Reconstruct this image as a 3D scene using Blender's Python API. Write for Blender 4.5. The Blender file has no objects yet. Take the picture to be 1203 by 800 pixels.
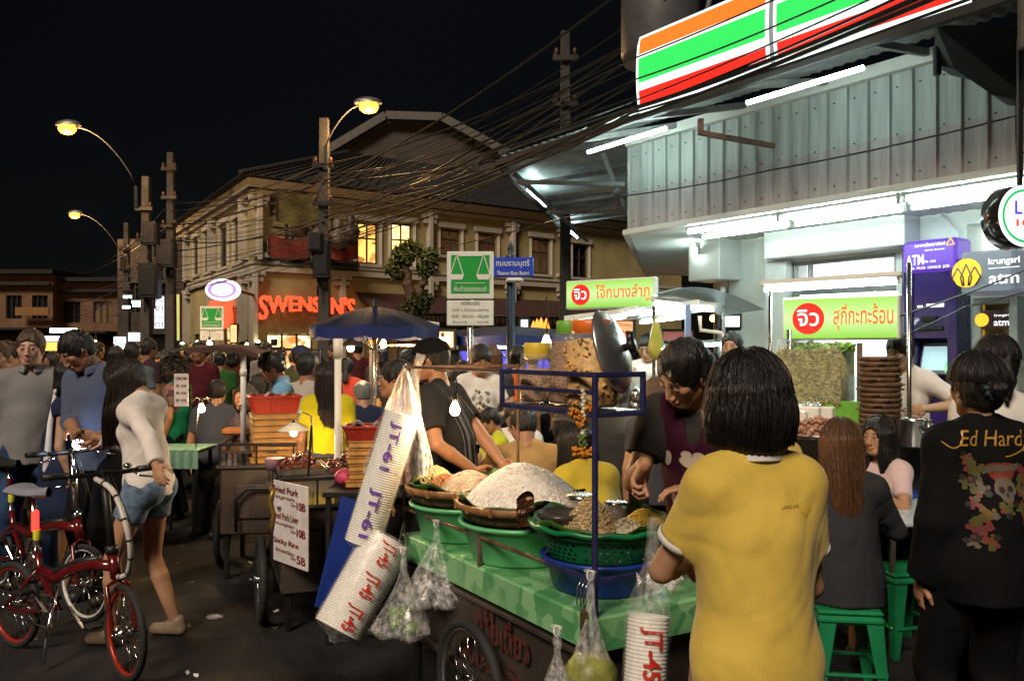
import bpy, math, random
import numpy as np
from mathutils import Vector, Matrix, Euler, noise as mnoise
S = bpy.context.scene
COL = S.collection
PI = math.pi
R = math.radians
rnd = random.Random(7)
F, H, HY, CX = 1000.0, 1.65, 411.0, 601.5     # focal length in photo pixels, eye height, horizon row, middle column
def P(px, py, Y):
 """the point seen at a photo pixel, at depth Y"""
 return Vector(((px - CX) / F * Y, Y, H - (py - HY) / F * Y))
# ------------------------------------------------------------------ materials
MATS = {}
def srgb(r, g, b):
 f = lambda c: (c / 255 / 12.92) if c / 255 <= .04045 else ((c / 255 + .055) / 1.055) ** 2.4
 return (f(r), f(g), f(b))
def mat(name, col=(.5, .5, .5), rough=.6, metal=0., var=.15, scale=6., bump=.0, bscale=40., emit=0., ecol=None,
  trans=0., alpha=1., spec=.5, coat=0., stretch=None, col2=None, ior=1.45, sheen=0., kind=None, attr=None, sub=0., wrinkle=0.):
 if name in MATS:
  return MATS[name]
 m = bpy.data.materials.new(name)
 m.use_nodes = True
 nt = m.node_tree
 N, L = nt.nodes, nt.links
 b = N['Principled BSDF']
 b.inputs['Roughness'].default_value = rough
 b.inputs['Metallic'].default_value = metal
 b.inputs['IOR'].default_value = ior
 b.inputs['Specular IOR Level'].default_value = spec
 b.inputs['Alpha'].default_value = alpha
 b.inputs['Transmission Weight'].default_value = trans
 b.inputs['Coat Weight'].default_value = coat
 b.inputs['Sheen Weight'].default_value = sheen
 if sub:
  b.inputs['Subsurface Weight'].default_value = sub
  b.inputs['Subsurface Radius'].default_value = (.02, .008, .004)
  b.inputs['Subsurface Scale'].default_value = .4
 tc = N.new('ShaderNodeTexCoord')
 mp = N.new('ShaderNodeMapping')
 L.new(tc.outputs['Object'], mp.inputs[0])
 if stretch:
  mp.inputs['Scale'].default_value = stretch
 vec = mp.outputs[0]
 if emit:
  b.inputs['Emission Color'].default_value = (*(ecol or col), 1)
  b.inputs['Emission Strength'].default_value = emit
 c2 = col2 or tuple(max(0., c * (1 - 2 * var)) for c in col)
 if kind == 'voronoi':
  t = N.new('ShaderNodeTexVoronoi')
  t.inputs['Scale'].default_value = scale
  fac = t.outputs['Color']
  sep = N.new('ShaderNodeSeparateColor'); L.new(fac, sep.inputs[0]); fac = sep.outputs[0]
 elif kind == 'wave':
  t = N.new('ShaderNodeTexWave')
  t.inputs['Scale'].default_value = scale
  t.inputs['Distortion'].default_value = 1.5
  fac = t.outputs['Fac']
 elif kind == 'brick':
  t = N.new('ShaderNodeTexBrick'); t.inputs['Scale'].default_value = scale
  fac = t.outputs['Fac']
 else:
  t = N.new('ShaderNodeTexNoise')
  t.inputs['Scale'].default_value = scale
  t.inputs['Detail'].default_value = 6
  t.inputs['Roughness'].default_value = .65
  fac = t.outputs['Fac']
 L.new(vec, t.inputs['Vector'])
 rmp = N.new('ShaderNodeValToRGB')
 if kind:
  rmp.color_ramp.elements[0].position = .1; rmp.color_ramp.elements[1].position = .9
 else:
  rmp.color_ramp.elements[0].position = .35; rmp.color_ramp.elements[1].position = .65
 rmp.color_ramp.elements[0].color = (*c2, 1)
 rmp.color_ramp.elements[1].color = (*col, 1)
 L.new(fac, rmp.inputs[0])
 out = rmp.outputs[0]
 if attr:
  at = N.new('ShaderNodeAttribute'); at.attribute_name = attr
  mx = N.new('ShaderNodeMix'); mx.data_type = 'RGBA'; mx.blend_type = 'MULTIPLY'
  mx.inputs[0].default_value = 1.
  L.new(at.outputs['Color'], mx.inputs[6]); L.new(out, mx.inputs[7])
  out = mx.outputs[2]
 L.new(out, b.inputs['Base Color'])
 if emit and not ecol:
  L.new(out, b.inputs['Emission Color'])
 if rough > .05 and not emit:
  mr = N.new('ShaderNodeMapRange')
  mr.inputs['To Min'].default_value = max(.03, rough - .12)
  mr.inputs['To Max'].default_value = min(1, rough + .12)
  n2 = N.new('ShaderNodeTexNoise'); n2.inputs['Scale'].default_value = scale * 2.3
  n2.inputs['Detail'].default_value = 4
  L.new(vec, n2.inputs['Vector']); L.new(n2.outputs['Fac'], mr.inputs['Value'])
  L.new(mr.outputs[0], b.inputs['Roughness'])
 if bump:
  n3 = N.new('ShaderNodeTexNoise'); n3.inputs['Scale'].default_value = bscale
  n3.inputs['Detail'].default_value = 5
  L.new(vec, n3.inputs['Vector'])
  bp = N.new('ShaderNodeBump'); bp.inputs['Strength'].default_value = bump
  bp.inputs['Distance'].default_value = .02
  L.new(n3.outputs['Fac'], bp.inputs['Height']); L.new(bp.outputs[0], b.inputs['Normal'])
  if wrinkle:
   n4 = N.new('ShaderNodeTexNoise'); n4.noise_type = 'RIDGED_MULTIFRACTAL'; n4.inputs['Scale'].default_value = 4.5; n4.inputs['Detail'].default_value = 3
   n4.inputs['Distortion'].default_value = .8; L.new(tc.outputs['Object'], n4.inputs['Vector'])
   b4 = N.new('ShaderNodeBump'); b4.inputs['Strength'].default_value = wrinkle; b4.inputs['Distance'].default_value = .02
   L.new(n4.outputs['Fac'], b4.inputs['Height']); L.new(b4.outputs[0], bp.inputs['Normal'])
 MATS[name] = m
 return m
def glow(name, col, strength):
 """a surface that gives off light"""
 if name in MATS:
  return MATS[name]
 m = bpy.data.materials.new(name); m.use_nodes = True
 b = m.node_tree.nodes['Principled BSDF']
 b.inputs['Base Color'].default_value = (*[min(1, c * .6) for c in col], 1)
 b.inputs['Emission Color'].default_value = (*col, 1)
 b.inputs['Emission Strength'].default_value = strength
 b.inputs['Roughness'].default_value = .4
 MATS[name] = m
 return m
# ------------------------------------------------------------------ objects
def root(name, label, cat, loc=(0, 0, 0), rz=0., group=None, kind=None):
 o = bpy.data.objects.new(name, None)
 o.empty_display_size = .1
 COL.objects.link(o)
 o.location = loc
 o.rotation_euler = (0, 0, rz)
 tag(o, label, cat, group, kind)
 return o
def tag(o, label=None, cat=None, group=None, kind=None):
 if label: o['label'] = label
 if cat: o['category'] = cat
 if group: o['group'] = group
 if kind: o['kind'] = kind
 return o
def copy_tree(o, parent=None):
 c = o.copy()
 COL.objects.link(c)
 c.parent = parent
 for ch in list(o.children):
  copy_tree(ch, c)
 return c
def frame(a, b):
 """rotation whose z runs from a to b"""
 d = (Vector(b) - Vector(a)).normalized()
 return d.to_track_quat('Z', 'Y').to_matrix()
class MB:
 """collects shapes; build() links them as ONE mesh object"""
 def __init__(s):
  s.v, s.f, s.m, s.sm = [], [], [], []
  s.mi = 0
  s.smooth = False
  s.X = None
 def add(s, vs, fs, smooth=None, X=None):
  k = len(s.v)
  X = X if X is not None else s.X
  if X is not None:
   vs = [X @ Vector(v) for v in vs]
  s.v.extend([tuple(v) for v in vs])
  s.f.extend([tuple(i + k for i in f) for f in fs])
  s.m.extend([s.mi] * len(fs))
  s.sm.extend([s.smooth if smooth is None else smooth] * len(fs))
  return s
 def box(s, c, d, rz=0., bev=0., M=None):
  """box of full size d centred on c"""
  x, y, z = [q / 2 for q in d]
  b = min(bev, x * .9, y * .9, z * .9)
  if b <= 0:
   vs = [(-x, -y, -z), (x, -y, -z), (x, y, -z), (-x, y, -z), (-x, -y, z), (x, -y, z), (x, y, z), (-x, y, z)]
   fs = [(3, 2, 1, 0), (4, 5, 6, 7), (0, 1, 5, 4), (1, 2, 6, 5), (2, 3, 7, 6), (3, 0, 4, 7)]
  else:
   def ring(xx, yy, bb, zz):
    return [(-xx + bb, -yy, zz), (xx - bb, -yy, zz), (xx, -yy + bb, zz), (xx, yy - bb, zz),
      (xx - bb, yy, zz), (-xx + bb, yy, zz), (-xx, yy - bb, zz), (-xx, -yy + bb, zz)]
   rs = [ring(x - b, y - b, b * .4, -z), ring(x, y, b, -z + b), ring(x, y, b, z - b), ring(x - b, y - b, b * .4, z)]
   vs = sum(rs, [])
   fs = [tuple(range(7, -1, -1)), tuple(range(24, 32))]
   for r_ in range(3):
    for i in range(8):
     j = (i + 1) % 8
     fs.append((r_ * 8 + i, r_ * 8 + j, r_ * 8 + 8 + j, r_ * 8 + 8 + i))
  T = Matrix.Translation(c) @ (M.to_4x4() if M else Matrix.Rotation(rz, 4, 'Z'))
  vs = [T @ Vector(v) for v in vs]
  return s.add(vs, fs)
 def bar(s, a, b, w=.03, h=None, bev=.003, up=(0, 0, 1)):
  """rectangular bar from a to b"""
  a, b = Vector(a), Vector(b)
  d = b - a
  z = d.normalized()
  u = Vector(up)
  if abs(z.dot(u)) > .98:
   u = Vector((0, 1, 0))
  x = u.cross(z).normalized()
  y = z.cross(x)
  M = Matrix((x, y, z)).transposed()
  return s.box((a + b) / 2, (w, h or w, d.length), bev=bev, M=M)
 def cyl(s, a, b, r, r2=None, n=12, cap=True, smooth=True):
  a, b = Vector(a), Vector(b)
  r2 = r if r2 is None else r2
  M = frame(a, b)
  vs, fs = [], []
  for p, q in ((a, r), (b, r2)):
   for i in range(n):
    t = 2 * PI * i / n
    vs.append(p + M @ Vector((q * math.cos(t), q * math.sin(t), 0)))
  for i in range(n):
   j = (i + 1) % n
   fs.append((i, j, n + j, n + i))
  s.add(vs, fs, smooth)
  if cap:
   k = len(s.v) - 2 * n
   s.f.extend([tuple(k + i for i in range(n - 1, -1, -1)), tuple(k + n + i for i in range(n))])
   s.m.extend([s.mi] * 2); s.sm.extend([False] * 2)
  return s
 def tube(s, pts, r, n=8, closed=False, rs=None, cap=True):
  pts = [Vector(p) for p in pts]
  m = len(pts)
  vs, fs = [], []
  prev = None
  for i, p in enumerate(pts):
   if closed:
    t = pts[(i + 1) % m] - pts[i - 1]
   else:
    t = pts[min(i + 1, m - 1)] - pts[max(i - 1, 0)]
   t = t.normalized() if t.length > 1e-9 else Vector((0, 0, 1))
   if prev is None:
    u = Vector((0, 0, 1)) if abs(t.z) < .9 else Vector((1, 0, 0))
    x = u.cross(t).normalized()
   else:
    x = (prev - t * prev.dot(t))
    x = x.normalized() if x.length > 1e-6 else Vector((1, 0, 0))
   prev = x
   y = t.cross(x)
   rr = rs[i] if rs else r
   for k in range(n):
    a = 2 * PI * k / n
    vs.append(p + x * rr * math.cos(a) + y * rr * math.sin(a))
  for i in range(m if closed else m - 1):
   for k in range(n):
    j = (i + 1) % m
    l = (k + 1) % n
    fs.append((i * n + k, i * n + l, j * n + l, j * n + k))
  if cap and not closed:
   fs.append(tuple(range(n - 1, -1, -1)))
   fs.append(tuple((m - 1) * n + k for k in range(n)))
  return s.add(vs, fs, True)
 def lathe(s, prof, c=(0, 0, 0), n=32, M=None, wob=None, smooth=True):
  """profile of (radius, z) turned about z"""
  T = Matrix.Translation(c) @ (M.to_4x4() if M else Matrix.Identity(4))
  vs, fs = [], []
  m = len(prof)
  for (r, z) in prof:
   for i in range(n):
    t = 2 * PI * i / n
    rr, zz = r, z
    if wob:
     rr, zz = wob(r, z, t)
    vs.append(T @ Vector((rr * math.cos(t), rr * math.sin(t), zz)))
  for a in range(m - 1):
   for i in range(n):
    j = (i + 1) % n
    fs.append((a * n + i, a * n + j, (a + 1) * n + j, (a + 1) * n + i))
  return s.add(vs, fs, smooth)
 def sphere(s, c, r, n=16, m=10, sc=(1, 1, 1), M=None, z0=-1., z1=1.):
  pr = []
  a0, a1 = math.asin(z0), math.asin(z1)
  for i in range(m + 1):
   a = a0 + (a1 - a0) * i / m
   pr.append((max(1e-5, r * math.cos(a)), r * math.sin(a)))
  D = Matrix.Diagonal(sc).to_3x3()
  return s.lathe(pr, c, n, M=(M @ D) if M else D)
 def prism(s, poly, a, b, smooth=False):
  """polygon of world points, swept by the vector b-a"""
  d = Vector(b) - Vector(a)
  n = len(poly)
  vs = [Vector(p) for p in poly] + [Vector(p) + d for p in poly]
  fs = [tuple(range(n - 1, -1, -1)), tuple(range(n, 2 * n))]
  for i in range(n):
   j = (i + 1) % n
   fs.append((i, j, n + j, n + i))
  return s.add(vs, fs, smooth)
 def quad(s, a, b, c, d):
  return s.add([a, b, c, d], [(0, 1, 2, 3)])
 def grid(s, fn, nu, nv, smooth=True):
  vs = [fn(i / nu, j / nv) for i in range(nu + 1) for j in range(nv + 1)]
  fs = [(i * (nv + 1) + j, (i + 1) * (nv + 1) + j, (i + 1) * (nv + 1) + j + 1, i * (nv + 1) + j + 1)
     for i in range(nu) for j in range(nv)]
  return s.add(vs, fs, smooth)
 def build(s, name, mats, parent=None, w=False, loc=None):
  """w: the shapes were given in world coordinates although there is a parent"""
  me = bpy.data.meshes.new(name)
  vs = s.v
  if w and parent is not None:
   I = (Matrix.Translation(parent.location) @ parent.rotation_euler.to_matrix().to_4x4())
   q = parent.parent
   while q is not None:
    I = Matrix.Translation(q.location) @ q.rotation_euler.to_matrix().to_4x4() @ I
    q = q.parent
   I = I.inverted()
   vs = [I @ Vector(v) for v in vs]
  if w and parent is None and loc is None and vs:
   a = np.array(vs); lo, hi = a.min(0), a.max(0)
   c = (lo + hi) / 2; c[2] = lo[2]
   vs = a - c; loc = tuple(c); vs = [tuple(x) for x in vs]
  me.from_pydata([tuple(v) for v in vs], [], s.f)
  if not isinstance(mats, (list, tuple)):
   mats = [mats]
  for m in mats:
   me.materials.append(m)
  me.polygons.foreach_set('material_index', s.m)
  me.polygons.foreach_set('use_smooth', s.sm)
  me.update()
  o = bpy.data.objects.new(name, me)
  COL.objects.link(o)
  if parent is not None:
   o.parent = parent
  if loc is not None:
   o.location = loc
  return o
def text_data(body, size, bold=.0, align='CENTER', valign='CENTER', ext=0., shear=0., spacing=1., res=3):
 cu = bpy.data.curves.new('lettering', 'FONT')
 cu.body = body
 cu.size = size
 cu.offset = bold * size
 cu.extrude = ext
 cu.align_x = align
 cu.align_y = valign
 cu.shear = shear
 cu.space_character = spacing
 cu.resolution_u = res
 o = bpy.data.objects.new('lettering_tmp', cu)
 COL.objects.link(o)
 bpy.context.view_layer.update()
 me = bpy.data.meshes.new_from_object(o.evaluated_get(bpy.context.evaluated_depsgraph_get()))
 vs = [v.co.copy() for v in me.vertices]
 fs = [tuple(p.vertices) for p in me.polygons]
 bpy.data.objects.remove(o); bpy.data.curves.remove(cu); bpy.data.meshes.remove(me)
 return vs, fs
def basis(x, up=(0, 0, 1)):
 """matrix with columns x, up', normal"""
 x = Vector(x).normalized()
 n = x.cross(Vector(up)).normalized()
 y = n.cross(x)
 return Matrix((x, y, n)).transposed()
def text(mb, body, size, c, xdir=(1, 0, 0), up=(0, 0, 1), bold=0., w=None, h=None, out=.004, fn=None, **k):
 """lettering laid on a plane; w, h: fit to that width and height"""
 vs, fs = text_data(body, size, bold, **k)
 if not vs:
  return
 xs = [v.x for v in vs]; ys = [v.y for v in vs]
 cx, cy = (min(xs) + max(xs)) / 2, (min(ys) + max(ys)) / 2
 sx = w / (max(xs) - min(xs)) if w else 1.
 sy = h / (max(ys) - min(ys)) if h else (sx if w else 1.)
 if w is None and h: sx = sy
 M = basis(xdir, up)
 o = []
 for v in vs:
  q = Vector(((v.x - cx) * sx, (v.y - cy) * sy, v.z + out))
  if fn:
   q = fn(q)
   o.append(q)
  else:
   o.append(Vector(c) + M @ q)
 mb.add(o, fs, False)
# ------------------------------------------------------------------ signed-distance modelling (people, hair, clothes, food)
class Field:
 def __init__(s, lo, hi, h):
  s.h = h
  s.lo = np.array(lo, float)
  s.n = np.maximum(4, np.ceil((np.array(hi) - s.lo) / h).astype(int) + 1)
  s.g = np.full(s.n, .08, np.float32)
 def sub(s, lo, hi):
  a = np.clip(np.floor((np.array(lo) - s.lo) / s.h).astype(int), 0, s.n)
  b = np.clip(np.ceil((np.array(hi) - s.lo) / s.h).astype(int) + 1, 0, s.n)
  if (b <= a).any():
   return None
  ax = [s.lo[i] + s.h * np.arange(a[i], b[i], dtype=np.float32) for i in range(3)]
  return tuple(slice(a[i], b[i]) for i in range(3)), ax[0][:, None, None], ax[1][None, :, None], ax[2][None, None, :]
 def smin(s, sl, d, k):
  g = s.g[sl]
  hh = np.clip(.5 + .5 * (g - d) / k, 0, 1)
  s.g[sl] = g * (1 - hh) + d * hh - k * hh * (1 - hh)
 def smax(s, sl, d, k):
  g = s.g[sl]
  hh = np.clip(.5 - .5 * (g - d) / k, 0, 1)
  s.g[sl] = g * (1 - hh) + d * hh + k * hh * (1 - hh)
 def cone(s, a, b, r1, r2, k=.02, inf=0., flat=None):
  a, b = np.array(a, float), np.array(b, float)
  r1, r2 = r1 + inf, r2 + inf
  m = max(r1, r2) + .06
  q = s.sub(np.minimum(a, b) - m, np.maximum(a, b) + m)
  if q is None: return
  sl, x, y, z = q
  ab = b - a
  L2 = max(1e-9, float(ab @ ab))
  px, py, pz = x - a[0], y - a[1], z - a[2]
  t = np.clip((px * ab[0] + py * ab[1] + pz * ab[2]) / L2, 0, 1)
  d = np.sqrt((px - t * ab[0]) ** 2 + (py - t * ab[1]) ** 2 + (pz - t * ab[2]) ** 2) - (r1 + (r2 - r1) * t)
  s.smin(sl, d.astype(np.float32), k)
 def ell(s, c, rad, M=None, k=.02, inf=0., cut=False):
  c = np.array(c, float)
  rad = np.array(rad, float) + inf
  m = float(max(rad)) + .06
  q = s.sub(c - m, c + m)
  if q is None: return
  sl, x, y, z = q
  px, py, pz = x - c[0], y - c[1], z - c[2]
  if M is not None:
   M = np.array(M)
   X = px * M[0][0] + py * M[1][0] + pz * M[2][0]
   Y = px * M[0][1] + py * M[1][1] + pz * M[2][1]
   Z = px * M[0][2] + py * M[1][2] + pz * M[2][2]
  else:
   X, Y, Z = px, py, pz
  k0 = np.sqrt((X / rad[0]) ** 2 + (Y / rad[1]) ** 2 + (Z / rad[2]) ** 2)
  k1 = np.sqrt((X / rad[0] ** 2) ** 2 + (Y / rad[1] ** 2) ** 2 + (Z / rad[2] ** 2) ** 2)
  d = (k0 * (k0 - 1) / np.maximum(k1, 1e-6)).astype(np.float32)
  if cut:
   s.smax(sl, -d, k)
  else:
   s.smin(sl, d, k)
 def plane(s, p, n, k=.006):
  """keep the side that n points away from"""
  n = np.array(n, float); n /= np.linalg.norm(n)
  q = s.sub(s.lo, s.lo + s.n * s.h)
  sl, x, y, z = q
  d = ((x - p[0]) * n[0] + (y - p[1]) * n[1] + (z - p[2]) * n[2]).astype(np.float32)
  s.smax(sl, d, k)
 def add(s, fn):
  q = s.sub(s.lo, s.lo + s.n * s.h)
  sl, x, y, z = q
  s.g[sl] = s.g[sl] + fn(x, y, z).astype(np.float32)
 def mesh(s):
  g = s.g
  g[0] = g[-1] = .05; g[:, 0] = g[:, -1] = .05; g[:, :, 0] = g[:, :, -1] = .05
  g[g == 0] = 1e-6
  ins = g < 0
  nx, ny, nz = g.shape
  c = np.zeros((nx - 1, ny - 1, nz - 1), np.int8)
  for dx in (0, 1):
   for dy in (0, 1):
    for dz in (0, 1):
     c += ins[dx:nx - 1 + dx, dy:ny - 1 + dy, dz:nz - 1 + dz]
  act = np.argwhere((c > 0) & (c < 8))
  if len(act) == 0:
   return np.zeros((0, 3)), []
  idx = -np.ones(c.shape, np.int64)
  idx[act[:, 0], act[:, 1], act[:, 2]] = np.arange(len(act))
  acc = np.zeros((len(act), 3)); cnt = np.zeros(len(act))
  cor = [(dx, dy, dz) for dx in (0, 1) for dy in (0, 1) for dz in (0, 1)]
  val = {q: g[act[:, 0] + q[0], act[:, 1] + q[1], act[:, 2] + q[2]].astype(float) for q in cor}
  for q in cor:
   for ax in range(3):
    if q[ax] == 0:
     r_ = list(q); r_[ax] = 1; r_ = tuple(r_)
     a, b = val[q], val[r_]
     m = (a < 0) != (b < 0)
     t = np.where(m, a / np.where(m, a - b, 1), 0)
     pt = np.tile(np.array(q, float), (len(act), 1))
     pt[:, ax] += t
     acc[m] += pt[m]; cnt[m] += 1
  V = s.lo + s.h * (act + acc / cnt[:, None])
  faces = []
  for ax in range(3):
   a = [slice(None)] * 3; b = [slice(None)] * 3
   a[ax] = slice(0, -1); b[ax] = slice(1, None)
   e = ins[tuple(a)] != ins[tuple(b)]
   e = np.argwhere(e)
   o1, o2 = [i for i in range(3) if i != ax]
   ok = (e[:, o1] > 0) & (e[:, o2] > 0) & (e[:, o1] < g.shape[o1] - 1) & (e[:, o2] < g.shape[o2] - 1)
   e = e[ok]
   if len(e) == 0: continue
   u = np.zeros(3, int); u[o1] = 1
   v = np.zeros(3, int); v[o2] = 1
   def I(q): return idx[q[:, 0], q[:, 1], q[:, 2]]
   qd = np.stack([I(e - u - v), I(e - v), I(e), I(e - u)], 1)
   fl = ins[e[:, 0], e[:, 1], e[:, 2]]
   if ax == 1: fl = ~fl
   qd[~fl] = qd[~fl][:, ::-1]
   faces.append(qd)
  return V, np.concatenate(faces)
def np_mesh(name, V, Fc, m, parent=None, loc=None, color=None, smooth=True, rev=False):
 me = bpy.data.meshes.new(name)
 V = np.asarray(V, np.float32); Fc = np.asarray(Fc, np.int32)
 me.vertices.add(len(V)); me.vertices.foreach_set('co', V.ravel())
 me.loops.add(Fc.size); me.loops.foreach_set('vertex_index', Fc.ravel())
 me.polygons.add(len(Fc))
 me.polygons.foreach_set('loop_start', np.arange(0, Fc.size, Fc.shape[1], dtype=np.int32))
 me.polygons.foreach_set('use_smooth', np.full(len(Fc), smooth))
 me.update(calc_edges=True)
 me.validate()
 if color is not None:
  ca = me.color_attributes.new('tint', 'FLOAT_COLOR', 'POINT')
  c4 = np.ones((len(V), 4), np.float32); c4[:, :3] = color
  ca.data.foreach_set('color', c4.ravel())
 for q in (m if isinstance(m, (list, tuple)) else [m]):
  me.materials.append(q)
 o = bpy.data.objects.new(name, me)
 COL.objects.link(o)
 if parent is not None: o.parent = parent
 if loc is not None: o.location = loc
 return o
# ------------------------------------------------------------------ people
def rx(a): return np.array([[1, 0, 0], [0, math.cos(a), -math.sin(a)], [0, math.sin(a), math.cos(a)]])
def ry(a): return np.array([[math.cos(a), 0, math.sin(a)], [0, 1, 0], [-math.sin(a), 0, math.cos(a)]])
def rz_(a): return np.array([[math.cos(a), -math.sin(a), 0], [math.sin(a), math.cos(a), 0], [0, 0, 1]])
def nrm(v):
 v = np.array(v, float); return v / max(1e-9, np.linalg.norm(v))
def ik(a, t, l1, l2, hint):
 """a: root, t: target -> middle joint, end joint"""
 a, t = np.array(a, float), np.array(t, float)
 d = t - a
 L = np.linalg.norm(d)
 if L > (l1 + l2) * .995:
  t = a + d / L * (l1 + l2) * .995; d = t - a; L = np.linalg.norm(d)
 if L < abs(l1 - l2) * 1.05 + .02:
  L = abs(l1 - l2) * 1.05 + .02; d = nrm(d) * L; t = a + d
 u = d / L
 x = (l1 * l1 - l2 * l2 + L * L) / (2 * L)
 y = math.sqrt(max(0, l1 * l1 - x * x))
 hn = np.array(hint, float); hn = hn - u * (hn @ u); hn = nrm(hn)
 return a + u * x + hn * y, t
SKIN = mat('skin', (1, 1, 1), rough=.48, var=.06, scale=9, bump=.05, bscale=120, attr='tint', spec=.4, sub=.12)
def hair_mat(name, c, rough=.36):
 return mat(name, c, rough=rough, var=.3, scale=7, stretch=(26, 26, 2.2), bump=.55, bscale=6, spec=.5)
HAIR_K = hair_mat('black_hair', (.012, .010, .010))
HAIR_D = hair_mat('dark_brown_hair', (.022, .013, .009))
HAIR_B = hair_mat('light_brown_hair', (.13, .055, .022))
HAIR_G = hair_mat('chestnut_hair', (.075, .04, .02))
def folds(A, f=26., seed=0, vert=.35):
 r_ = random.Random(seed)
 D = [(r_.uniform(-1, 1), r_.uniform(-1, 1), r_.uniform(-1, 1) * vert + .2, r_.uniform(0, 6)) for _ in range(5)]
 def fn(x, y, z):
  wx = .03 * np.sin(z * 11 + seed) + .02 * np.sin(z * 23 + y * 9)
  wy = .03 * np.sin(x * 9 + z * 7 + 1.3 * seed)
  o = 0
  for i, (a, b, c, p) in enumerate(D):
   q = np.sin(f * (1 + .35 * i) * (a * (x + wx) + b * (y + wy) + c * z) + p)
   o = o + (1 - np.abs(q)) ** 2 * (.8 - .1 * i) - .25
  return A * o * .6
 return fn
def person(label, at, face, h=1.68, sex='m', skin=(.33, .19, .12), lean=0., side=0., twist=0., head=(0, 0, 0), seat=None,
     RH=None, LH=None, RE=None, LE=None, hair='short', hairm=None, hairlen=.35, top=None, bot=None, shoes=(.02, .02, .02),
     feet=None, wide=1., vx=.012, hv=.006, fine=False, eyes='open', RG=None, LG=None, group=None, extra=None, kneeout=0.,
     strand=0, cat='person', stance=0., drift=(0, 0, 0), hang=None):
 """at: (X, Y) on the ground. face: heading in degrees, 0 = away from the camera, 90 = towards the left of the photo"""
 k = h / 1.70
 fem = sex == 'f'
 hairm = hairm or HAIR_K
 hipz = .93 * k if seat is None else seat + .10 * k
 pel = np.array([0, 0, hipz])
 T = rz_(R(twist)) @ ry(R(side)) @ rx(-R(lean))
 def tp(x, y, z):               # torso point, z measured on the upright figure
  return pel + T @ (np.array([x * wide if abs(x) > .001 else 0, y, z - .93]) * k)
 nb = tp(0, -.005, 1.46)
 hm = T @ rz_(R(head[0])) @ rx(-R(head[1])) @ ry(R(head[2]))
 if len(head) > 3 and head[3]:   # head given in the person's own frame, not the torso's
  hm = rz_(R(head[0])) @ rx(-R(head[1])) @ ry(R(head[2]))
 nt = nb + (T @ np.array([0, .012, .05]) * .6 + hm @ np.array([0, .008, .05]) * .4) * k
 hc = nt + hm @ np.array([0, .022, .082]) * k
 HP = lambda x, y, z: hc + hm @ (np.array([x, y, z]) * k)
 sw = (.146 if fem else .168)
 shR, shL = tp(sw, -.005, 1.375), tp(-sw, -.005, 1.375)
 ua, fa = .285 * k, .25 * k
 down = np.array([0, 0, -1.])
 def arm(sh, tgt, hint, s):
  if tgt is None:
   tgt = sh + np.array([s * .06, .05, -.515]) * k
   hint = hint if hint is not None else (s * .5, -1, 0)
  e, w_ = ik(sh, tgt, ua, fa, hint if hint is not None else (s * .7, -.5, -.6))
  return e, w_
 eR, wR = arm(shR, RH, RE, 1)
 eL, wL = arm(shL, LH, LE, -1)
 hpR, hpL = pel + rz_(R(twist) * .5) @ np.array([.088 * k, 0, -.02 * k]), pel + rz_(R(twist) * .5) @ np.array([-.088 * k, 0, -.02 * k])
 if feet is None:
  if seat is None:
   feet = [(.10 + stance, 0, 0), (-.10 - stance, .03, 0)]
  else:
   feet = [(.12 + kneeout, .42, 0), (-.12 - kneeout, .40, 0)]
 leg = []
 for hp, ft, s in ((hpR, feet[0], 1), (hpL, feet[1], -1)):
  an = np.array([ft[0] * k, ft[1] * k, (ft[2] if len(ft) > 2 else 0) + .085 * k])
  kn, an = ik(hp, an, .43 * k, .425 * k, (s * .15 + s * kneeout, 1, .15))
  leg.append((hp, kn, an, s))
 # ---------------- body field
 pts = [pel, nb, hc, eR, wR, eL, wL, shR, shL] + [q for l in leg for q in l[:3]]
 lo = np.min(pts, 0) - .24 * k; hi = np.max(pts, 0) + .24 * k
 lo[2] = -.02
 def torso(f, inf=0., kk=.035, drop=None):
  W = wide
  f.ell(tp(0, 0, .955), np.array([(.168 if fem else .158) * W, .112 * W, .105]) * k, T, kk, inf)
  f.ell(tp(0, .002, 1.09), np.array([(.122 if fem else .14) * W, .095 * W, .14]) * k, T, kk, inf)
  f.ell(tp(0, .0, 1.27), np.array([(.142 if fem else .165) * W, (.098 if fem else .108) * W, .165]) * k, T, kk, inf)
  f.cone(tp(-sw * .80, -.01, 1.37), tp(sw * .80, -.01, 1.37), .054 * k, .054 * k, kk, inf)
  for s in (1, -1):
   f.cone(tp(s * .03, -.012, 1.445), tp(s * sw * .82, -.008, 1.385), .040 * k, .046 * k, .03, inf)
   if fem: f.ell(tp(s * .062, .072, 1.25), np.array([.054, .040, .056]) * k, T, .04, inf)
   f.ell(pel + T @ (np.array([s * .075, -.03, -.02]) * k), np.array([.086, .078, .095]) * k, None, kk, inf)
 def arms(f, inf=0., to=2., which='RL', cutn=True):
  for s, sh, e, w_ in ((1, shR, eR, wR), (-1, shL, eL, wL)):
   if ('R' if s > 0 else 'L') not in which: continue
   q = .052 if not fem else .043
   f.cone(sh, e, q * k * wide ** .5, (.040 if not fem else .034) * k, .03, inf)
   f.cone(e, e * .65 + w_ * .35, (.040 if not fem else .034) * k, (.041 if not fem else .034) * k, .01, inf)
   f.cone(e * .65 + w_ * .35, w_, (.041 if not fem else .034) * k, (.027 if not fem else .023) * k, .01, inf)
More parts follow.
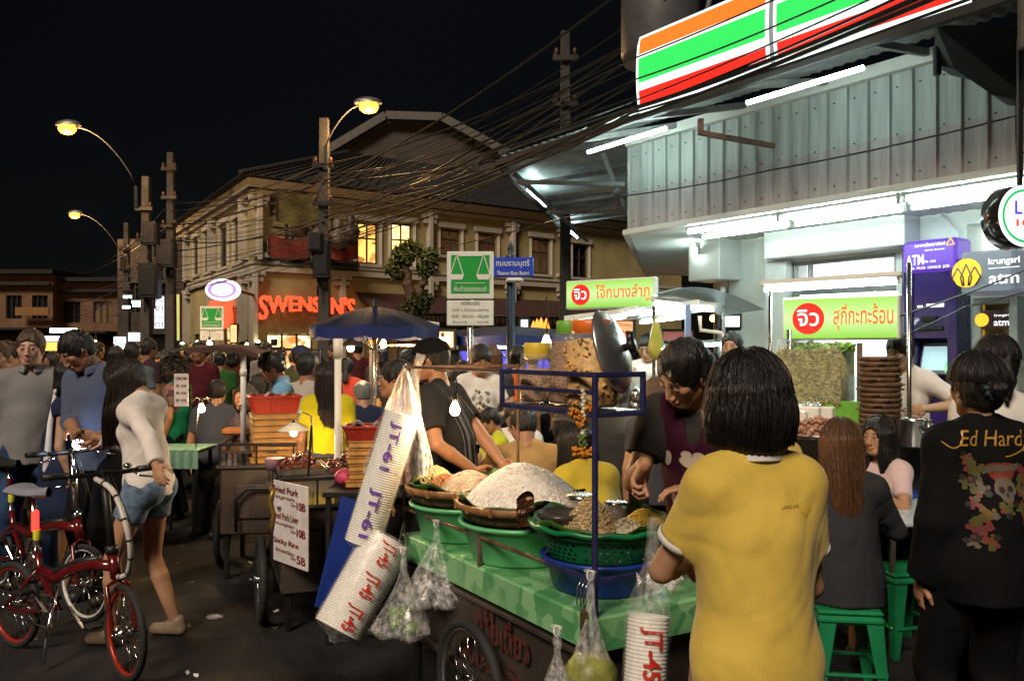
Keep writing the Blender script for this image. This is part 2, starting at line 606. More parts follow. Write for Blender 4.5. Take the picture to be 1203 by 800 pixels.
 def legs(f, inf=0., th=.082, to=2.):
  for hp, kn, an, s in leg:
   f.cone(hp, kn, (th + (.008 if fem else 0)) * k * wide ** .5,   .050 * k, .03, inf)
   c = kn * .68 + an * .32 + nrm(np.cross(np.cross(an - kn, (0, 1, 0)), an - kn)) * 0
   f.cone(kn, c, .047 * k, .052 * k, .012, inf)
   f.cone(c, an, .052 * k, .034 * k, .012, inf)
 base = Vector((at[0], at[1], at[2] if len(at) > 2 else 0))
 rt = root('person', label, cat, base, R(face), group)
 f = Field(lo, hi, vx)
 torso(f, -.004); arms(f); legs(f)
 f.cone(nb + (nb - nt) * .4, nt, (.05 if fem else .058) * k, (.046 if fem else .053) * k, .03)
 if not fine:
  f.cone(nt, hc, .05 * k, .05 * k, .02)
 V, Q = f.mesh()
 Vs, Qs, Cs = [V], [Q], [np.ones((len(V), 3)) * np.array(skin)]
 # ---------------- head
 g = Field(hc - .17 * k, hc + .17 * k, hv)
 E = lambda c, r_, kk=.012, cut=False, M=None: g.ell(HP(*c), np.array(r_) * k, hm if M is None else hm @ M, kk, cut=cut)
 C = lambda a, b, r1, r2, kk=.01: g.cone(HP(*a), HP(*b), r1 * k, r2 * k, kk)
 g.cone(nt + (nb - nt) * 1.0, nt + hm @ np.array([0, -.002, .04]) * k, (.047 if fem else .056) * k, (.047 if fem else .055) * k, .02)
 E((0, -.012, .028), (.074, .094, .090), .02)
 E((0, .026, -.032), (.060, .060, .084), .02)
 E((0, .056, -.090), (.030, .028, .024), .02)
 for s in (1, -1):
  C((s * .050, .0, -.055), (s * .022, .052, -.092), .020, .018, .02)
  C((s * .046, .06, -.012), (s * .040, .055, -.03), .020, .020, .02)
  E((s * .0765, -.010, -.012), (.007, .017, .031), .006, M=ry(s * .12) @ rz_(-s * .35))
  E((s * .0790, -.006, -.012), (.005, .009, .018), .003, True)
 C((-.036, .072, .024), (.036, .072, .024), .013, .013, .014)
 for s in (1, -1):
  E((s * .031, .098, .004), (.019, .016, .0125), .010, True)
  E((s * .031, .0745, .002), (.0150, .0150, .0140), .003)
 C((0, .086, .012), (0, .101, -.030), .0085, .0105, .012)
 E((0, .0995, -.036), (.011, .012, .009), .006)
 for s in (1, -1): E((s * .0125, .096, -.039), (.0075, .010, .007), .005)
 E((0, .086, -.062), (.023, .0125, .0075), .006)
 E((0, .084, -.074), (.019, .0120, .0075), .006)
 E((0, .104, -.0675), (.024, .012, .0016), .003, True)
 V, Q = g.mesh()
 if len(V):
  q = ((V - hc) @ hm) / k
  x, y, z = np.abs(q[:, 0]), q[:, 1], q[:, 2]
  c = np.ones((len(V), 3)) * np.array(skin)
  lip = (np.hypot(q[:, 0] / .024, (z + .0675) / .0125) < 1) & (y > .075)
  c[lip] = np.array(skin) * (.95, .62, .58) * (1.0 if fem else .85)
  brow = (np.abs(z - (.0285 - .10 * np.abs(x - .032))) < (.0030 if fem else .0042)) & (x > .012) & (x < .052) & (y > .05)
  c[brow] = (.03, .02, .015)
  dx, dz = x - .031, z - .002
  if eyes == 'open':
   eye = (np.hypot(dx / .0125, dz / .0048) < 1) & (y > .074)
   c[eye] = (.30, .27, .24)
   c[eye & (np.hypot(dx, dz) < .0060)] = (.015, .01, .008)
   lid = (np.hypot(dx / .0155, dz / .0085) < 1) & ~eye & (dz > .001) & (y > .074)
   c[lid] = (.03, .02, .015)
  else:
   lid = (np.abs(dz + .006 + 12 * dx * dx - .003) < .0022) & (np.abs(dx) < .015) & (y > .07)
   c[lid] = (.02, .014, .01)
  if not fem and extra and 'moustache' in extra:
   mo = (np.abs(z + .052) < .005) & (x < .026) & (y > .08)
   c[mo] = (.05, .03, .025)
  Vs.append(V); Qs.append(Q + sum(len(v) for v in Vs[:-1])); Cs.append(c)
 # ---------------- hands
 for s, e, w_, G in ((1, eR, wR, RG), (-1, eL, wL, LG)):
  G = G or {}
  d = nrm(G.get('d', nrm(w_ - e)))
  d = nrm(.6 * nrm(w_ - e) + .4 * d) if 'd' not in G else d
  n = G.get('n')                                   # palm normal
  if n is None: n = np.array([-s * 1., 0, 0]) if abs(d[0]) < .8 else np.array([0, 0, -1.])
  n = nrm(np.array(n, float) - d * (np.array(n, float) @ d))
  t = np.cross(n, d) * s                            # towards the thumb side or away
  if 'thumb' in G and (t @ np.array(G['thumb'])) < 0: t = -t
  curl = G.get('curl', 28)
  hvx = .0045 if fine else max(.007, hv)
  q = Field(w_ - .2 * k, w_ + .2 * k, hvx) if hvx > .006 else Field(w_ + d * .07 * k - .125 * k, w_ + d * .07 * k + .125 * k, hvx)
  kk = .006
  zz = .9 if fem else 1.
  q.cone(w_ - nrm(w_ - e) * .05 * k, w_ + d * .01, (.026 if not fem else .0225) * k, .024 * k * zz, .01)
  B = np.stack([t, n, d], 1)
  q.ell(w_ + d * .047 * k, np.array([.040 * zz, .0145, .050]) * k, B, .012)
  for i in range(4):
   bs = w_ + d * (.082 - .004 * abs(i - 1.2)) * k + t * (.029 - .0195 * i) * k * zz
   L = [.068, .076, .071, .056][i] * k * zz
   a = R(curl * .5 + 4 * i); dd = d * math.cos(a) + n * math.sin(a) + t * (.10 - .07 * i) * (.6 if curl < 40 else .2)
   p = bs
   rr = .0086 * k * zz
   for j, fr in enumerate((.45, .3, .25)):
    p2 = p + nrm(dd) * L * fr
    q.cone(p, p2, rr, rr * .92, kk * .6)
    rr *= .92
    p = p2
    a += R(curl)
    dd = d * math.cos(a) + n * math.sin(a)
  p = w_ + d * .022 * k + t * .028 * k
  p2 = p + nrm(d * .7 + t * .75 + n * .25) * .038 * k
  p3 = p2 + nrm(d * .95 + t * .15 + n * (.2 + curl / 90)) * .030 * k
  p4 = p3 + nrm(d * .9 - t * .1 + n * (.3 + curl / 60)) * .022 * k
  q.cone(p, p2, .0155 * k * zz, .0115 * k * zz, .008); q.cone(p2, p3, .0112 * k * zz, .0098 * k * zz, .004); q.cone(p3, p4, .0098 * k * zz, .0078 * k * zz, .004)
  V, Q = q.mesh()
  if len(V):
   Vs.append(V); Qs.append(Q + sum(len(v) for v in Vs[:-1])); Cs.append(np.ones((len(V), 3)) * np.array(skin) * (1.02, .97, .95))
 if bot is None or bot.get('bare', False) or bot.get('len', 2) < 1.9:
  for hp, kn, an, s in leg:      # feet
   q = Field(an - .22, an + .28, .008 if fine else .012)
   q.cone(an, an + (0, .02, -.035 * k), .034 * k, .034 * k, .02)
   q.cone(an + (0, -.03 * k, -.052 * k), an + (0, .12 * k, -.058 * k), .03 * k, .026 * k, .02)
   V, Q = q.mesh()
   if len(V):
    Vs.append(V); Qs.append(Q + sum(len(v) for v in Vs[:-1])); Cs.append(np.ones((len(V), 3)) * np.array(skin))
 bo = np_mesh('body', np.concatenate(Vs), np.concatenate(Qs), SKIN, rt, color=np.concatenate(Cs))
 # ---------------- clothes
 cv = vx
 if bot:
  f = Field(lo, hi, cv)
  inf = bot.get('inf', .012)
  ln = bot.get('len', 2.)
  f.ell(pel + T @ (np.array([0, 0, .03]) * k), np.array([(.166 if fem else .158) * wide, .112 * wide, .12]) * k, T, .03, inf)
  for s in (1, -1):
   f.ell(pel + T @ (np.array([s * .075, -.045, -.03]) * k), np.array([.088, .085, .095]) * k, None, .03, inf)
  if bot.get('skirt'):
   zb = bot['skirt']
   f.cone(pel, (0, (.02 if seat is None else .2), zb + .1), .15 * k * wide, bot.get('flare', .19) * k, .06, inf)
   for hp, kn, an, s in leg: f.cone(hp, kn, .09 * k, .08 * k, .06, inf)
   f.plane((0, 0, zb), (0, 0, -1))
  for hp, kn, an, s in leg:
   if bot.get('skirt'): break
   th = .086 + (.006 if fem else 0)
   if ln <= 1:
    e = hp + (kn - hp) * ln
    q2 = Field(np.minimum(hp, e) - .17, np.maximum(hp, e) + .17, cv)
    q2.lo = f.lo + np.round((q2.lo - f.lo) / cv) * cv
    q2.cone(hp, e + (e - hp) * .2, th * k * wide ** .5, bot.get('hemr', .075) * k, .02, inf)
    q2.plane(e, kn - hp)
    i0 = np.round((q2.lo - f.lo) / cv).astype(int)
    a0 = np.maximum(i0, 0); a1 = np.minimum(i0 + q2.n, f.n)
    sl = tuple(slice(a0[i], a1[i]) for i in range(3)); s2 = tuple(slice(a0[i] - i0[i], a1[i] - i0[i]) for i in range(3))
    f.smin(sl, q2.g[s2], .03)
   else:
    f.cone(hp, kn, th * k * wide ** .5, bot.get('kr', .062) * k, .03, inf)
    m = kn + (an - kn) * min(1, ln - 1)
    f.cone(kn, m, bot.get('kr', .060) * k, bot.get('hemr', .055) * k, .02, inf)
  if ln > 1 and not bot.get('skirt'):
   f.plane((0, 0, leg[0][2][2] * (2.2 - ln) / .2 * 0 + (.035 if ln >= 2 else (leg[0][1] + (leg[0][2] - leg[0][1]) * (ln - 1))[2])), (0, 0, -1))
  f.plane(pel + T @ (np.array([0, 0, .13]) * k), T @ np.array([0, 0, 1.]))
  f.add(folds(bot.get('fold', .004), 22, 3 + len(label)))
  V, Q = f.mesh()
  np_mesh(bot.get('name', 'trousers'), V, Q, bot['m'], rt)
 if shoes is not None and not (bot and bot.get('bare')):
  ms = mat('shoe_%d_%d_%d' % tuple(int(c * 99) for c in shoes), shoes, rough=.5)
  for hp, kn, an, s in leg:
   q = Field(an - (.12, .18, .12), an + (.12, .28, .08), .010)
   q.cone(an + (0, -.035 * k, -.045 * k), an + (0, .13 * k, -.05 * k), .040 * k, .036 * k, .02)
   q.cone(an + (0, -.02, 0), an + (0, .03, -.03), .040 * k, .04 * k, .02)
   q.plane((0, 0, .005), (0, 0, -1))
   V, Q = q.mesh()
   if len(V): np_mesh('shoe', V, Q, ms, rt)
 def topmesh(tp_):
  f = Field(lo, hi, tp_.get('vx', cv))
  inf = tp_.get('inf', .009)
  torso(f, inf, .045)
  hem = tp_.get('hem', .86)
  lw = tp_.get('loose', .15)
  f.cone(tp(0, 0, tp_.get('lt', 1.12)), tp(0, 0, hem - .02), lw * k * wide, (lw + tp_.get('flare', .0)) * k * wide, .05) if lw else 0
  f.plane(tp(0, 0, hem), T @ np.array([0, 0, -1.]))
  nk = tp_.get('neck', .066)
  f.ell(tp(0, tp_.get('neckf', .018), 1.465), np.array([nk, nk, tp_.get('neckd', .05)]) * k, T, .006, cut=True)
  if tp_.get('v'):
   f.cone(tp(0, .02, 1.44), tp(0, .15, 1.44 - tp_['v']), .05, .015, .01) if False else f.ell(tp(0, .12, 1.42), np.array([.035, .08, tp_['v']]) * k, T, .006, cut=True)
  sl_ = tp_.get('sleeve', .55)
  for s, sh, e, w_ in ((1, shR, eR, wR), (-1, shL, eL, wL)):
   if sl_ <= 0:
    continue
   q = (.052 if not fem else .045) + tp_.get('sinf', .0)
   fr = min(1., sl_)
   c1 = sh + (e - sh) * fr
   r_e = (.042 if not fem else .036) + tp_.get('sinf', .0)
   segs = [(sh, sh + (e - sh) * min(1, fr + (.15 if sl_ < 1 else 0)), q, q + (r_e - q) * fr)]
   end, nn = c1, e - sh
   if sl_ > 1:
    c2 = e + (w_ - e) * (sl_ - 1)
    segs.append((e, c2 + (w_ - e) * .15, r_e, .031 + tp_.get('sinf', 0)))
    end, nn = c2, w_ - e
   a_, b_ = np.min([g_[0] for g_ in segs] + [g_[1] for g_ in segs], 0) - .13, np.max([g_[0] for g_ in segs] + [g_[1] for g_ in segs], 0) + .13
   h_ = f.h
   a_ = f.lo + np.round((a_ - f.lo) / h_) * h_
   q2 = Field(a_, b_, h_)
   q2.lo = a_
   for (p_, r0, r1, r2_) in segs: q2.cone(p_, r0, r1 * k, r2_ * k, .02, inf)
   q2.plane(end, nn)
   i0 = np.round((q2.lo - f.lo) / h_).astype(int)
   a0 = np.maximum(i0, 0); a1 = np.minimum(i0 + q2.n, f.n)
   if (a1 <= a0).any(): continue
   sl = tuple(slice(a0[i], a1[i]) for i in range(3)); s2 = tuple(slice(a0[i] - i0[i], a1[i] - i0[i]) for i in range(3))
   f.smin(sl, q2.g[s2], .07)
  if tp_.get('hood'):
   f.ell(tp(0, -.10, 1.40), np.array([.11, .05, .07]) * k, T, .03)
  f.add(folds(tp_.get('fold', .005), tp_.get('ff', 20), len(label) * 1.7 + tp_.get('seed', 0)))
  V, Q = f.mesh()
  o = np_mesh(tp_.get('name', 'shirt'), V, Q, tp_['m'], rt)
  if tp_.get('collar'):
   mb = MB(); mb.smooth = True
   TT = Matrix(T.tolist()).to_4x4()
   TT.translation = Vector(tp(0, .004, 1.446))
   prof = [(.060, .0), (.058, .03), (.056, .042), (.060, .046), (.066, .040), (.080, .005), (.079, .0), (.066, .010)]
   n = 40
   vs, fs = [], []
   mm = len(prof)
   for j in range(n + 1):
    t = R(-68 + 316 * j / n) - PI / 2 + R(180) + R(22) * 0
    t = PI / 2 + R(20 + 320 * j / n)
    ed = abs(j / n - .5) * 2
    for (r_, z_) in prof:
     rr = r_ * (1 + .10 * ed * ed)
     vs.append(Vector((rr * k * math.cos(t) * (1.02), rr * k * math.sin(t) * 1.02, (z_ - .022 * ed ** 2) * k)))
   for j in range(n):
    for a in range(mm):
     b = (a + 1) % mm
     fs.append((j * mm + a, j * mm + b, (j + 1) * mm + b, (j + 1) * mm + a))
   fs.append(tuple(range(mm - 1, -1, -1))); fs.append(tuple(n * mm + a for a in range(mm)))
   mb.add(vs, fs, True, X=TT)
   mb.build('collar', tp_['collar'], o)
  return o
 for q in (top if isinstance(top, list) else [top] if top else []):
  topmesh(q)
 # ---------------- hair
 def hairmesh():
  hl = hairlen
  ex = .13 if hair in ('short', 'cap', 'tied', 'bun') else hl + .16
  g = Field(hc - np.array([.20, .20, ex]), hc + np.array([.2, .2, .2]), max(.0045, hv) if fine else hv * 1.15)
  if hair in ('short', 'cap', 'tied', 'bun'):
   g.lo = hc - .2; g.n[:] = np.ceil(np.array([.4, .4, .4]) / g.h).astype(int) + 1; g.g = np.full(g.n, .08, np.float32)
  E = lambda c, r_, kk=.012, cut=False: g.ell(HP(*c), np.array(r_) * k, hm, kk, cut=cut)
  th = {'short': .010, 'cap': .010}.get(hair, .014)
  E((0, -.014, .032), (.076 + th, .096 + th, .090 + th), .01)
  if hair in ('short', 'cap'):
   E((0, -.045, -.02), (.070, .060, .07), .02)
  else:
   E((0, -.04, -.02), (.080, .070, .085), .02)
  g.add(lambda x, y, z: .0035 * np.sin(60 * x + 30 * z + 8 * np.sin(40 * y)) * np.sin(55 * y + 20 * z) + .002 * np.sin(130 * x + 90 * y))
  E((0, .105, -.036 if hair == 'short' else -.045), (.070, .078, .098), .004, True)
  if hair in ('short', 'cap'):
   for s in (1, -1): E((s * .085, .0, -.045), (.03, .045, .048), .004, True)
   g.plane(HP(0, -.05, -.062), hm @ np.array([0, .25, -1.]), .01)
  else:
   if hair in ('tied', 'bun'):
    g.plane(HP(0, -.05, -.075), hm @ np.array([0, .2, -1.]), .01)
    for s in (1, -1): E((s * .085, .01, -.045), (.028, .04, .05), .004, True)
  if hair == 'bun':
   E((0, -.115, .035), (.042, .038, .042), .012)
  if hair == 'tied':
   a = HP(0, -.105, .01)
   g2 = hang if hang is not None else a + np.array([0, -.04, -hl])
   g.cone(a, (a + g2) / 2 + (0, -.02, 0), .03, .028, .02); g.cone((a + g2) / 2 + (0, -.02, 0), g2, .028, .012, .02)
  if hair in ('long', 'bob'):
   D = np.array(drift, float)
   for i in range(13):
    ph = R(-128 + 256 * i / 12)       # 0 = back of the head
    rr = .086 * k
    p0 = hc + hm @ (np.array([math.sin(ph) * .074, -math.cos(ph) * .088 - .012, .02]) * k)
    Ls = hl * (1 - .12 * abs(ph) / 2)
    p1 = p0 + np.array([0, 0, -1.]) * Ls * .5 + D * .4 * hl
    p2 = p0 + np.array([0, 0, -1.]) * Ls + D * hl
    if hair == 'long':
     c_ = np.array([hc[0], hc[1] - .03, 0]) + D * hl
     q = p2 * (.78) + np.array([c_[0], c_[1], p2[2]]) * .22
     p2 = q
    g.cone(p0, p1, .031, .031, .03); g.cone(p1, p2, .031, .012 if hair == 'long' else .018, .03)
   E((0, .125, -.045), (.062, .085, .120), .004, True)
   g.add(lambda x, y, z: .0016 * np.sin(np.arctan2(y - hc[1] + .02, x - hc[0]) * 34 + 6 * z) )
  V, Q = g.mesh()
  o = np_mesh('hair', V, Q, hairm, rt)
  if strand:
   mb = MB(); mb.smooth = True
   r_ = random.Random(5)
   D = np.array(drift, float)
   for i in range(strand):
    ph = r_.uniform(-PI, PI) if hair == 'short' else R(r_.uniform(-142, 142))
    off = r_.uniform(.013, .021) + (r_.uniform(.003, .012) if r_.random() < .07 else 0)
    pts = []
    top_y = -.02
    th0 = r_.uniform(.05, .9) if r_.random() < .6 else r_.uniform(.05, 1.4)
    L = hl * r_.uniform(.80, 1.06) * (1 - .05 * abs(ph))
    if hair == 'tied' or hair == 'bun': L = 0
    jit = r_.uniform(-.05, .05)
    ns = 6
    end = R(92)
    for j in range(ns + 1):
     th = th0 + (end - th0) * j / ns
     a = ph + jit * j / ns
     pts.append(HP((.076 + off) * math.sin(th) * math.sin(a), -.014 - (.096 + off) * math.sin(th) * math.cos(a), .03 + (.090 + off) * math.cos(th)))
    p = pts[-1].copy()
    if L:
     m = 5
     rad0 = p - hc; rad0[2] = 0
     crl = -.10 if hair == 'bob' else -.22
     wv = r_.uniform(0, 6)
     for j in range(1, m + 1):
      t = j / m
      q = p + np.array([0, 0, -1.]) * L * t + D * hl * t + rad0 * (.16 * math.sin(t * 2.2) + crl * t * t) + np.array([math.sin(wv + 5 * t), math.cos(wv + 4 * t), 0]) * .004 * t
      pts.append(q)
    w0 = r_.uniform(.0012, .0026)
    n_ = len(pts)
    mb.tube(pts, w0, 3, rs=[w0 * (1 if q < n_ * .7 else max(.12, (n_ - q) / (n_ * .3))) for q in range(n_)], cap=False)
   mb.build('hair_strands', hairm, o)
  return o
 if hair: hairmesh()
 rt.name = cat
 return dict(root=rt, HP=HP, hm=hm, k=k, tp=tp, T=T, wR=wR, wL=wL, eR=eR, eL=eL, hc=hc, leg=leg, pel=pel, shR=shR, shL=shL)
def cloth(name, c, rough=.85, var=.1, scale=5, bump=.12, bscale=260, sheen=None, **k):
 sheen = .15 if sheen is None and max(c) > .15 else (sheen or 0.)
 return mat(name, c, rough=rough, var=var, scale=scale, bump=bump, bscale=bscale, sheen=sheen, wrinkle=.55, spec=.12, **k)
# ------------------------------------------------------------------ camera, sky, sun
cam = bpy.data.cameras.new('camera'); camo = bpy.data.objects.new('camera', cam); COL.objects.link(camo)
camo.location = (0, 0, H); camo.rotation_euler = (PI / 2, 0, 0)
cam.sensor_width = 36; cam.lens = 36 * F / 1203; cam.shift_y = (HY - 400) / 1203
cam.clip_end = 600; cam.clip_start = .05
S.camera = camo
S.view_settings.view_transform = 'Standard'; S.view_settings.look = 'None'
S.view_settings.exposure = .25; S.view_settings.gamma = 1
S.cycles.use_denoising = True
S.cycles.max_bounces = 6; S.cycles.diffuse_bounces = 3; S.cycles.glossy_bounces = 3
S.cycles.transmission_bounces = 6; S.cycles.transparent_max_bounces = 12
S.cycles.sample_clamp_indirect = 3; S.cycles.sample_clamp_direct = 40
S.cycles.caustics_reflective = False; S.cycles.caustics_refractive = False
SUN_EL, SUN_AZ = R(46), R(-8)
wd = bpy.data.worlds.new('World'); S.world = wd; wd.use_nodes = True
nt = wd.node_tree
sky = nt.nodes.new('ShaderNodeTexSky'); sky.sky_type = 'NISHITA'; sky.sun_disc = False
sky.sun_elevation = SUN_EL; sky.sun_rotation = SUN_AZ
bg = nt.nodes['Background']; bg.inputs[1].default_value = .0004
nt.links.new(sky.outputs[0], bg.inputs[0])
sl = bpy.data.lights.new('street_fill_sun', 'SUN'); sl.energy = 2.9; sl.angle = R(18); sl.color = (1., .83, .65)  # warm sun lamp standing in for unseen lamps behind the camera
so = bpy.data.objects.new('street_fill_sun', sl); COL.objects.link(so)
d_ = Vector((.30, .72, -.70)); so.rotation_euler = d_.to_track_quat('-Z', 'Y').to_euler()
# ------------------------------------------------------------------ ground
def ground_mat():
 m = bpy.data.materials.new('asphalt'); m.use_nodes = True
 nt = m.node_tree; N, L = nt.nodes, nt.links; b = N['Principled BSDF']
 tc = N.new('ShaderNodeTexCoord')
 def noise(sc, det=6, ro=.6):
  n = N.new('ShaderNodeTexNoise'); n.inputs['Scale'].default_value = sc; n.inputs['Detail'].default_value = det
  n.inputs['Roughness'].default_value = ro; L.new(tc.outputs['Object'], n.inputs['Vector']); return n
 a = noise(90, 3); r1 = N.new('ShaderNodeValToRGB'); L.new(a.outputs['Fac'], r1.inputs[0])
 r1.color_ramp.elements[0].position = .42; r1.color_ramp.elements[0].color = (.0035, .0035, .004, 1)
 r1.color_ramp.elements[1].position = .72; r1.color_ramp.elements[1].color = (.021, .020, .019, 1)
 s = noise(.9, 7, .7); r2 = N.new('ShaderNodeValToRGB'); L.new(s.outputs['Fac'], r2.inputs[0])
 r2.color_ramp.elements[0].position = .38; r2.color_ramp.elements[0].color = (.22, .22, .23, 1)
 r2.color_ramp.elements[1].position = .62; r2.color_ramp.elements[1].color = (1, 1, 1, 1)
 mx = N.new('ShaderNodeMix'); mx.data_type = 'RGBA'; mx.blend_type = 'MULTIPLY'; mx.inputs[0].default_value = 1
 L.new(r1.outputs[0], mx.inputs[6]); L.new(r2.outputs[0], mx.inputs[7]); L.new(mx.outputs[2], b.inputs['Base Color'])
 w = noise(.55, 5, .62); r3 = N.new('ShaderNodeValToRGB'); L.new(w.outputs['Fac'], r3.inputs[0])
 r3.color_ramp.elements[0].position = .40; r3.color_ramp.elements[0].color = (.24, .24, .24, 1)
 r3.color_ramp.elements[1].position = .54; r3.color_ramp.elements[1].color = (.85, .85, .85, 1)
 L.new(r3.outputs[0], b.inputs['Roughness'])
 v = N.new('ShaderNodeTexVoronoi'); v.inputs['Scale'].default_value = 110; L.new(tc.outputs['Object'], v.inputs['Vector'])
 bp = N.new('ShaderNodeBump'); bp.inputs['Strength'].default_value = .55; bp.inputs['Distance'].default_value = .012
 ad = N.new('ShaderNodeMath'); ad.operation = 'MULTIPLY'; L.new(v.outputs['Distance'], ad.inputs[0]); L.new(r3.outputs[0], ad.inputs[1])
 L.new(ad.outputs[0], bp.inputs['Height']); L.new(bp.outputs[0], b.inputs['Normal'])
 return m
ASPH = ground_mat()
g = MB()
g.grid(lambda u, v: Vector((-150 + 300 * u, -30 + 330 * v, 0)), 30, 33)
tag(g.build('road', ASPH), 'dark patched asphalt street with damp spots', None, None, 'structure')
PAVE = mat('paving', (.16, .155, .15), rough=.7, var=.2, scale=3, bump=.3, bscale=60)
g = MB()
pv = [(1.9, 10.6), (4.2, 7.4), (7.4, 2.9), (16, 9), (6, 24)]
g.prism([(x, y, 0.) for x, y in pv], (0, 0, 0), (0, 0, .12))
tag(g.build('pavement', PAVE), 'grey paved footway under the shop canopy', None, None, 'structure')
g = MB()
for (a, b_) in (((-8.9, 25.0), (6, 36)), ):
 g.prism([(-9.6, 25.5, 0), (-8.1, 24.3, 0), (8, 36, 0), (8, 60, 0), (-18, 45, 0)], (0, 0, 0), (0, 0, .14))
tag(g.build('far_pavement', PAVE), 'kerbed footway in front of the ice cream parlour', None, None, 'structure')
# ------------------------------------------------------------------ corner parlour building
WALLY = mat('cream_plaster', (.32, .27, .125), rough=.85, var=.14, scale=1.2, bump=.1, bscale=20)
WALLW = mat('white_plaster', (.40, .37, .32), rough=.8, var=.12, scale=1.5, bump=.08, bscale=20)
ROOFM = mat('roof_tiles', (.014, .013, .013), rough=.85, var=.3, scale=14, bump=.5, bscale=30)
DARKW = mat('dark_wood', (.035, .022, .016), rough=.5, var=.3)
DARKM = mat('dark_metal', (.03, .03, .032), rough=.45, metal=.7)
GLASSD = mat('dark_glass', (.012, .012, .014), rough=.08, var=.1, spec=.7)
def lit_mat(name, c1, c2, strength, scale=3.5, kind='voronoi', stretch=None):
 m = bpy.data.materials.new(name); m.use_nodes = True
 nt = m.node_tree; N, L = nt.nodes, nt.links; b = N['Principled BSDF']
 tc = N.new('ShaderNodeTexCoord'); mp = N.new('ShaderNodeMapping'); L.new(tc.outputs['Object'], mp.inputs[0])
 if stretch: mp.inputs['Scale'].default_value = stretch
 v = N.new('ShaderNodeTexVoronoi' if kind == 'voronoi' else 'ShaderNodeTexNoise'); v.inputs['Scale'].default_value = scale
 L.new(mp.outputs[0], v.inputs['Vector'])
 r_ = N.new('ShaderNodeValToRGB')
 if kind == 'voronoi':
  s_ = N.new('ShaderNodeSeparateColor'); L.new(v.outputs['Color'], s_.inputs[0]); L.new(s_.outputs[0], r_.inputs[0])
 else:
  L.new(v.outputs['Fac'], r_.inputs[0]); r_.color_ramp.elements[0].position = .35; r_.color_ramp.elements[1].position = .65
 r_.color_ramp.elements[0].color = (*c1, 1); r_.color_ramp.elements[1].color = (*c2, 1)
 L.new(r_.outputs[0], b.inputs['Emission Color']); b.inputs['Emission Strength'].default_value = strength
 b.inputs['Base Color'].default_value = (.05, .05, .05, 1); b.inputs['Roughness'].default_value = .2
 return m
LITW = lit_mat('warm_window_light', (.22, .07, .01), (1., .55, .12), 1.9, 3.)
LITW2 = lit_mat('bright_window_light', (.9, .45, .08), (1., .80, .35), 2.2, 9.)
LITS = lit_mat('shop_window_light', (.30, .10, .02), (1., .72, .32), 2.6, 3.2, stretch=(1, 1, 1.8))
DIMW = lit_mat('dim_window_light', (.02, .01, .004), (.14, .06, .015), .6, 2.)
def holes_wall(mb, o, d, L, z0, z1, holes, depth=.18, nrm_=None):
 """a wall sheet from o along d with real openings and reveals"""
 o, d = Vector(o), Vector(d)
 n = Vector(nrm_) if nrm_ else Vector((d.y, -d.x, 0))
 us = sorted({0, L} | {h[0] for h in holes} | {h[1] for h in holes})
 zs = sorted({z0, z1} | {h[2] for h in holes} | {h[3] for h in holes})
 Q = lambda u, z, k=0.: (o.x + d.x * u - n.x * k, o.y + d.y * u - n.y * k, z)
 for a, b in zip(us, us[1:]):
  for c, e in zip(zs, zs[1:]):
   um, zm = (a + b) / 2, (c + e) / 2
   if any(h[0] < um < h[1] and h[2] < zm < h[3] for h in holes): continue
   mb.quad(Q(a, c), Q(b, c), Q(b, e), Q(a, e))
 for h in holes:
  a, b, c, e = h[:4]
  for p, q in (((a, c), (b, c)), ((b, c), (b, e)), ((b, e), (a, e)), ((a, e), (a, c))):
   mb.quad(Q(p[0], p[1]), Q(q[0], q[1]), Q(q[0], q[1], depth), Q(p[0], p[1], depth))
C0 = Vector((-7.84, 26, 0)); DR = Vector((.803, .595, 0)).normalized(); DL = Vector((-.518, .855, 0)).normalized()
def onw(o, d, px):
 q = (px - CX) / F
 u = (o.y * q - o.x) / (d.x - d.y * q)
 return u, o.y + d.y * u
def zat(py, Y): return H - (py - HY) / F * Y
NR = Vector((DR.y, -DR.x, 0)); NL = Vector((-DL.y, DL.x, 0))
shop = root('corner_building', 'two storey cream corner building with dark tiled roof and red parlour sign', 'building', C0)
def win_spec(o, d, x0, x1, y0, y1):
 u0, Y0 = onw(o, d, x0); u1, Y1 = onw(o, d, x1); Ym = (Y0 + Y1) / 2
 return [min(u0, u1), max(u0, u1), zat(y1, Ym), zat(y0, Ym)]
RW = [(420, 444, 262, 310, LITW), (460, 484, 263, 313, LITW2), (518, 540, 270, 300, DIMW), (562, 583, 275, 303, DIMW), (625, 645, 281, 322, DIMW), (673, 690, 288, 326, GLASSD)]
LWN = [(228, 234, 281, 323, GLASSD), (241, 249, 272, 320, GLASSD), (259, 268, 265, 314, GLASSD), (276, 286, 258, 308, GLASSD), (214, 220, 288, 326, GLASSD)]
hr = [win_spec(C0, DR, *w[:4]) for w in RW]
hl_ = [win_spec(C0, DL, *w[:4]) for w in LWN]
shopR = [win_spec(C0, DR, 313, 368, 392, 470), win_spec(C0, DR, 374, 392, 396, 470), win_spec(C0, DR, 428, 470, 385, 470), win_spec(C0, DR, 478, 520, 385, 470)]
for s_ in shopR: s_[2] = .25
shopL = [win_spec(C0, DL, 262, 282, 380, 470), win_spec(C0, DL, 228, 250, 392, 470)]
for s_ in shopL: s_[2] = .25
m = MB()
holes_wall(m, C0, DR, 19, 0, 6.75, hr + shopR, nrm_=NR)
holes_wall(m, C0, DL, 14, 0, 6.75, hl_ + shopL, nrm_=NL)
e1, e2 = C0 + DR * 19, C0 + DL * 14
bk = C0 + DR * 19 + DL * 14
for a, b_ in ((e1, bk), (bk, e2)):
 m.quad((a.x, a.y, 0), (b_.x, b_.y, 0), (b_.x, b_.y, 6.75), (a.x, a.y, 6.75))
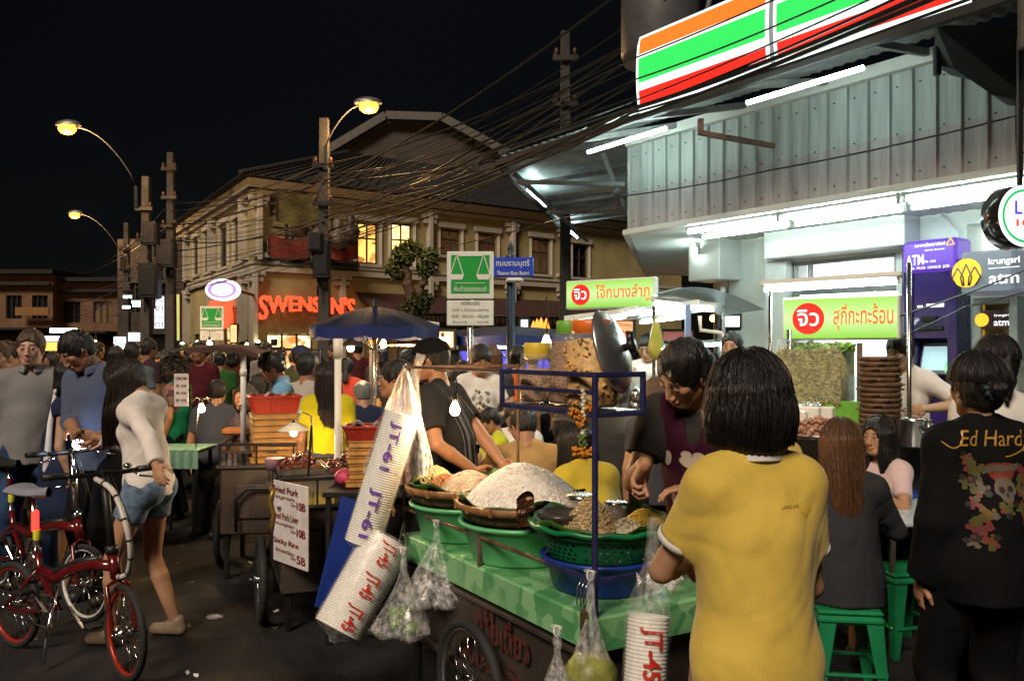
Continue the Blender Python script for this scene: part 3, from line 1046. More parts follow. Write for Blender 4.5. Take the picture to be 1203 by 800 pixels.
m.build('wall', WALLY, shop, w=True)
def windows(holes, specs, o, d, n, shopf=False):
 for h, sp in zip(holes, specs):
  a, b_, z0, z1 = h
  Q = lambda u, z, k: (o.x + d.x * u - n.x * k, o.y + d.y * u - n.y * k, z)
  f_ = MB()
  for u in (a + .03, b_ - .03, (a + b_) / 2) if not shopf else [a + .03 + i * (b_ - a - .06) / 3 for i in range(4)]:
   f_.bar(Q(u, z0, .08), Q(u, z1, .08), .06, .06)
  for z in ([z0 + .03, z1 - .03, z0 + (z1 - z0) * .62] if not shopf else [z0 + .03, z1 - .03, z0 + (z1 - z0) * .75]):
   f_.bar(Q(a, z, .08), Q(b_, z, .08), .06, .05)
  fo = f_.build('window', DARKW, shop, w=True)
  p = MB(); p.quad(Q(a, z0, .16), Q(b_, z0, .16), Q(b_, z1, .16), Q(a, z1, .16))
  p.build('pane', sp, fo, w=True)
  if not shopf:
   s_ = MB(); s_.bar(Q(a - .12, z0 - .06, -.05), Q(b_ + .12, z0 - .06, -.05), .12, .10)
   for u in (a - .09, b_ + .09): s_.bar(Q(u, z0, -.012), Q(u, z1 + .05, -.012), .12, .04)
   s_.bar(Q(a - .2, z1 + .14, -.04), Q(b_ + .2, z1 + .14, -.04), .12, .18)
   s_.build('sill', WALLW, fo, w=True)
windows(hr, [w[4] for w in RW], C0, DR, NR)
windows(hl_, [w[4] for w in LWN], C0, DL, NL)
windows(shopR[:2], [LITS, LITS], C0, DR, NR, True)
windows(shopR[2:], [DIMW, DIMW], C0, DR, NR, True)
windows(shopL, [LITS, DIMW], C0, DL, NL, True)
def band(z, hgt, out, name='cornice'):
 mb = MB()
 for o, d, n, L in ((C0, DR, NR, 19), (C0, DL, NL, 14)):
  a = o + n * out / 2 - d * out; b_ = o + d * L + n * out / 2
  mb.bar((a.x, a.y, z), (b_.x, b_.y, z), out, hgt)
 return mb.build(name, WALLW, shop, w=True)
band(4.13, .16, .12); band(4.34, .10, .07); band(6.7, .28, .30); band(6.45, .14, .15); band(.3, .6, .06, 'plinth')
def pilaster(o, d, n, px, z0, z1, w_=.42):
 u, _ = onw(o, d, px); p = o + d * u + n * .06
 mb = MB(); q = Vector((p.x, p.y, 0))
 mb.bar((p.x, p.y, z0), (p.x, p.y, z1), w_, .14, up=d)
 for z, e in ((z0 + .15, .1), (z1 - .12, .12), (z1 - .3, .05)):
  mb.bar((p.x - d.x * (w_ / 2 + e) + n.x * .03, p.y - d.y * (w_ / 2 + e) + n.y * .03, z), (p.x + d.x * (w_ / 2 + e) + n.x * .03, p.y + d.y * (w_ / 2 + e) + n.y * .03, z), .2, .14)
 mb.build('pilaster', WALLW, shop, w=True)
for px in (297, 400, 503, 600, 660): pilaster(C0, DR, NR, px, 0, 4.1)
for px in (503, 600, 660, 303): pilaster(C0, DR, NR, px, 4.4, 6.4, .36)
for px in (289, 252, 222): pilaster(C0, DL, NL, px, 0, 4.1); pilaster(C0, DL, NL, px, 4.4, 6.4, .36)
m = MB()
ov = .55
a = C0 - DR * ov - DL * ov; b_ = e1 - DL * ov; c = bk; d0 = e2 - DR * ov
ctr = (a + b_ + c + d0) / 4
r1 = a + DR * 6 + DL * 6.5; r2 = b_ - DR * 5 + DL * 6.5
def Z(p, z): return (p.x, p.y, z)
m.add([Z(a, 6.86), Z(b_, 6.86), Z(c, 6.86), Z(d0, 6.86), Z(r1, 9.6), Z(r2, 9.6)],
   [(0, 1, 5, 4), (1, 2, 5), (2, 3, 4, 5), (3, 0, 4), (3, 2, 1, 0)])
for k in range(38):   # rows of ridge tiles stepping up the left hip
 t = k / 38
 p = Vector(Z(a, 6.86)).lerp(Vector(Z(r1, 9.6)), t)
 m.box(p + Vector((0, 0, .05)), (.16, .16, .12), bev=.02)
for t in np.linspace(0, 1, 60):
 for (p0, q0, p1, q1) in ((Z(a, 6.87), Z(r1, 9.62), Z(b_, 6.87), Z(r2, 9.62)), (Z(a, 6.87), Z(r1, 9.62), Z(d0, 6.87), Z(r1, 9.62))):
  A = Vector(p0).lerp(Vector(p1), t); B = Vector(q0).lerp(Vector(q1), t)
  m.bar(A, B, .07, .05, bev=0)
m.build('roof', ROOFM, shop, w=True)
m = MB()
GP = mat('grey_render', (.05, .042, .034), rough=.85, var=.2, scale=1)
g0, g1, Yg = P(402, 0, 38).x, P(592, 0, 38).x, 38
m.prism([(g0, Yg, 6.5), (g1, Yg, 6.5), (g1, Yg, zat(186, Yg)), (P(520, 0, Yg).x, Yg, zat(146, Yg)), (P(455, 0, Yg).x, Yg, zat(143, Yg)), (g0, Yg, zat(176, Yg))], (0, 0, 0), (0, 6, 0))
m.build('roof_gable', GP, shop, w=True)
m = MB()
gt = [(g0 - .6, Yg - .4, zat(180, Yg)), (P(455, 0, Yg).x, Yg - .4, zat(139, Yg)), (P(520, 0, Yg).x, Yg - .4, zat(141, Yg)), (g1 + .7, Yg - .4, zat(190, Yg))]
for p, q in zip(gt, gt[1:]): m.bar(p, q, .3, .35)
m.build('coping', mat('dim_coping', (.08, .07, .06)), shop, w=True)
LET = glow('red_letter_light', (1., .09, .03), 1.25)
def arc_text(mb, body, o, d, n, u0, u1, z0, z1, out=.35, lead=True):
 vs, fs = text_data(body, 1., .014, ext=.06)
 xs = [v.x for v in vs]; ys = [v.y for v in vs]
 x0, x1, y0, y1 = min(xs), max(xs), min(ys), max(ys)
 o_ = []
 for v in vs:
  t = (v.x - x0) / (x1 - x0); s_ = (v.y - y0) / (y1 - y0)
  low = z0 + .32 * (z1 - z0) * math.sin(PI * min(1, t * 1.05)) ** .6
  if t < .13 and lead: low -= .12
  z = low + (z1 - low) * s_
  u = u0 + (u1 - u0) * t
  o_.append(o + d * u + n * (out + v.z) + Vector((0, 0, z)))
 mb.add(o_, fs)
u0, Ya = onw(C0, DR, 304); u1, Yb = onw(C0, DR, 408)
sg = root('shop_sign', 'long red glowing parlour name in capital letters above the corner shop window', 'sign', tuple(C0 + DR * (u0 + u1) / 2 + NR * .3 + Vector((0, 0, 2.9))), math.atan2(DR.y, DR.x))
m = MB(); arc_text(m, "SWENSEN'S", C0, DR, NR, u0 - .1, u1 + .1, zat(375, 27), zat(351, 28), .34)
m.build('letters', LET, sg, w=True)
m = MB()
for z in (2.95, 3.15):
 A = C0 + DR * u0 + NR * .15 + Vector((0, 0, z)); B = C0 + DR * u1 + NR * .15 + Vector((0, 0, z)); m.bar(A, B, .05, .05)
for t in np.linspace(0, 1, 5):
 A = C0 + DR * (u0 + (u1 - u0) * t) + Vector((0, 0, 3.05)); m.bar(A, A + NR * .28, .04, .04)
m.build('bracket', DARKM, sg, w=True)
u0, _ = onw(C0, DL, 283); u1, _ = onw(C0, DL, 258)
sg = root('shop_sign', 'smaller red glowing parlour name on the shaded side wall under the oval sign', 'sign', tuple(C0 + DL * (u0 + u1) / 2 + NL * .3 + Vector((0, 0, 2.6))))
m = MB()
vs, fs = text_data("SWENSEN'S", 1., .014, ext=.06)
xs = [v.x for v in vs]; ys = [v.y for v in vs]
m.add([C0 + DL * (u1 + (u0 - u1) * (v.x - min(xs)) / (max(xs) - min(xs))) + NL * (.3 + v.z) + Vector((0, 0, 2.35 + 1.05 * (v.y - min(ys)) / (max(ys) - min(ys)))) for v in vs], fs)
m.build('letters', LET, sg, w=True)
m = MB(); A = C0 + DL * u0 + Vector((0, 0, 3)); B = C0 + DL * u1 + Vector((0, 0, 3)); m.bar(A + NL * .1, B + NL * .1, .05, .05); m.build('bracket', DARKM, sg, w=True)
def disc(mb, c, rx_, rz2, y, t=.1, n=40, up=None):
 pts = [(c[0] + rx_ * math.cos(2 * PI * i / n), y, c[2] + rz2 * math.sin(2 * PI * i / n)) for i in range(n)]
 mb.prism(pts, (0, 0, 0), (0, t, 0))
oc = P(261, 340.5, 23.5)
sg = root('oval_sign', 'white oval lightbox with purple lettering jutting from the corner building', 'sign', oc)
m = MB(); disc(m, oc, .47, .30, oc.y, .16); m.build('panel', glow('white_sign_light', (.95, .93, 1.), 1.7), sg, w=True)
m = MB(); disc(m, oc, .40, .23, oc.y - .010, .006); m.build('purple_ring', glow('purple_sign_light', (.42, .25, .75), 1.1), sg, w=True)
m = MB(); disc(m, oc, .30, .17, oc.y - .018, .006); m.build('centre_panel', glow('white_sign_light2', (.95, .93, 1.), 1.7), sg, w=True)
m = MB(); text(m, "SWENSEN'S", .2, (oc.x, oc.y - .026, oc.z + .06), w=.72, bold=.02); text(m, 'ICE CREAM', .1, (oc.x, oc.y - .026, oc.z - .08), w=.42, bold=.02)
m.build('lettering', glow('purple_letter_light', (.42, .25, .75), .9), sg, w=True)
m = MB(); m.bar(oc + Vector((.3, .1, -.0)), C0 + Vector((0, 0, oc.z)), .07); m.build('bracket', DARKM, sg, w=True)
def small_lamp(px, py, Y, label, col=(1, .85, .45), st=26, r_=.06):
 p = P(px, py, Y)
 rt = root('wall_lamp', label, 'lamp', p, group='wall lamps on the corner building')
 mb = MB(); mb.lathe([(.09, -.16), (.10, -.1), (.10, .02), (.085, .05)], p, 14); mb.bar(p + Vector((0, .05, -.05)), p + Vector((0, .3, -.05)), .04)
 mb.build('lamp_shade', DARKM, rt, w=True)
 mb = MB(); mb.sphere(p + Vector((0, 0, .05)), r_, 12, 8); mb.build('bulb', glow('uplight_%d' % int(st), col, st), rt, w=True)
for px, py, Y in ((293, 418, 25.2), (303, 404, 25.6), (322, 400, 26.4), (214, 406, 29), (232, 404, 28)):
 small_lamp(px, py, Y, 'small wall lamp throwing warm light up the parlour wall, ' + {293: 'left of the corner pilaster', 303: 'right of the corner pilaster', 322: 'above the shop window', 214: 'farthest left', 232: 'second from the left'}[px])
m = MB()
for px0, px1 in ((418, 545), (552, 700)):
 u0, _ = onw(C0, DR, px0); u1, _ = onw(C0, DR, px1)
 A, B = C0 + DR * u0 + Vector((0, 0, 3.55)), C0 + DR * u1 + Vector((0, 0, 3.55))
 m = MB()
 n_ = 26
 for i in range(n_):
  p, q = A.lerp(B, i / n_), A.lerp(B, (i + 1) / n_)
  m.quad(p, q, q + NR * 1.5 - Vector((0, 0, .7)), p + NR * 1.5 - Vector((0, 0, .7)))
  m.quad(p + NR * 1.5 - Vector((0, 0, .7)), q + NR * 1.5 - Vector((0, 0, .7)), q + NR * 1.5 - Vector((0, 0, .95)), (p + q) / 2 + NR * 1.5 - Vector((0, 0, 1.0)))
 aw = root('awning', 'dark red brown fabric awning nearer the parlour corner' if px0 < 500 else 'dark red brown fabric awning farther along behind the street name sign', 'awning', (A + B) / 2)
 m.build('canopy', mat('awning_cloth', (.045, .016, .012), rough=.8), aw, w=True)
 m = MB(); m.tube([A + NR * 1.5 - Vector((0, 0, .72)), B + NR * 1.5 - Vector((0, 0, .72))], .03)
 for t in (0, .5, 1):
  p = A.lerp(B, t); m.tube([p, p + NR * 1.5 - Vector((0, 0, .72))], .02)
 m.build('frame', DARKM, aw, w=True)
def banner(x0, x1, y0, y1, Y, mt, label, txt=None):
 a, b_ = P(x0, y1, Y), P(x1, y0, Y)
 c = (a + b_) / 2
 rt = root('banner', label, 'banner', c, R(32))
 w_, h_ = (b_.x - a.x) * 1.12, b_.z - a.z
 mb = MB()
 mb.grid(lambda u, v: Vector((-w_ / 2 + w_ * u, .04 * math.sin(9 * u + 3 * v), -h_ / 2 + h_ * v - .10 * math.sin(PI * u))), 14, 4)
 mb.build('cloth', mt, rt)
 mb = MB(); mb.bar((-w_ / 2, .03, h_ / 2), (w_ / 2, .03, h_ / 2), .05); mb.bar((-w_ / 2, .03, -h_ / 2), (-w_ / 2, .03, h_ / 2), .05); mb.bar((w_ / 2, .03, -h_ / 2), (w_ / 2, .03, h_ / 2), .05)
 mb.build('frame', DARKM, rt)
 return rt
banner(318, 361, 277, 301, 25.6, mat('red_banner', (.16, .012, .01), rough=.7, var=.3), 'dark red banner sagging on the corner balcony left of the pole')
banner(387, 418, 280, 303, 26.6, mat('red_banner2', (.2, .02, .02), rough=.7, var=.3), 'dark red banner on the balcony right of the pole')
banner(328, 372, 225, 262, 25.8, mat('olive_banner', (.10, .09, .02), rough=.7, var=.4, scale=2), 'faded olive poster high on the corner wall')
m = MB()
bl = root('balcony', 'cluttered dark balcony hung on the corner wall above the parlour', 'balcony', P(362, 300, 26))
for px, py in ((308, 300), (335, 306), (362, 308), (390, 308), (420, 308)):
 p = P(px, py, 26.2 + (px - 308) * .012); m.bar(p, p + Vector((0, 0, 1.4)), .05)
for z in (0, .45, .9, 1.3):
 m.bar(P(308, 300, 26.2) + Vector((0, 0, z)), P(420, 308, 27.5) + Vector((0, 0, z)), .045)
m.bar(P(308, 306, 26.4), P(420, 312, 27.7), .5, .1)
m.build('railing', DARKM, bl, w=True)
for i, (px, py, s_) in enumerate(((397, 275, .35), (412, 268, .3), (352, 265, .3), (342, 285, .25), (372, 275, .3))):
 p = P(px, py, 26.3)
 mb = MB(); mb.smooth = True
 mb.lathe([(.01, -s_ * 1.4), (s_ * .8, -s_ * 1.1), (s_, -s_ * .3), (s_ * .6, s_ * .3), (s_ * .35, s_ * .5), (s_ * .5, s_ * .9), (s_ * .3, s_ * 1.3), (.01, s_ * 1.4)], p, 12)
 tag(mb.build('statue', mat('painted_statue%d' % (i % 2), [(.12, .10, .08), (.05, .03, .03)][i % 2], rough=.5, var=.4, scale=6), w=True), ['stout pale figure standing at the balcony right end', 'pale round figure above the right red banner', 'dark figure high beside the olive poster', 'dark low figure over the left red banner', 'pale figure hidden behind the lamp pole'][i], 'statue', 'figures on the balcony')
# ------------------------------------------------------------------ far shophouses at the left
SHW = mat('shophouse_wall', (.16, .085, .045), rough=.85, var=.25, scale=.8)
def shophouse(x0, x1, ytop, Y, label, floors=2):
 a, b_ = P(x0, 0, Y).x, P(x1, 0, Y).x
 zt = zat(ytop, Y)
 rt = root('shophouse', label, 'building', ((a + b_) / 2, Y, 0))
 n_ = max(2, round((b_ - a) / 1.6))
 w_ = (b_ - a) / n_
 hs = []
 for i in range(n_):
  hs.append([i * w_ + w_ * .2, i * w_ + w_ * .8, zt * .58, zt * .80])
 hs.append([.3, (b_ - a) - .3, 0.05, zt * .42])
 m = MB(); holes_wall(m, (a, Y, 0), (1, 0, 0), b_ - a, 0, zt, hs, .2, (0, -1, 0))
 m.box(((a + b_) / 2, Y + 4.3, zt / 2), (b_ - a, 8, zt))
 m.build('wall', SHW, rt, w=True)
 for i, h in enumerate(hs[:-1]):
  f = MB()
  for u in np.linspace(h[0] + .02, h[1] - .02, 4): f.bar((a + u, Y + .1, h[2]), (a + u, Y + .1, h[3]), .05)
  for z in (h[2], h[3]): f.bar((a + h[0], Y + .1, z), (a + h[1], Y + .1, z), .06)
  fo = f.build('window', DARKW, rt, w=True)
  p = MB(); p.quad((a + h[0], Y + .17, h[2]), (a + h[1], Y + .17, h[2]), (a + h[1], Y + .17, h[3]), (a + h[0], Y + .17, h[3])); p.build('pane', [GLASSD, DIMW][i % 3 == 1], fo, w=True)
 r_ = MB(); r_.box(((a + b_) / 2, Y + 4, zt + .1), (b_ - a + .5, 9, .22)); r_.box(((a + b_) / 2, Y - .25, zt * .9), (b_ - a, .3, .12)); r_.box(((a + b_) / 2, Y - .8, zt * .48), (b_ - a, 1.6, .12)); r_.build('roof', ROOFM, rt, w=True)
 return rt
shophouse(-60, 62, 322, 46, 'low dim shophouse at the far left edge with a row of dark windows')
shophouse(64, 140, 331, 47, 'low dim shophouse next along, behind the lit white shop sign')
m = MB(); a = P(18, 371, 45.4); b_ = P(58, 361, 45.4)
m.box(((a + b_) / 2), (b_.x - a.x, .1, b_.z - a.z), bev=.02); lt = MB(); text(lt, 'ร้านอาหาร', 1, ((a.x + b_.x) / 2, 45.33, (a.z + b_.z) / 2), w=1.4, h=.25)
rt = root('sign_board', 'dull ochre name board on the left shophouse', 'sign', (a + b_) / 2); m.build('panel', mat('ochre_board', (.22, .11, .03)), rt, w=True);
def lightbox(x0, x1, y0, y1, Y, col, st, label, txt=None, tcol=None, rows=1):
 a, b_ = P(x0, y1, Y), P(x1, y0, Y)
 rt = root('lightbox', label, 'sign', (a + b_) / 2)
 m = MB(); m.box((a + b_) / 2, (b_.x - a.x + .08, .16, b_.z - a.z + .08), bev=.02); m.build('frame', DARKM, rt, w=True)
 m = MB(); m.box((a + b_) / 2 + Vector((0, -.085, 0)), (b_.x - a.x, .02, b_.z - a.z)); m.build('panel', glow('lit_%d_%d' % (x0, y0), col, st), rt, w=True)
 if txt:
  m = MB()
  for i, t in enumerate(txt if isinstance(txt, list) else [txt]):
   n_ = len(txt) if isinstance(txt, list) else 1
   text(m, t, 1, ((a.x + b_.x) / 2, Y - .1, b_.z - (b_.z - a.z) * (i + .5) / n_), w=(b_.x - a.x) * .82, h=(b_.z - a.z) * .6 / n_, bold=.01)
  m.build('lettering', glow('ink_%d_%d' % (x0, y0), tcol or (.05, .05, .3), .3), rt, w=True)
 return rt
lightbox(49, 78, 395, 401, 42, (.9, .95, 1), 2.2, 'wide white lit shop fascia between the heads at the far left', 'อาหารตามสั่ง', (.5, .25, .2))
lightbox(60, 92, 386, 391, 40, (1, 1, 1), 7, 'bright fluorescent strip above the white fascia at the far left')
lightbox(50, 70, 402, 412, 41, (.9, .6, .12), 1.0, 'warm yellow shop opening under the white fascia')
lightbox(135, 149, 396, 404, 33, (.75, .85, 1), 2.2, 'small blue white lit sign low on the dark building, left one', 'KT', (.1, .15, .6))
lightbox(152, 168, 391, 401, 33, (.7, .8, 1), 2.4, 'blue lettered white lit sign low on the dark building, right one', 'K.B.K', (.1, .12, .7))
lightbox(137, 149, 405, 414, 31, (.8, 1, 1), 6, 'round bright cold lamp glow beside a parked van', None)
for i, (x0, x1, y) in enumerate(((146, 156, 349), (156, 166, 355), (145, 154, 361), (157, 169, 359))):
 lightbox(x0, x1, y - 1.6, y + 1.6, 32, (.8, .95, 1), 4, ['short cold tube lamp, top of the group on the dark building', 'short cold tube lamp, second of the group', 'short cold tube lamp, lowest at the left of the group', 'short cold tube lamp, lowest at the right of the group'][i])
lightbox(183, 194, 348, 386, 27, (.75, .85, 1), 1.0, 'tall narrow white lit sign on the cluttered pole side', ['ร้าน', 'ยา', 'แว่น', 'ตา'], (.25, .2, .3))
lightbox(206, 212, 346, 400, 28.5, (.7, .75, .25), .45, 'tall narrow yellow green lit panel beside the parlour')
lightbox(272, 279, 382, 402, 24.9, (1, .45, .15), 1.6, 'small orange and white lit menu board at the parlour side door', 'ICE', (.9, .9, 1))
m = MB()
rt = root('dark_building', 'unlit narrow building behind the poles at the left of the parlour', 'building', (P(172, 0, 35).x, 35, 0))
DB = mat('dark_wall', (.05, .04, .035), rough=.9, var=.3)  # dark wall tone with random variation
a, b_ = P(138, 0, 35).x, P(216, 0, 35).x
hs = [[.3, 1.1, 3.2, 4.4], [1.6, 2.4, 3.2, 4.4], [.3, 2.5, .1, 2.3]]
holes_wall(m, (a, 35, 0), (1, 0, 0), b_ - a, 0, 6.2, hs, .2, (0, -1, 0)); m.box(((a + b_) / 2, 39.3, 3.1), (b_ - a, 8, 6.2)); m.build('wall', DB, rt, w=True)
for h in hs:
 f = MB();
 for u in np.linspace(h[0], h[1], 3): f.bar((a + u, 35.1, h[2]), (a + u, 35.1, h[3]), .06)
 fo = f.build('window', DARKW, rt, w=True); p = MB(); p.quad((a + h[0], 35.17, h[2]), (a + h[1], 35.17, h[2]), (a + h[1], 35.17, h[3]), (a + h[0], 35.17, h[3])); p.build('pane', GLASSD, fo, w=True)
# ------------------------------------------------------------------ poles and street lamps
CONC = mat('weathered_concrete', (.055, .05, .045), rough=.9, var=.3, scale=2, bump=.3, bscale=20)
def pole(px, Y, ytop, label, w_=.26):
 p = P(px, 0, Y); zt = zat(ytop, Y)
 rt = root('power_pole', label, 'pole', (p.x, Y, 0), group='power poles')
 m = MB()
 b0, t0 = w_ / 2, w_ * .33
 m.add([(-b0, -b0, 0), (b0, -b0, 0), (b0, b0, 0), (-b0, b0, 0), (-t0, -t0, zt), (t0, -t0, zt), (t0, t0, zt), (-t0, t0, zt)], [(3, 2, 1, 0), (4, 5, 6, 7), (0, 1, 5, 4), (1, 2, 6, 5), (2, 3, 7, 6), (3, 0, 4, 7)])
 m.build('shaft', CONC, rt)
 for i, z in enumerate(np.arange(zt * .6, zt - .3, .8)):
  c = MB(); c.bar((-.22, -w_ * .55, z), (.22, -w_ * .55, z), .07, .09)
  co_ = c.build('cross_arm', DARKM if i % 3 else CONC, rt)
  for x in (-.16, .16):
   k = MB(); k.lathe([(.02, 0), (.045, .02), (.03, .05), (.045, .08), (.02, .13), (.001, .14)], (x, -w_ * .55, z + .045), 8); k.build('insulator', mat('brown_insulator', (.08, .03, .02), rough=.3), co_)
 return rt
pole(381, 18, 140, 'concrete power pole wrapped in cables in front of the parlour sign')
pole(201, 24, 180, 'tall concrete power pole left of the parlour side wall')
pole(172, 22, 208, 'concrete power pole carrying the large orange street lamp')
pole(149, 34, 262, 'farthest thin power pole with the lower orange lamp')
pole(664, 15, 38, 'tall pale concrete pole rising behind the metal canopy', .22)
def eqbox(px, py, Y, d, label, mt=DARKM, nm='junction_box', cat='box'):
 p = P(px, py, Y)
 rt = root(nm, label, cat, p - Vector((0, 0, d[2] / 2)))
 m = MB(); m.box((0, 0, d[2] / 2), d, bev=.02); m.build('case', mt, rt)
 m = MB(); m.box((0, -d[1] / 2 - .012, d[2] / 2), (d[0] * .8, .02, d[2] * .8), bev=.008); m.build('door', mt, rt)
 m = MB(); m.cyl((d[0] * .25, 0, 0), (d[0] * .25, 0, -.25), .02); m.cyl((-d[0] * .25, 0, 0), (-d[0] * .25, 0, -.35), .02); m.build('conduit', mt, rt)
eqbox(378, 305, 17.7, (.34, .25, .8), 'dark box strapped to the cable wrapped pole')
eqbox(371, 285, 17.6, (.3, .25, .4), 'small box high on the cable wrapped pole')
eqbox(176, 330, 21.7, (.5, .3, .9), 'grey electrical box on the left lamp pole')
eqbox(196, 300, 23.6, (.5, .3, .7), 'dark transformer case on the tall left pole')
eqbox(178, 275, 21.7, (.35, .3, .6), 'small dark box under the large orange lamp arm')
SOD = glow('sodium_lamp_light', (1., .34, .05), 2.5)
def street_lamp(hx, hy, ax, ay, Y, label, power=560):
 h_ = P(hx, hy, Y); a_ = P(ax, ay, Y)
 rt = root('street_lamp', label, 'street lamp', a_, group='orange street lamps')
 m = MB()
 pts = []
 for t in np.linspace(0, 1, 12):
  p = a_.lerp(h_, t); p.z = a_.z + (h_.z - a_.z) * math.sin(t * PI / 2) ** .8; p.y = Y - .25
  pts.append(p)
 m.tube(pts, .018); m.bar(a_ + Vector((0, -.25, -.5)), pts[0], .08); m.build('arm', mat('galvanised', (.02, .02, .02), rough=.6, metal=.2), rt, w=True)
 sx = -1 if hx < ax else 1
 hd = root; m = MB()
 m.sphere(h_ + Vector((sx * .12, -.25, .05)), .3, 16, 8, sc=(1, .5, .42), z0=-.1)
 m.build('head', mat('lamp_housing', (.2, .2, .2), rough=.4, metal=.5), rt, w=True)
 m = MB(); m.sphere(h_ + Vector((sx * .14, -.27, -.03)), .21, 16, 10, sc=(1, .75, .72)); m.build('lens', SOD, rt, w=True)
 la = bpy.data.lights.new('street_lamp_light', 'POINT'); la.energy = power; la.color = (1., .56, .22); la.shadow_soft_size = .15
 lo = bpy.data.objects.new('street_lamp_light', la); COL.objects.link(lo); lo.parent = rt; lo.location = h_ + Vector((sx * .14, -.35, -.42)) - rt.location
street_lamp(93, 153, 166, 222, 20, 'orange street lamp on the curved arm, highest at the left')
street_lamp(96, 253, 146, 300, 34, 'smaller farther orange street lamp low at the left')
street_lamp(428, 128, 386, 175, 18, 'orange street lamp on the cable wrapped pole in front of the parlour')
# ------------------------------------------------------------------ cables
CAB = mat('black_cable', (.012, .012, .012), rough=.45)
CABG = mat('grey_cable', (.045, .038, .03), rough=.5)
def cable(pts, r_, label, group, mt=None, sag=.25, n=22):
 path = []
 for a, b_ in zip(pts, pts[1:]):
  for i in range(n):
   t = i / n
   p = a.lerp(b_, t); p.z -= sag * 4 * t * (1 - t) * (a - b_).length / 12
   path.append(p)
 path.append(pts[-1])
 m = MB(); m.tube(path, r_, 5)
 tag(m.build('cable', mt or CAB, w=True), label, 'cable', group)
cr = random.Random(11)
for i in range(27):
 y1 = cr.uniform(232, 345); y2 = 205 + (y1 - 232) * .95 + cr.uniform(-25, 12)
 y3 = cr.uniform(-30, 112); lo_ = i % 5 < 2
 a = P(201 + cr.uniform(-3, 3), y1, 23.8); b_ = P(381 + cr.uniform(-4, 4), y2, 17.8 + cr.uniform(-.1, .3)); c_ = P(664 + cr.uniform(-3, 3), cr.uniform(90, 205), 14.8) if lo_ else P(770 + cr.uniform(-20, 30), y3, 9.6 + cr.uniform(-.5, .6))
 e_ = a + Vector((-14, 22, cr.uniform(-.4, .6)))
 cable([e_, a, b_, c_] if cr.random() < .4 else [a, b_, c_], cr.choice((.006, .007, .008, .011, .018)), 'power line slung in the tangle between the poles and the canopy', 'cables in the overhead tangle', CAB if i % 5 else CABG, cr.uniform(.1, .35))
for i, (y1, y2, s_) in enumerate(((120, -60, .1), (130, -48, .15), (128, -35, .2), (140, -25, .1), (95, -80, .2), (133, -5, .12), (70, -110, .1))):
 a = P(742, y1, 8.1); b_ = P(1150, y2, 5.3)
 cable([P(400, y1 + 110 + 8 * i, 17), a, b_], [.008, .012, .022, .020, .008, .012, .008][i], 'thick black cable running in front of the striped sign', 'cables crossing the striped sign', CAB, s_)
cable([P(470, 300, 15), P(640, 262, 12), P(735, 230, 9.4), P(905, 200, 7.7), P(1187, 138, 6.1), P(1300, 100, 5.2)], .008, 'single thin cable hanging across the corrugated wall', None, CAB, .12)
cable([P(1055, 372, 6.0), P(1203, 318, 6.6), P(1300, 300, 6)], .007, 'thin cable drooping in front of the cash machines', None, CAB, .12)
cable([P(1060, 395, 5.9), P(1135, 360, 6.3), P(1203, 343, 6.8)], .006, 'second thin cable crossing the purple cash machine', None, CAB, .1)
# ------------------------------------------------------------------ the convenience store building
D1 = Vector((-.581, .814, 0)).normalized(); NO = Vector((-.814, -.581, 0)).normalized(); DW = Vector((.2, 1, 0)).normalized()
A0 = Vector((3.69, 6.55, 0)); B0 = Vector((1.357, 9.8, 0))
AR = A0 - D1 * .42
W0 = Vector((4.2, 8.5, 0))
store = root('store_building', 'convenience store building clad in ribbed pale metal above white lit walls', 'building', A0)
CORR = mat('painted_corrugated_steel', (.50, .56, .53), rough=.5, var=.17, scale=3.2, stretch=(5, 5, .35), bump=.05, bscale=30, spec=.4)
PINK = mat('pinkish_corrugated_steel', (.50, .46, .45), rough=.55, var=.18, scale=3.2, stretch=(5, 5, .35), bump=.05, bscale=30)  # pinkish tone for the lower band of the cladding
WHT = mat('white_painted_wall', (.66, .70, .64), rough=.5, var=.08, scale=2)
WHT2 = mat('white_enamel', (.70, .72, .68), rough=.35, var=.06, scale=2)
STEEL = mat('brushed_steel', (.45, .45, .44), rough=.32, metal=.9, var=.1, scale=5)
RUST = mat('rusty_steel', (.16, .09, .06), rough=.7, var=.35, scale=9, bump=.2)
GREYM = mat('grey_painted_steel', (.18, .19, .19), rough=.45, var=.2)
def ribbed(mb, a, b, z0, z1, n_out, pitch=.20, dep=.028, idx=(0, 1), split=None):
 L = (b - a).length; d = (b - a).normalized()
 k = int(L / pitch)
 prof = []
 for i in range(k + 1):
  u = i * pitch
  prof += [(u, 0), (u + pitch * .80, 0), (u + pitch * .84, dep), (u + pitch * .92, dep), (u + pitch * .96, 0)]
 prof = [q for q in prof if q[0] <= L] + [(L, 0)]
 zs = [z0, z1] if split is None else [z0, split, z1]
 for zi in range(len(zs) - 1):
  mb.mi = idx[zi] if split is not None else idx[0]
  vs = []
  for (u, o) in prof:
   p = a + d * u + n_out * o
   vs += [(p.x, p.y, zs[zi]), (p.x, p.y, zs[zi + 1])]
  fs = [(2 * i, 2 * i + 2, 2 * i + 3, 2 * i + 1) for i in range(len(prof) - 1)]
  mb.add(vs, fs)
 mb.mi = 0
m = MB(); ribbed(m, B0, AR, 3.03, 4.02, NO, split=3.45, idx=(1, 0))
ribbed(m, B0 + DW * 6, B0, 3.03, 4.02, Vector((-1, .2, 0)).normalized())
m.build('ribbed_cladding', [CORR, PINK], store, w=True)
m = MB()   # trims
m.bar((B0 + NO * .03 + Vector((0, 0, 3.0))), (AR + NO * .03 + Vector((0, 0, 3.0))), .09, .06)
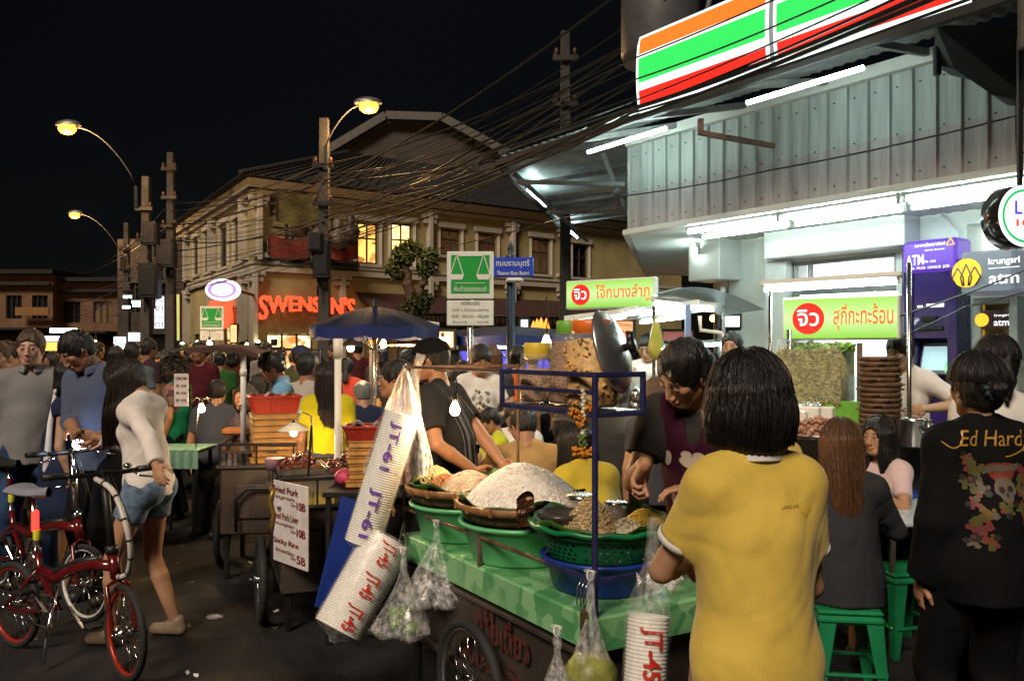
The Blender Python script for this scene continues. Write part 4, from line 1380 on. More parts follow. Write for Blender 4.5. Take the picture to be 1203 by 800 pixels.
m.bar((B0 + NO * .04 + Vector((0, 0, 4.03))), (AR + NO * .04 + Vector((0, 0, 4.03))), .08, .11)
m.bar(B0 + NO * .03 + Vector((0, 0, 3.0)) + D1 * .03, B0 + NO * .03 + DW * 6 + Vector((0, 0, 3.0)), .08, .06)
m.build('trim', WHT2, store, w=True)
m = MB()
for i in range(22):
 for z in (3.12, 3.46, 3.86):
  p = B0.lerp(AR, (i + .35) / 22.3) + NO * .004; m.cyl((p.x, p.y, z), (p.x + NO.x * .006, p.y + NO.y * .006, z), .008, n=6)
m.build('nails', DARKM, store, w=True); bpy.context.view_layer.update()
bpy.data.objects['nails']['kind'] = 'stuff'
m = MB()
q = [AR + NO * .02 + Vector((0, 0, 3.0)), AR + NO * .02 + Vector((0, 0, 5.2))]
m.box(AR - D1 * .9 - NO * .2 + Vector((0, 0, 4.2)), (1.8, .5, 2.6), rz=math.atan2(D1.y, D1.x), bev=.03)
m.build('end_hood', mat('dark_hood', (.035, .05, .055), rough=.5), store, w=True)
m = MB(); m.prism([P(1099, 30, 6.3), P(1097, 76, 6.4), P(1122, 82, 6.3), P(1166, 112, 6.2), P(1215, 122, 6.1), P(1215, 30, 6.1)], (0, 0, 0), (.25, .25, 0))
m.box(P(1101, 72, 6.36), (.05, .05, .22), bev=.01)
m.build('duct', mat('dark_hood', (.03, .04, .045)), store, w=True)
m = MB()
def sheet(mb, a, b, c, d, pitch=.12, dep=.02, mi=0, z=None):
 """ribbed sheet, ribs run from side ab to side dc"""
 n_ = max(2, int((b - a).length / pitch)) * 2
 vs, fs = [], []
 up = Vector((0, 0, 1))
 for i in range(n_ + 1):
  t = i / n_
  o = up * (dep if (i // 1) % 2 else 0)
  vs += [a.lerp(b, t) + o, d.lerp(c, t) + o]
 fs = [(2 * i, 2 * i + 1, 2 * i + 3, 2 * i + 2) for i in range(n_)]
 mb.add(vs, fs)
E0 = Vector((2.69, 10.6, 0)); WR = W0 - D1 * 1.9
z3 = Vector((0, 0, 2.985))
sheet(m, AR - NO * .06 + z3, B0 - NO * .06 + z3, E0 + D1 * .0 + z3, WR + z3, .14)
sheet(m, B0 + z3 + DW * 5.5, B0 + z3, E0 + z3, E0 + DW * 5 + z3, .14)
m.build('ceiling', WHT, store, w=True)
def tw(px, off=0.):
 """distance along the wall line (from W0 towards its far end) seen at px"""
 q = (px - CX) / F; o = W0 + NO * off
 return (q * o.y - o.x) / (D1.x - D1.y * q)
def wp(t, z, off=0.): return W0 + D1 * t + NO * off + Vector((0, 0, z))
tE = (E0 - W0).length
t0w = tw(1053); t1w = tw(930)
m = MB()
o_ = W0 - D1 * 2
holes_wall(m, o_, D1, tE + 2, .12, 3.0, [[t0w + 2, t1w + 2, .75, 2.66], [tw(1132) + 2 - .02, tw(1062) + 2 + .02, .12, 2.64], [tw(1196) + 2, tw(1136) + 2, 2.5, 2.86]], .35, NO)
m.quad(E0 + Vector((0, 0, .12)), E0 + DW * 5 + Vector((0, 0, .12)), E0 + DW * 5 + z3, E0 + z3)
m.build('wall', WHT, store, w=True)
m = MB(); m.mi = 0
m.quad(wp(t0w, .75, -.3), wp(t1w, .75, -.3), wp(t1w, 2.66, -.3), wp(t0w, 2.66, -.3))
wo = MB();
for t in (t0w + .02, t1w - .02, t1w - .22): wo.bar(wp(t, .75, -.05), wp(t, 2.66, -.05), .05)
for z in (.77, 2.3, 2.64): wo.bar(wp(t0w, z, -.05), wp(t1w, z, -.05), .05)
wo_ = wo.build('window', STEEL, store, w=True)
m.build('pane', lit_mat('white_window_light', (.75, .9, .95), (1, 1, 1), 1.7, 1.5, 'noise'), wo_, w=True)
m = MB()
m.quad(wp(tw(1196), 2.5, -.3), wp(tw(1136), 2.5, -.3), wp(tw(1136), 2.86, -.3), wp(tw(1196), 2.86, -.3))
m.build('fanlight', glow('fanlight_light', (.9, 1, 1), 1.4), store, w=True)
for i, (x0, x1, y0, y1, c, lb) in enumerate(((1030, 1052, 338, 352, (.7, .25, .2), 'red lettered poster at the right of the lit window'), (990, 1026, 335, 350, (.6, .08, .06), 'red and white poster in the middle of the lit window'), (944, 985, 338, 350, (.5, .6, .6), 'pale grey notice at the left of the lit window'), (1042, 1053, 352, 395, (.65, .05, .05), 'narrow red poster down the window edge'))):
 t0, t1 = tw(x1, -.2), tw(x0, -.2); Yw = wp((t0 + t1) / 2, 0, -.2).y
 m = MB(); c_ = wp((t0 + t1) / 2, (zat(y0, Yw) + zat(y1, Yw)) / 2, -.2)
 m.box(c_, (t1 - t0, .008, zat(y0, Yw) - zat(y1, Yw)), rz=math.atan2(D1.y, D1.x))
 rt = root('poster', lb, 'poster', c_)
 m.build('sheet', mat('poster_ink%d' % i, c, rough=.5), rt, w=True)
 m = MB(); text(m, ['ลดราคา', 'โปรโมชั่น', 'ประกาศ', 'SALE'][i], .1, c_ + NO * .008, xdir=-D1, w=(t1 - t0) * .8, h=.08 if i < 3 else .1); m.build('lettering', WHT2 if i != 2 else DARKM, rt, w=True)
m = MB(); ta, tb = tw(1062, .3), tw(897, .3)
cc = wp((ta + tb) / 2, 2.845, .15); m.box(cc, (tb - ta, .3, .31), rz=math.atan2(D1.y, D1.x), bev=.012)
m.build('shutter_box', WHT2, store, w=True)
m = MB(); tc_ = tw(910, .12); m.box(wp(tc_, 1.4, .06), (.30, .12, 2.56), rz=math.atan2(D1.y, D1.x), bev=.01); m.build('column', WHT2, store, w=True)
m = MB(); m.box(E0 + NO * .1 + Vector((-.1, 0, 2.75)), (.5, .4, .5), rz=math.atan2(D1.y, D1.x), bev=.01); m.build('air_duct', WHT2, store, w=True)
m = MB()
da, db = E0 + NO * .02, E0 + DW * 2.2 + NO * .02
for t in (0.02, .5, .98):
 p = da.lerp(db, t); m.bar((p.x - .05, p.y, .12), (p.x - .05, p.y, 2.4), .05)
m.bar((da.x - .05, da.y, 2.4), (db.x - .05, db.y, 2.4), .06)
do = m.build('door', STEEL, store, w=True)
m = MB(); m.quad((da.x - .03, da.y, .15), (db.x - .03, db.y, .15), (db.x - .03, db.y, 2.38), (da.x - .03, da.y, 2.38)); m.build('pane', GLASSD, do, w=True)
m = MB()
m.tube([wp(tw(1062), 3.0, .02), wp(tw(1066), 2.9, .05), wp(tw(1070), 2.86, .05), wp(tw(1072), 2.72, .05), wp(tw(1062), 2.62, .05)], .014, 8)
m.tube([wp(tw(1108), 2.98, .03), wp(tw(1112), 2.95, .06), wp(tw(1128), 2.80, .06), wp(tw(1131), 2.35, .06), wp(tw(1131), .4, .06)], .012, 8)
m.build('conduit', WHT2, store, w=True)
TUBE = glow('fluorescent_light', (.78, 1., .95), 36)
def tube_lamp(a, b_, label, group, nrm2=(0, 0, 1), fixt=True, mt=None, r_=.019):
 a, b_ = Vector(a), Vector(b_); n_ = Vector(nrm2)
 c = (a + b_) / 2
 rt = root('tube_lamp', label, 'lamp', c, group=group)
 m = MB(); m.cyl(a, b_, r_, n=10); m.build('tube', mt or TUBE, rt, w=True)
 if fixt:
  d = (b_ - a).normalized()
  m = MB(); m.bar(a - d * .03 + n_ * .05, b_ + d * .03 + n_ * .05, .05, .035, up=n_)
  for p in (a, b_): m.box(p + n_ * .015, (.03, .03, .07))
  m.build('batten', WHT2, rt, w=True)
ords = ['first', 'second', 'third', 'fourth', 'fifth']
L1 = (AR - B0).length
for row, (off, cnt, z, s0) in enumerate(((.16, 3, 2.93, .75), (.62, 3, 2.93, .55))):
 for i in range(cnt):
  t = s0 + i * 1.24
  a = B0 - D1 * t - NO * off + Vector((0, 0, z)); b_ = B0 - D1 * (t + 1.16) - NO * off + Vector((0, 0, z))
  tube_lamp(a, b_, 'bright tube on the ceiling, %s from the left in the %s row' % (ords[i], ['front', 'inner'][row]), 'ceiling tubes outside the store')
tube_lamp(P(816, 288, 10.3), P(816, 318, 11.0), 'short upright looking tube at the left end of the ceiling', 'ceiling tubes outside the store', (1, 0, 0))
# ------------------------------------------------------------------ canopy above, with brackets
GALV = mat('galvanised_sheet', (.48, .55, .55), rough=.45, metal=.15, var=.25, scale=3)
can = root('metal_canopy', 'long ribbed metal canopy on steel brackets wrapping the store corner', 'canopy', (0, 10, 3.95))
O1 = Vector((3.12, 5.8, 3.97)) - D1 * .5; O2 = Vector((-.175, 10.6, 3.97)); O3 = O2 + DW * 5.8
I1 = AR + Vector((0, 0, 4.12)); I2 = B0 + Vector((0, 0, 4.12)); I3 = B0 + DW * 6 + Vector((0, 0, 4.12))
m = MB()
ext = B0 + D1 * .0 + Vector((0, 0, 4.12))
sheet(m, O1 + Vector((0, 0, .06)), O2 + Vector((0, 0, .06)), I2 + Vector((0, 0, .06)), I1 + Vector((0, 0, .06)), .16)
sheet(m, O2 + Vector((0, 0, .06)), O3 + Vector((0, 0, .06)), I3 + Vector((0, 0, .06)), I2 + Vector((0, 0, .06)), .16)
for a, b_, c, d in ((O1, O2, I2, I1), (O2, O3, I3, I2)):
 u = Vector((0, 0, .13)); m.add([a + u, b_ + u, c + u, d + u], [(3, 2, 1, 0)])
m.build('sheet', GALV, can, w=True)
m = MB(); m.bar(O1, O2, .06, .07); m.bar(O2, O3, .06, .07)
m.build('edge_beam', mat('dark_beam', (.035, .035, .035), rough=.6), can, w=True)
m = MB()
for t in (.02, .2, .40, .6, .8, .97):
 a = O2.lerp(O1, t); q = I2.lerp(I1, t); m.bar(a, q + Vector((0, 0, -.06)), .045, .06)
for t in (.25, .55, .85):
 a = O2.lerp(O3, t); q = I2.lerp(I3, t) + Vector((0, 0, -.05)); m.bar(a, q, .045, .06)
for (p, q) in ((P(607, 214, 10.4), P(735, 217, 9.9)), (P(643, 250, 11.6), P(735, 248, 10.6)), (P(605, 205, 10.5), P(690, 283, 15)), (P(708, 180, 10.2), P(733, 243, 10.2)), (P(722, 225, 10), P(728, 250, 10.5)), (P(643, 232, 11.5), P(735, 222, 10.2))):
 m.bar(p, q, .05, .05)
m.build('bracket', mat('grey_bracket', (.25, .25, .24), rough=.5, var=.25), can, w=True)
m = MB()
for t in (.35, .62):
 p = O2.lerp(O1, t); w_ = B0.lerp(AR, t + .06)
p = P(823, 140, 7.9); m.bar(p, p - Vector((0, 0, .15)), .05); m.bar(p - Vector((0, 0, .13)), P(910, 172, 8.0), .045)
m.build('strut', RUST, can, w=True)
tube_lamp(P(691, 179, 9.45), P(782, 151, 8.45), 'long tube under the canopy edge left of the striped sign', 'canopy edge tubes', fixt=False)
tube_lamp(P(878, 121, 7.3), P(1014, 80, 6.35), 'long tube under the canopy edge below the striped sign', 'canopy edge tubes', fixt=False)
tube_lamp(P(620, 223, 11.6), P(641, 242, 12.9), 'foreshortened tube under the left wing of the canopy', 'canopy edge tubes', fixt=False)
tube_lamp(P(663, 266, 15.2), P(678, 279, 16.4), 'farthest small tube under the left wing of the canopy', 'canopy edge tubes', fixt=False)
m = MB(); p = P(776, 12, 9.7)
rt = root('roof_tank', 'dark water tank and pipes on the roof behind the striped sign', 'tank', p - Vector((0, 0, .6)))
m.lathe([(.001, -.6), (.42, -.6), (.45, -.5), (.45, .4), (.40, .55), (.15, .7), (.001, .7)], p, 24); m.build('barrel', mat('grey_tank', (.08, .085, .09), rough=.4), rt, w=True)
m = MB(); m.tube([p + Vector((.35, -.2, -.7)), p + Vector((.5, -.25, 0)), p + Vector((.45, -.25, .9))], .03); m.build('pipe', GREYM, rt, w=True)
m = MB(); p = AR - D1 * .2 + NO * .9
rt = root('scaffold', 'dark steel frame behind the right end of the striped sign', 'frame', p + Vector((0, 0, 4)))
for dx in (0, .5, 1.0):
 q = p - D1 * dx; m.bar(q + Vector((0, 0, 3.6)), q + Vector((0, 0, 5.6)), .05)
for z in (4.0, 4.5, 5.0, 5.5): m.bar(p + Vector((0, 0, z)), p - D1 * 1.2 + Vector((0, 0, z)), .05)
m.build('bar', mat('frame_steel', (.10, .09, .08), rough=.6), rt, w=True)
# ------------------------------------------------------------------ striped lightbox sign
SL0 = Vector((1.25, 8.43, 0)); SL1 = Vector((3.12, 5.8, 0))
def qpt(px):
 q = (px - CX) / F; d = (SL1 - SL0).normalized(); return SL0 + d * ((q * SL0.y - SL0.x) / (d.x - d.y * q))
SR_ = glow('sign_red', (1., .025, .015), .95); SG_ = glow('sign_green', (.03, .62, .10), 1.0); SO_ = glow('sign_orange', (1., .17, .02), 1.0); SW_ = glow('sign_white', (.85, .95, .95), 1.25)
Zb, Zt = 3.99, 4.745
def striped(px0, px1, label):
 a, b_ = qpt(px0), qpt(px1) if isinstance(px1, (int, float)) else px1
 d = (b_ - a).normalized(); L = (b_ - a).length; rz = math.atan2(d.y, d.x)
 c = (a + b_) / 2
 rt = root('striped_sign', label, 'sign', c + Vector((0, 0, Zb)), rz, group='striped shop lightboxes')
 m = MB(); m.box((0, .12, (Zt - Zb) / 2), (L, .2, Zt - Zb), bev=.02); m.build('case', GREYM, rt)
 hh = Zt - Zb
 def face(z0, z1, mt, nm, x0=-L / 2, x1=L / 2, out=0.):
  mb = MB()
  def bow(z): return -.05 * math.sin(PI * (z / hh)) ** .5 if 0 < z < hh else 0.
  mb.grid(lambda u, v: Vector((x0 + (x1 - x0) * u, .018 + bow(z0 + (z1 - z0) * v) - out, z0 + (z1 - z0) * v)), 2, 8)
  mb.build(nm, mt, rt)
 e = .035
 face(0, hh, SW_, 'white_face')
 for z0, z1, mt, nm in ((.09, .27, SR_, 'red_stripe'), (.37, .69, SG_, 'green_stripe'), (.745, .955, SO_, 'orange_stripe')):
  face(z0 * hh, z1 * hh, mt, nm, -L / 2 + e, L / 2 - e, .004)
 return rt
striped(750, 906, 'tri-coloured orange green and red lightbox, smaller panel at the left')
striped(911, 1141, 'tri-coloured lightbox panel at the right, cut by the top of the photo')
# ------------------------------------------------------------------ cash machines
PUR = mat('purple_panel', (.028, .011, .10), rough=.3, var=.12, scale=2, coat=.3)
PURL = glow('purple_panel_light', (.14, .045, .48), .55)
INKW = glow('white_ink_light', (1, 1, 1), .95); INKY = glow('yellow_ink_light', (1., .55, .03), .8)
def lettering(rt, mt, items, xd, n_, nm='lettering'):
 m = MB()
 for (t, c, w_, h_) in items: text(m, t, .1, c, xdir=xd, w=w_, h=h_, bold=.012)
 return m.build(nm, mt, rt, w=True)
XW = -D1      # reading direction along the wall
ta, tb = tw(1134, .1), tw(1070, .1)
rz = math.atan2(XW.y, XW.x)
am = root('cash_machine', 'tall purple cash machine with a lit purple header sign', 'cash machine', wp((ta + tb) / 2, .12, 0), rz)
wA = tb - ta
m = MB();
m.box((-wA / 2 + .05, .0, 1.2), (.10, .5, 2.4), bev=.008); m.box((wA / 2 - .05, 0, 1.2), (.10, .5, 2.4), bev=.008)
m.box((0, 0, 2.02), (wA - .2, .46, .76), bev=.006); m.box((0, 0, .58), (wA - .2, .46, 1.16), bev=.006)
m.box((0, .16, 1.42), (wA - .2, .1, .56))
m.box((0, -.24, 1.15), (wA - .2, .12, .1), bev=.02)
m.build('body', PUR, am)
m = MB(); m.box((0, -.10, 1.44), (wA * .60, .04, .32), bev=.01, M=Matrix.Rotation(R(-15), 3, 'X')); sc_ = m.build('screen', GREYM, am)
m = MB(); m.box((0, -.124, 1.447), (wA * .50, .006, .24), M=Matrix.Rotation(R(-15), 3, 'X')); m.build('display', glow('cold_screen_light', (.45, .68, .72), .75), sc_)
m = MB(); m.box((-.02, -.20, 1.21), (.3, .2, .02), bev=.004)
for i in range(4):
 for j in range(4): m.box((-.12 + i * .06, -.25 + j * .04, 1.23), (.04, .028, .014), bev=.003)
m.build('keypad', STEEL, am)
m = MB(); m.box((.22 * wA / .8, -.16, 1.36), (.07, .05, .12), bev=.008); m.build('card_slot', glow('green_slot_light', (.3, .9, .45), .6), am)
m = MB(); m.box((0, -.24, 1.74), (wA * .5, .03, .05), bev=.01); m.box((0, -.25, 1.83), (.16, .03, .06), bev=.01); m.build('camera_visor', DARKM, am)
m = MB(); m.box((.05, -.236, 1.96), (.17, .01, .035)); m.box((-.10, -.236, 1.955), (.05, .01, .02)); m.build('notice', INKW, am)
m = MB(); m.box((0, -.12, 2.44), (wA + .0, .30, .32), bev=.03); hd = m.build('header', PURL, am)
c = am.location + Vector((0, 0, 2.44)); nf = NO * .274
lettering(hd, INKW, [('ATM', c + nf - XW * .13 + Vector((0, 0, -.03)), .18, .10), ('ธนาคารไทยพาณิชย์', c + nf + XW * .02 + Vector((0, 0, .11)), .30, .035), ('SIAM BANK', c + nf + XW * .07 + Vector((0, 0, .055)), .2, .014), ('ไทย  สากล', c + nf + XW * .02 + Vector((0, 0, -.05)), .12, .03), ('VISA  PLUS  CIRRUS  JCB', c + nf + XW * .0 + Vector((0, 0, -.115)), .42, .03)], XW, NO)
m = MB(); p = c + nf * 1.01 + XW * .22 + Vector((0, 0, .11))
M_ = basis(XW); tri = [p + M_ @ Vector((.045 * math.sin(a), .045 * math.cos(a), 0)) for a in (0, 2 * PI / 3, 4 * PI / 3)]
for i in range(3): m.bar(tri[i], tri[(i + 1) % 3], .014, .008)
m.build('emblem', INKY, hd, w=True)
GRY = glow('grey_header_light', (.16, .17, .20), .55); YEL = glow('yellow_niche_light', (.75, .40, .03), .35)
o2 = .42
ta, tb = tw(1196, o2), tw(1142, o2)
wB = tb - ta
rb = root('cash_machine', 'grey framed yellow cash machine with a grey header reading atm', 'cash machine', wp((ta + tb) / 2, .12, o2 - .25), rz)
m = MB(); m.box((-wB / 2 + .04, 0, 1.0), (.08, .5, 2.0), bev=.008); m.box((wB / 2 - .04, 0, 1.0), (.08, .5, 2.0), bev=.008); m.box((0, 0, .45), (wB - .16, .46, .9), bev=.006); m.box((0, .2, 1.5), (wB - .16, .06, 1.1)); m.box((0, 0, 1.97), (wB - .16, .5, .06))
m.build('body', mat('grey_cabinet', (.30, .32, .30), rough=.4, metal=.3), rb)
m = MB(); m.box((0, -.02, 1.28), (wB - .18, .36, .5), bev=.01); m.box((-.18 * wB / .55, -.2, 1.55), (.03, .04, .8), bev=.004); m.box((.18 * wB / .55, -.2, 1.55), (.03, .04, .8), bev=.004); m.box((0, -.15, 1.6), (wB - .18, .2, .05), bev=.01)
m.build('yellow_fascia', YEL, rb)
m = MB(); m.box((0, -.205, 1.3), (.26, .03, .2), bev=.01); m.build('screen', glow('cold_screen2', (.3, .45, .5), .6), rb)
m = MB(); m.box((.03, -.22, 1.03), (.3, .1, .05), bev=.01); m.build('keypad', STEEL, rb)
m = MB(); m.box((0, -.23, 1.80), (wB - .17, .03, .17), bev=.006); ip = m.build('inner_sign', mat('brown_sign', (.05, .02, .025), rough=.3), rb)
m = MB(); m.box((0, -.18, 2.22), (wB + .06, .44, .38), bev=.02); hd = m.build('header', GRY, rb)
def fan_logo(m, c, r_, cut):
 M_ = basis(XW); n_ = 28
 m.prism([c + M_ @ Vector((r_ * math.cos(2 * PI * i / n_), r_ * math.sin(2 * PI * i / n_), 0)) for i in range(n_)], (0, 0, 0), NO * .006)
c = rb.location + Vector((0, 0, 2.22)) + NO * .404
m = MB(); fan_logo(m, c - XW * .17, .13, 0); lg = m.build('emblem', INKY, hd, w=True)
m = MB(); M_ = basis(XW)
for s_ in (-1, 0, 1):
 for k in (-1, 1):
  q0 = c - XW * .17 + NO * .009 + M_ @ Vector((s_ * .075, .05 if s_ else .08, 0)); q1 = c - XW * .17 + NO * .009 + M_ @ Vector((s_ * .075 + k * .05, -.04, 0)); q2 = c - XW * .17 + NO * .009 + M_ @ Vector((s_ * .05 + k * .03, -.115, 0))
  m.tube([q0, q1, q2], .007, 5)
m.build('emblem_lines', mat('logo_grey', (.06, .06, .07)), lg, w=True)
lettering(hd, INKW, [('krungsri', c + XW * .15 + Vector((0, 0, .08)), .26, .075), ('atm', c + XW * .15 + Vector((0, 0, -.07)), .25, .09)], XW, NO)
m = MB(); m.bar(c + XW * .02 + Vector((0, 0, .025)) + NO * .004, c + XW * .28 + Vector((0, 0, .025)) + NO * .004, .004, .006); m.build('line', INKW, hd, w=True)
c = rb.location + Vector((0, 0, 1.80)) + NO * .25
m = MB(); fan_logo(m, c - XW * .11, .06, 0); m.build('emblem', INKY, ip, w=True)
lettering(ip, INKW, [('krungsri', c + XW * .06 + Vector((0, 0, .035)), .12, .03), ('atm', c + XW * .06 + Vector((0, 0, -.03)), .13, .05)], XW, NO)
c = P(1198, 255, 5.7)
ax = Vector((.22, -.975, 0)).normalized()
rt = root('drum_sign', 'round lightbox with black rim, green ring and white face at the right edge', 'sign', c)
M_ = frame((0, 0, 0), ax)
m = MB(); m.lathe([(.001, 0), (.20, 0), (.212, .01), (.212, .15), (.205, .16)], c - ax * .12, 40, M=M_); m.build('rim', mat('black_gloss', (.02, .018, .02), rough=.18, coat=.5), rt, w=True)
m = MB(); m.lathe([(.205, 0), (.001, .02)], c + ax * .035, 40, M=M_); m.build('face', glow('drum_white_light', (.9, 1, .97), 1.2), rt, w=True)
m = MB(); m.lathe([(.178, .007), (.160, .009)], c + ax * .036, 40, M=M_); m.build('green_ring', glow('drum_green_light', (.02, .45, .12), .9), rt, w=True)
xd = ax.cross(Vector((0, 0, 1))) * -1
m = MB(); text(m, 'L', .1, c + ax * .062 - xd * .07 + Vector((0, 0, .05)), xdir=xd, w=.06, h=.09, bold=.03); m.build('blue_letter', glow('blue_ink_light', (.10, .06, .65), .9), rt, w=True)
m = MB(); text(m, '108', .1, c + ax * .062 + xd * .0 + Vector((0, 0, -.05)), xdir=xd, w=.18, h=.05, bold=.03); m.build('red_letter', glow('red_ink_light', (.9, .08, .03), .9), rt, w=True)
m = MB(); m.bar(c + Vector((0, 0, .2)), c + Vector((0, 0, 1.2)), .03); m.bar(c + Vector((.1, 0, .2)), c + Vector((.1, 0, 1.2)), .03); m.build('hanger', DARKM, rt, w=True)
# ------------------------------------------------------------------ shared bits for the stalls
BLUEP = mat('blue_violet_paint', (.028, .03, .11), rough=.4, var=.25, scale=20)
TAR = mat('tarnished_steel', (.20, .16, .135), rough=.34, metal=.75, var=.22, scale=3, bump=.05)
STN = mat('stainless', (.50, .48, .45), rough=.22, metal=.95, var=.1, scale=4, bump=.03, bscale=12)
RUB = mat('tyre_rubber', (.018, .018, .018), rough=.75, bump=.3, bscale=60)
CHR = mat('chrome', (.75, .75, .75), rough=.12, metal=1., var=.05)
LGRN = mat('light_green_plastic', (.13, .50, .21), rough=.32, var=.06, spec=.5, sub=.05)
DGRN = mat('dark_green_plastic', (.008, .17, .055), rough=.32, var=.08)
BLUP = mat('blue_plastic', (.012, .035, .24), rough=.35, var=.1)
WICK = mat('woven_bamboo', (.17, .085, .035), rough=.6, var=.35, scale=26, bump=.7, bscale=50, stretch=(1, 1, 3))
WICL = mat('bamboo_rim', (.36, .17, .06), rough=.5, var=.25, scale=12, bump=.3)
LEAF = mat('banana_leaf', (.035, .10, .015), rough=.4, var=.35, scale=9, bump=.25, bscale=30)
FOAM = mat('white_foam', (.72, .70, .66), rough=.6, var=.04)
PVC = mat('white_pvc', (.72, .69, .62), rough=.4, var=.06)
WOODB = mat('bamboo_box', (.50, .27, .07), rough=.55, var=.22, scale=10, bump=.2)
REDP = mat('red_plastic', (.50, .035, .015), rough=.35, var=.1)
def film(name, col=(.8, .8, .8), alpha=.30, rough=.18):
 m = mat(name, col, rough=rough, var=.05, scale=14, bump=.6, bscale=11, spec=.9)
 nt = m.node_tree; b = nt.nodes['Principled BSDF']
 n = nt.nodes.new('ShaderNodeTexNoise'); n.inputs['Scale'].default_value = 13; n.inputs['Detail'].default_value = 4
 r_ = nt.nodes.new('ShaderNodeMapRange'); r_.inputs['From Min'].default_value = .4; r_.inputs['From Max'].default_value = .7
 r_.inputs['To Min'].default_value = alpha * .45; r_.inputs['To Max'].default_value = min(1, alpha * 2.3)
 nt.links.new(n.outputs['Fac'], r_.inputs['Value']); nt.links.new(r_.outputs[0], b.inputs['Alpha'])
 return m
FILM = film('clear_plastic_film', alpha=.20)
FILMS = film('tight_plastic_sleeve', alpha=.10)
FILMW = film('milky_plastic_film', (.85, .84, .84), .42)
MARB = mat('green_marbled_sheet', (.22, .46, .22), rough=.3, kind='voronoi', scale=14, col2=(.07, .26, .10), bump=.1)
BULB = glow('warm_bulb_light', (1., .64, .32), 800)
BULB2 = glow('soft_warm_bulb_light', (1., .60, .25), 330)
def bulb(p, label, mt=None, r_=.03, cord=.3, shade=None, name='hanging_bulb'):
 p = Vector(p)
 rt = root(name, label, 'lamp', p)
 m = MB(); m.lathe([(.001, -r_ * 1.2), (r_ * .7, -r_), (r_, -r_ * .2), (r_ * .8, r_ * .6), (r_ * .45, r_ * 1.3), (r_ * .42, r_ * 1.6)], p, 14); m.build('bulb', mt or BULB, rt, w=True)
 m = MB(); m.cyl(p + Vector((0, 0, r_ * 1.5)), p + Vector((0, 0, r_ * 3)), r_ * .5); m.tube([p + Vector((0, 0, r_ * 3)), p + Vector((.01, 0, cord * .5)), p + Vector((0, 0, cord))], .004, 5); m.build('cord', DARKM, rt, w=True)
 if shade:
  m = MB(); m.lathe([(r_ * .6, r_ * 2.4), (shade, r_ * .4), (shade * 1.02, r_ * .3), (r_ * .6, r_ * 2.2)], p, 18, wob=lambda r_, z, t: (r_ * (1 + .03 * math.cos(12 * t)), z)); m.build('shade', mat('white_shade', (.8, .75, .6), rough=.5), rt, w=True)
 return rt
def wheel(parent, c, r_, axis=(1, 0, 0), spokes=28, thick=.035, name='wheel', tyre=None, rim=None, w=False, hub=.03):
 c = Vector(c); A = Vector(axis).normalized()
 M = frame((0, 0, 0), A)
 def ring(R_, rr, n=40, k=8):
  mb = MB(); pts = [c + M @ Vector((R_ * math.cos(2 * PI * i / n), R_ * math.sin(2 * PI * i / n), 0)) for i in range(n)]
  mb.tube(pts, rr, k, closed=True); return mb
 rm = ring(r_ - thick * .95, thick * .30)
 o = rm.build(name, rim or STN, parent, w=w)
 ring(r_ - thick * .5, thick * .5).build('tyre', tyre or RUB, o)
 m = MB()
 for i in range(spokes):
  a = 2 * PI * i / spokes; s_ = 1 if i % 2 else -1
  m.tube([c + A * .022 * s_ + M @ Vector((hub * .8 * math.cos(a + .9 * s_), hub * .8 * math.sin(a + .9 * s_), 0)), c + M @ Vector(((r_ - thick) * math.cos(a), (r_ - thick) * math.sin(a), 0))], .0016, 4)
 m.build('spokes', CHR, o)
 m = MB(); m.cyl(c - A * .04, c + A * .04, hub * .7, n=14); m.cyl(c - A * .03, c - A * .022, hub, n=14); m.cyl(c + A * .022, c + A * .03, hub, n=14); m.cyl(c - A * .07, c + A * .07, .008)
 m.build('hub', CHR, o)
 return o
def strands(mb, n_, center, rx_, ry_, hfun, L=.12, r_=.0022, seed=1, seg=6, curl=1.):
 """loose food strands lying on a heap"""
 q = random.Random(seed)
 c = Vector(center)
 for _ in range(n_):
  a, d = q.uniform(0, 2 * PI), math.sqrt(q.random()) * .95
  x, y, h_ = d * math.cos(a) * rx_, d * math.sin(a) * ry_, q.uniform(0, 2 * PI)
  pts = []
  for k in range(seg):
   u, v = x / rx_, y / ry_
   if u * u + v * v > 1.1: break
   pts.append(c + Vector((x, y, hfun(u, v) + r_ * q.uniform(.2, 2.5))))
   h_ += q.uniform(-1, 1) * curl; x += math.cos(h_) * L / seg; y += math.sin(h_) * L / seg
  if len(pts) > 2: mb.tube(pts, r_, 4)
def heap(name, c, rx_, ry_, hfun, mt, parent=None, n=40, noise_=.006, f=30, strand=None, loc_w=True):
 m = MB(); c = Vector(c)
 def fn(u, v):
  a, d = 2 * PI * u, v
  x, y = d * math.cos(a), d * math.sin(a)
  p = Vector((x * rx_, y * ry_, 0)); nn = mnoise.noise(p * f + c * 3) * noise_ + mnoise.noise(p * f * 2.7) * noise_ * .5
  return c + Vector((p.x, p.y, hfun(x, y) + nn * (1.2 - d)))
 m.grid(fn, n, n // 2)
 if strand: strands(m, *strand[:1], c, rx_, ry_, hfun, *strand[1:])
 return m.build(name, mt, parent, w=loc_w)
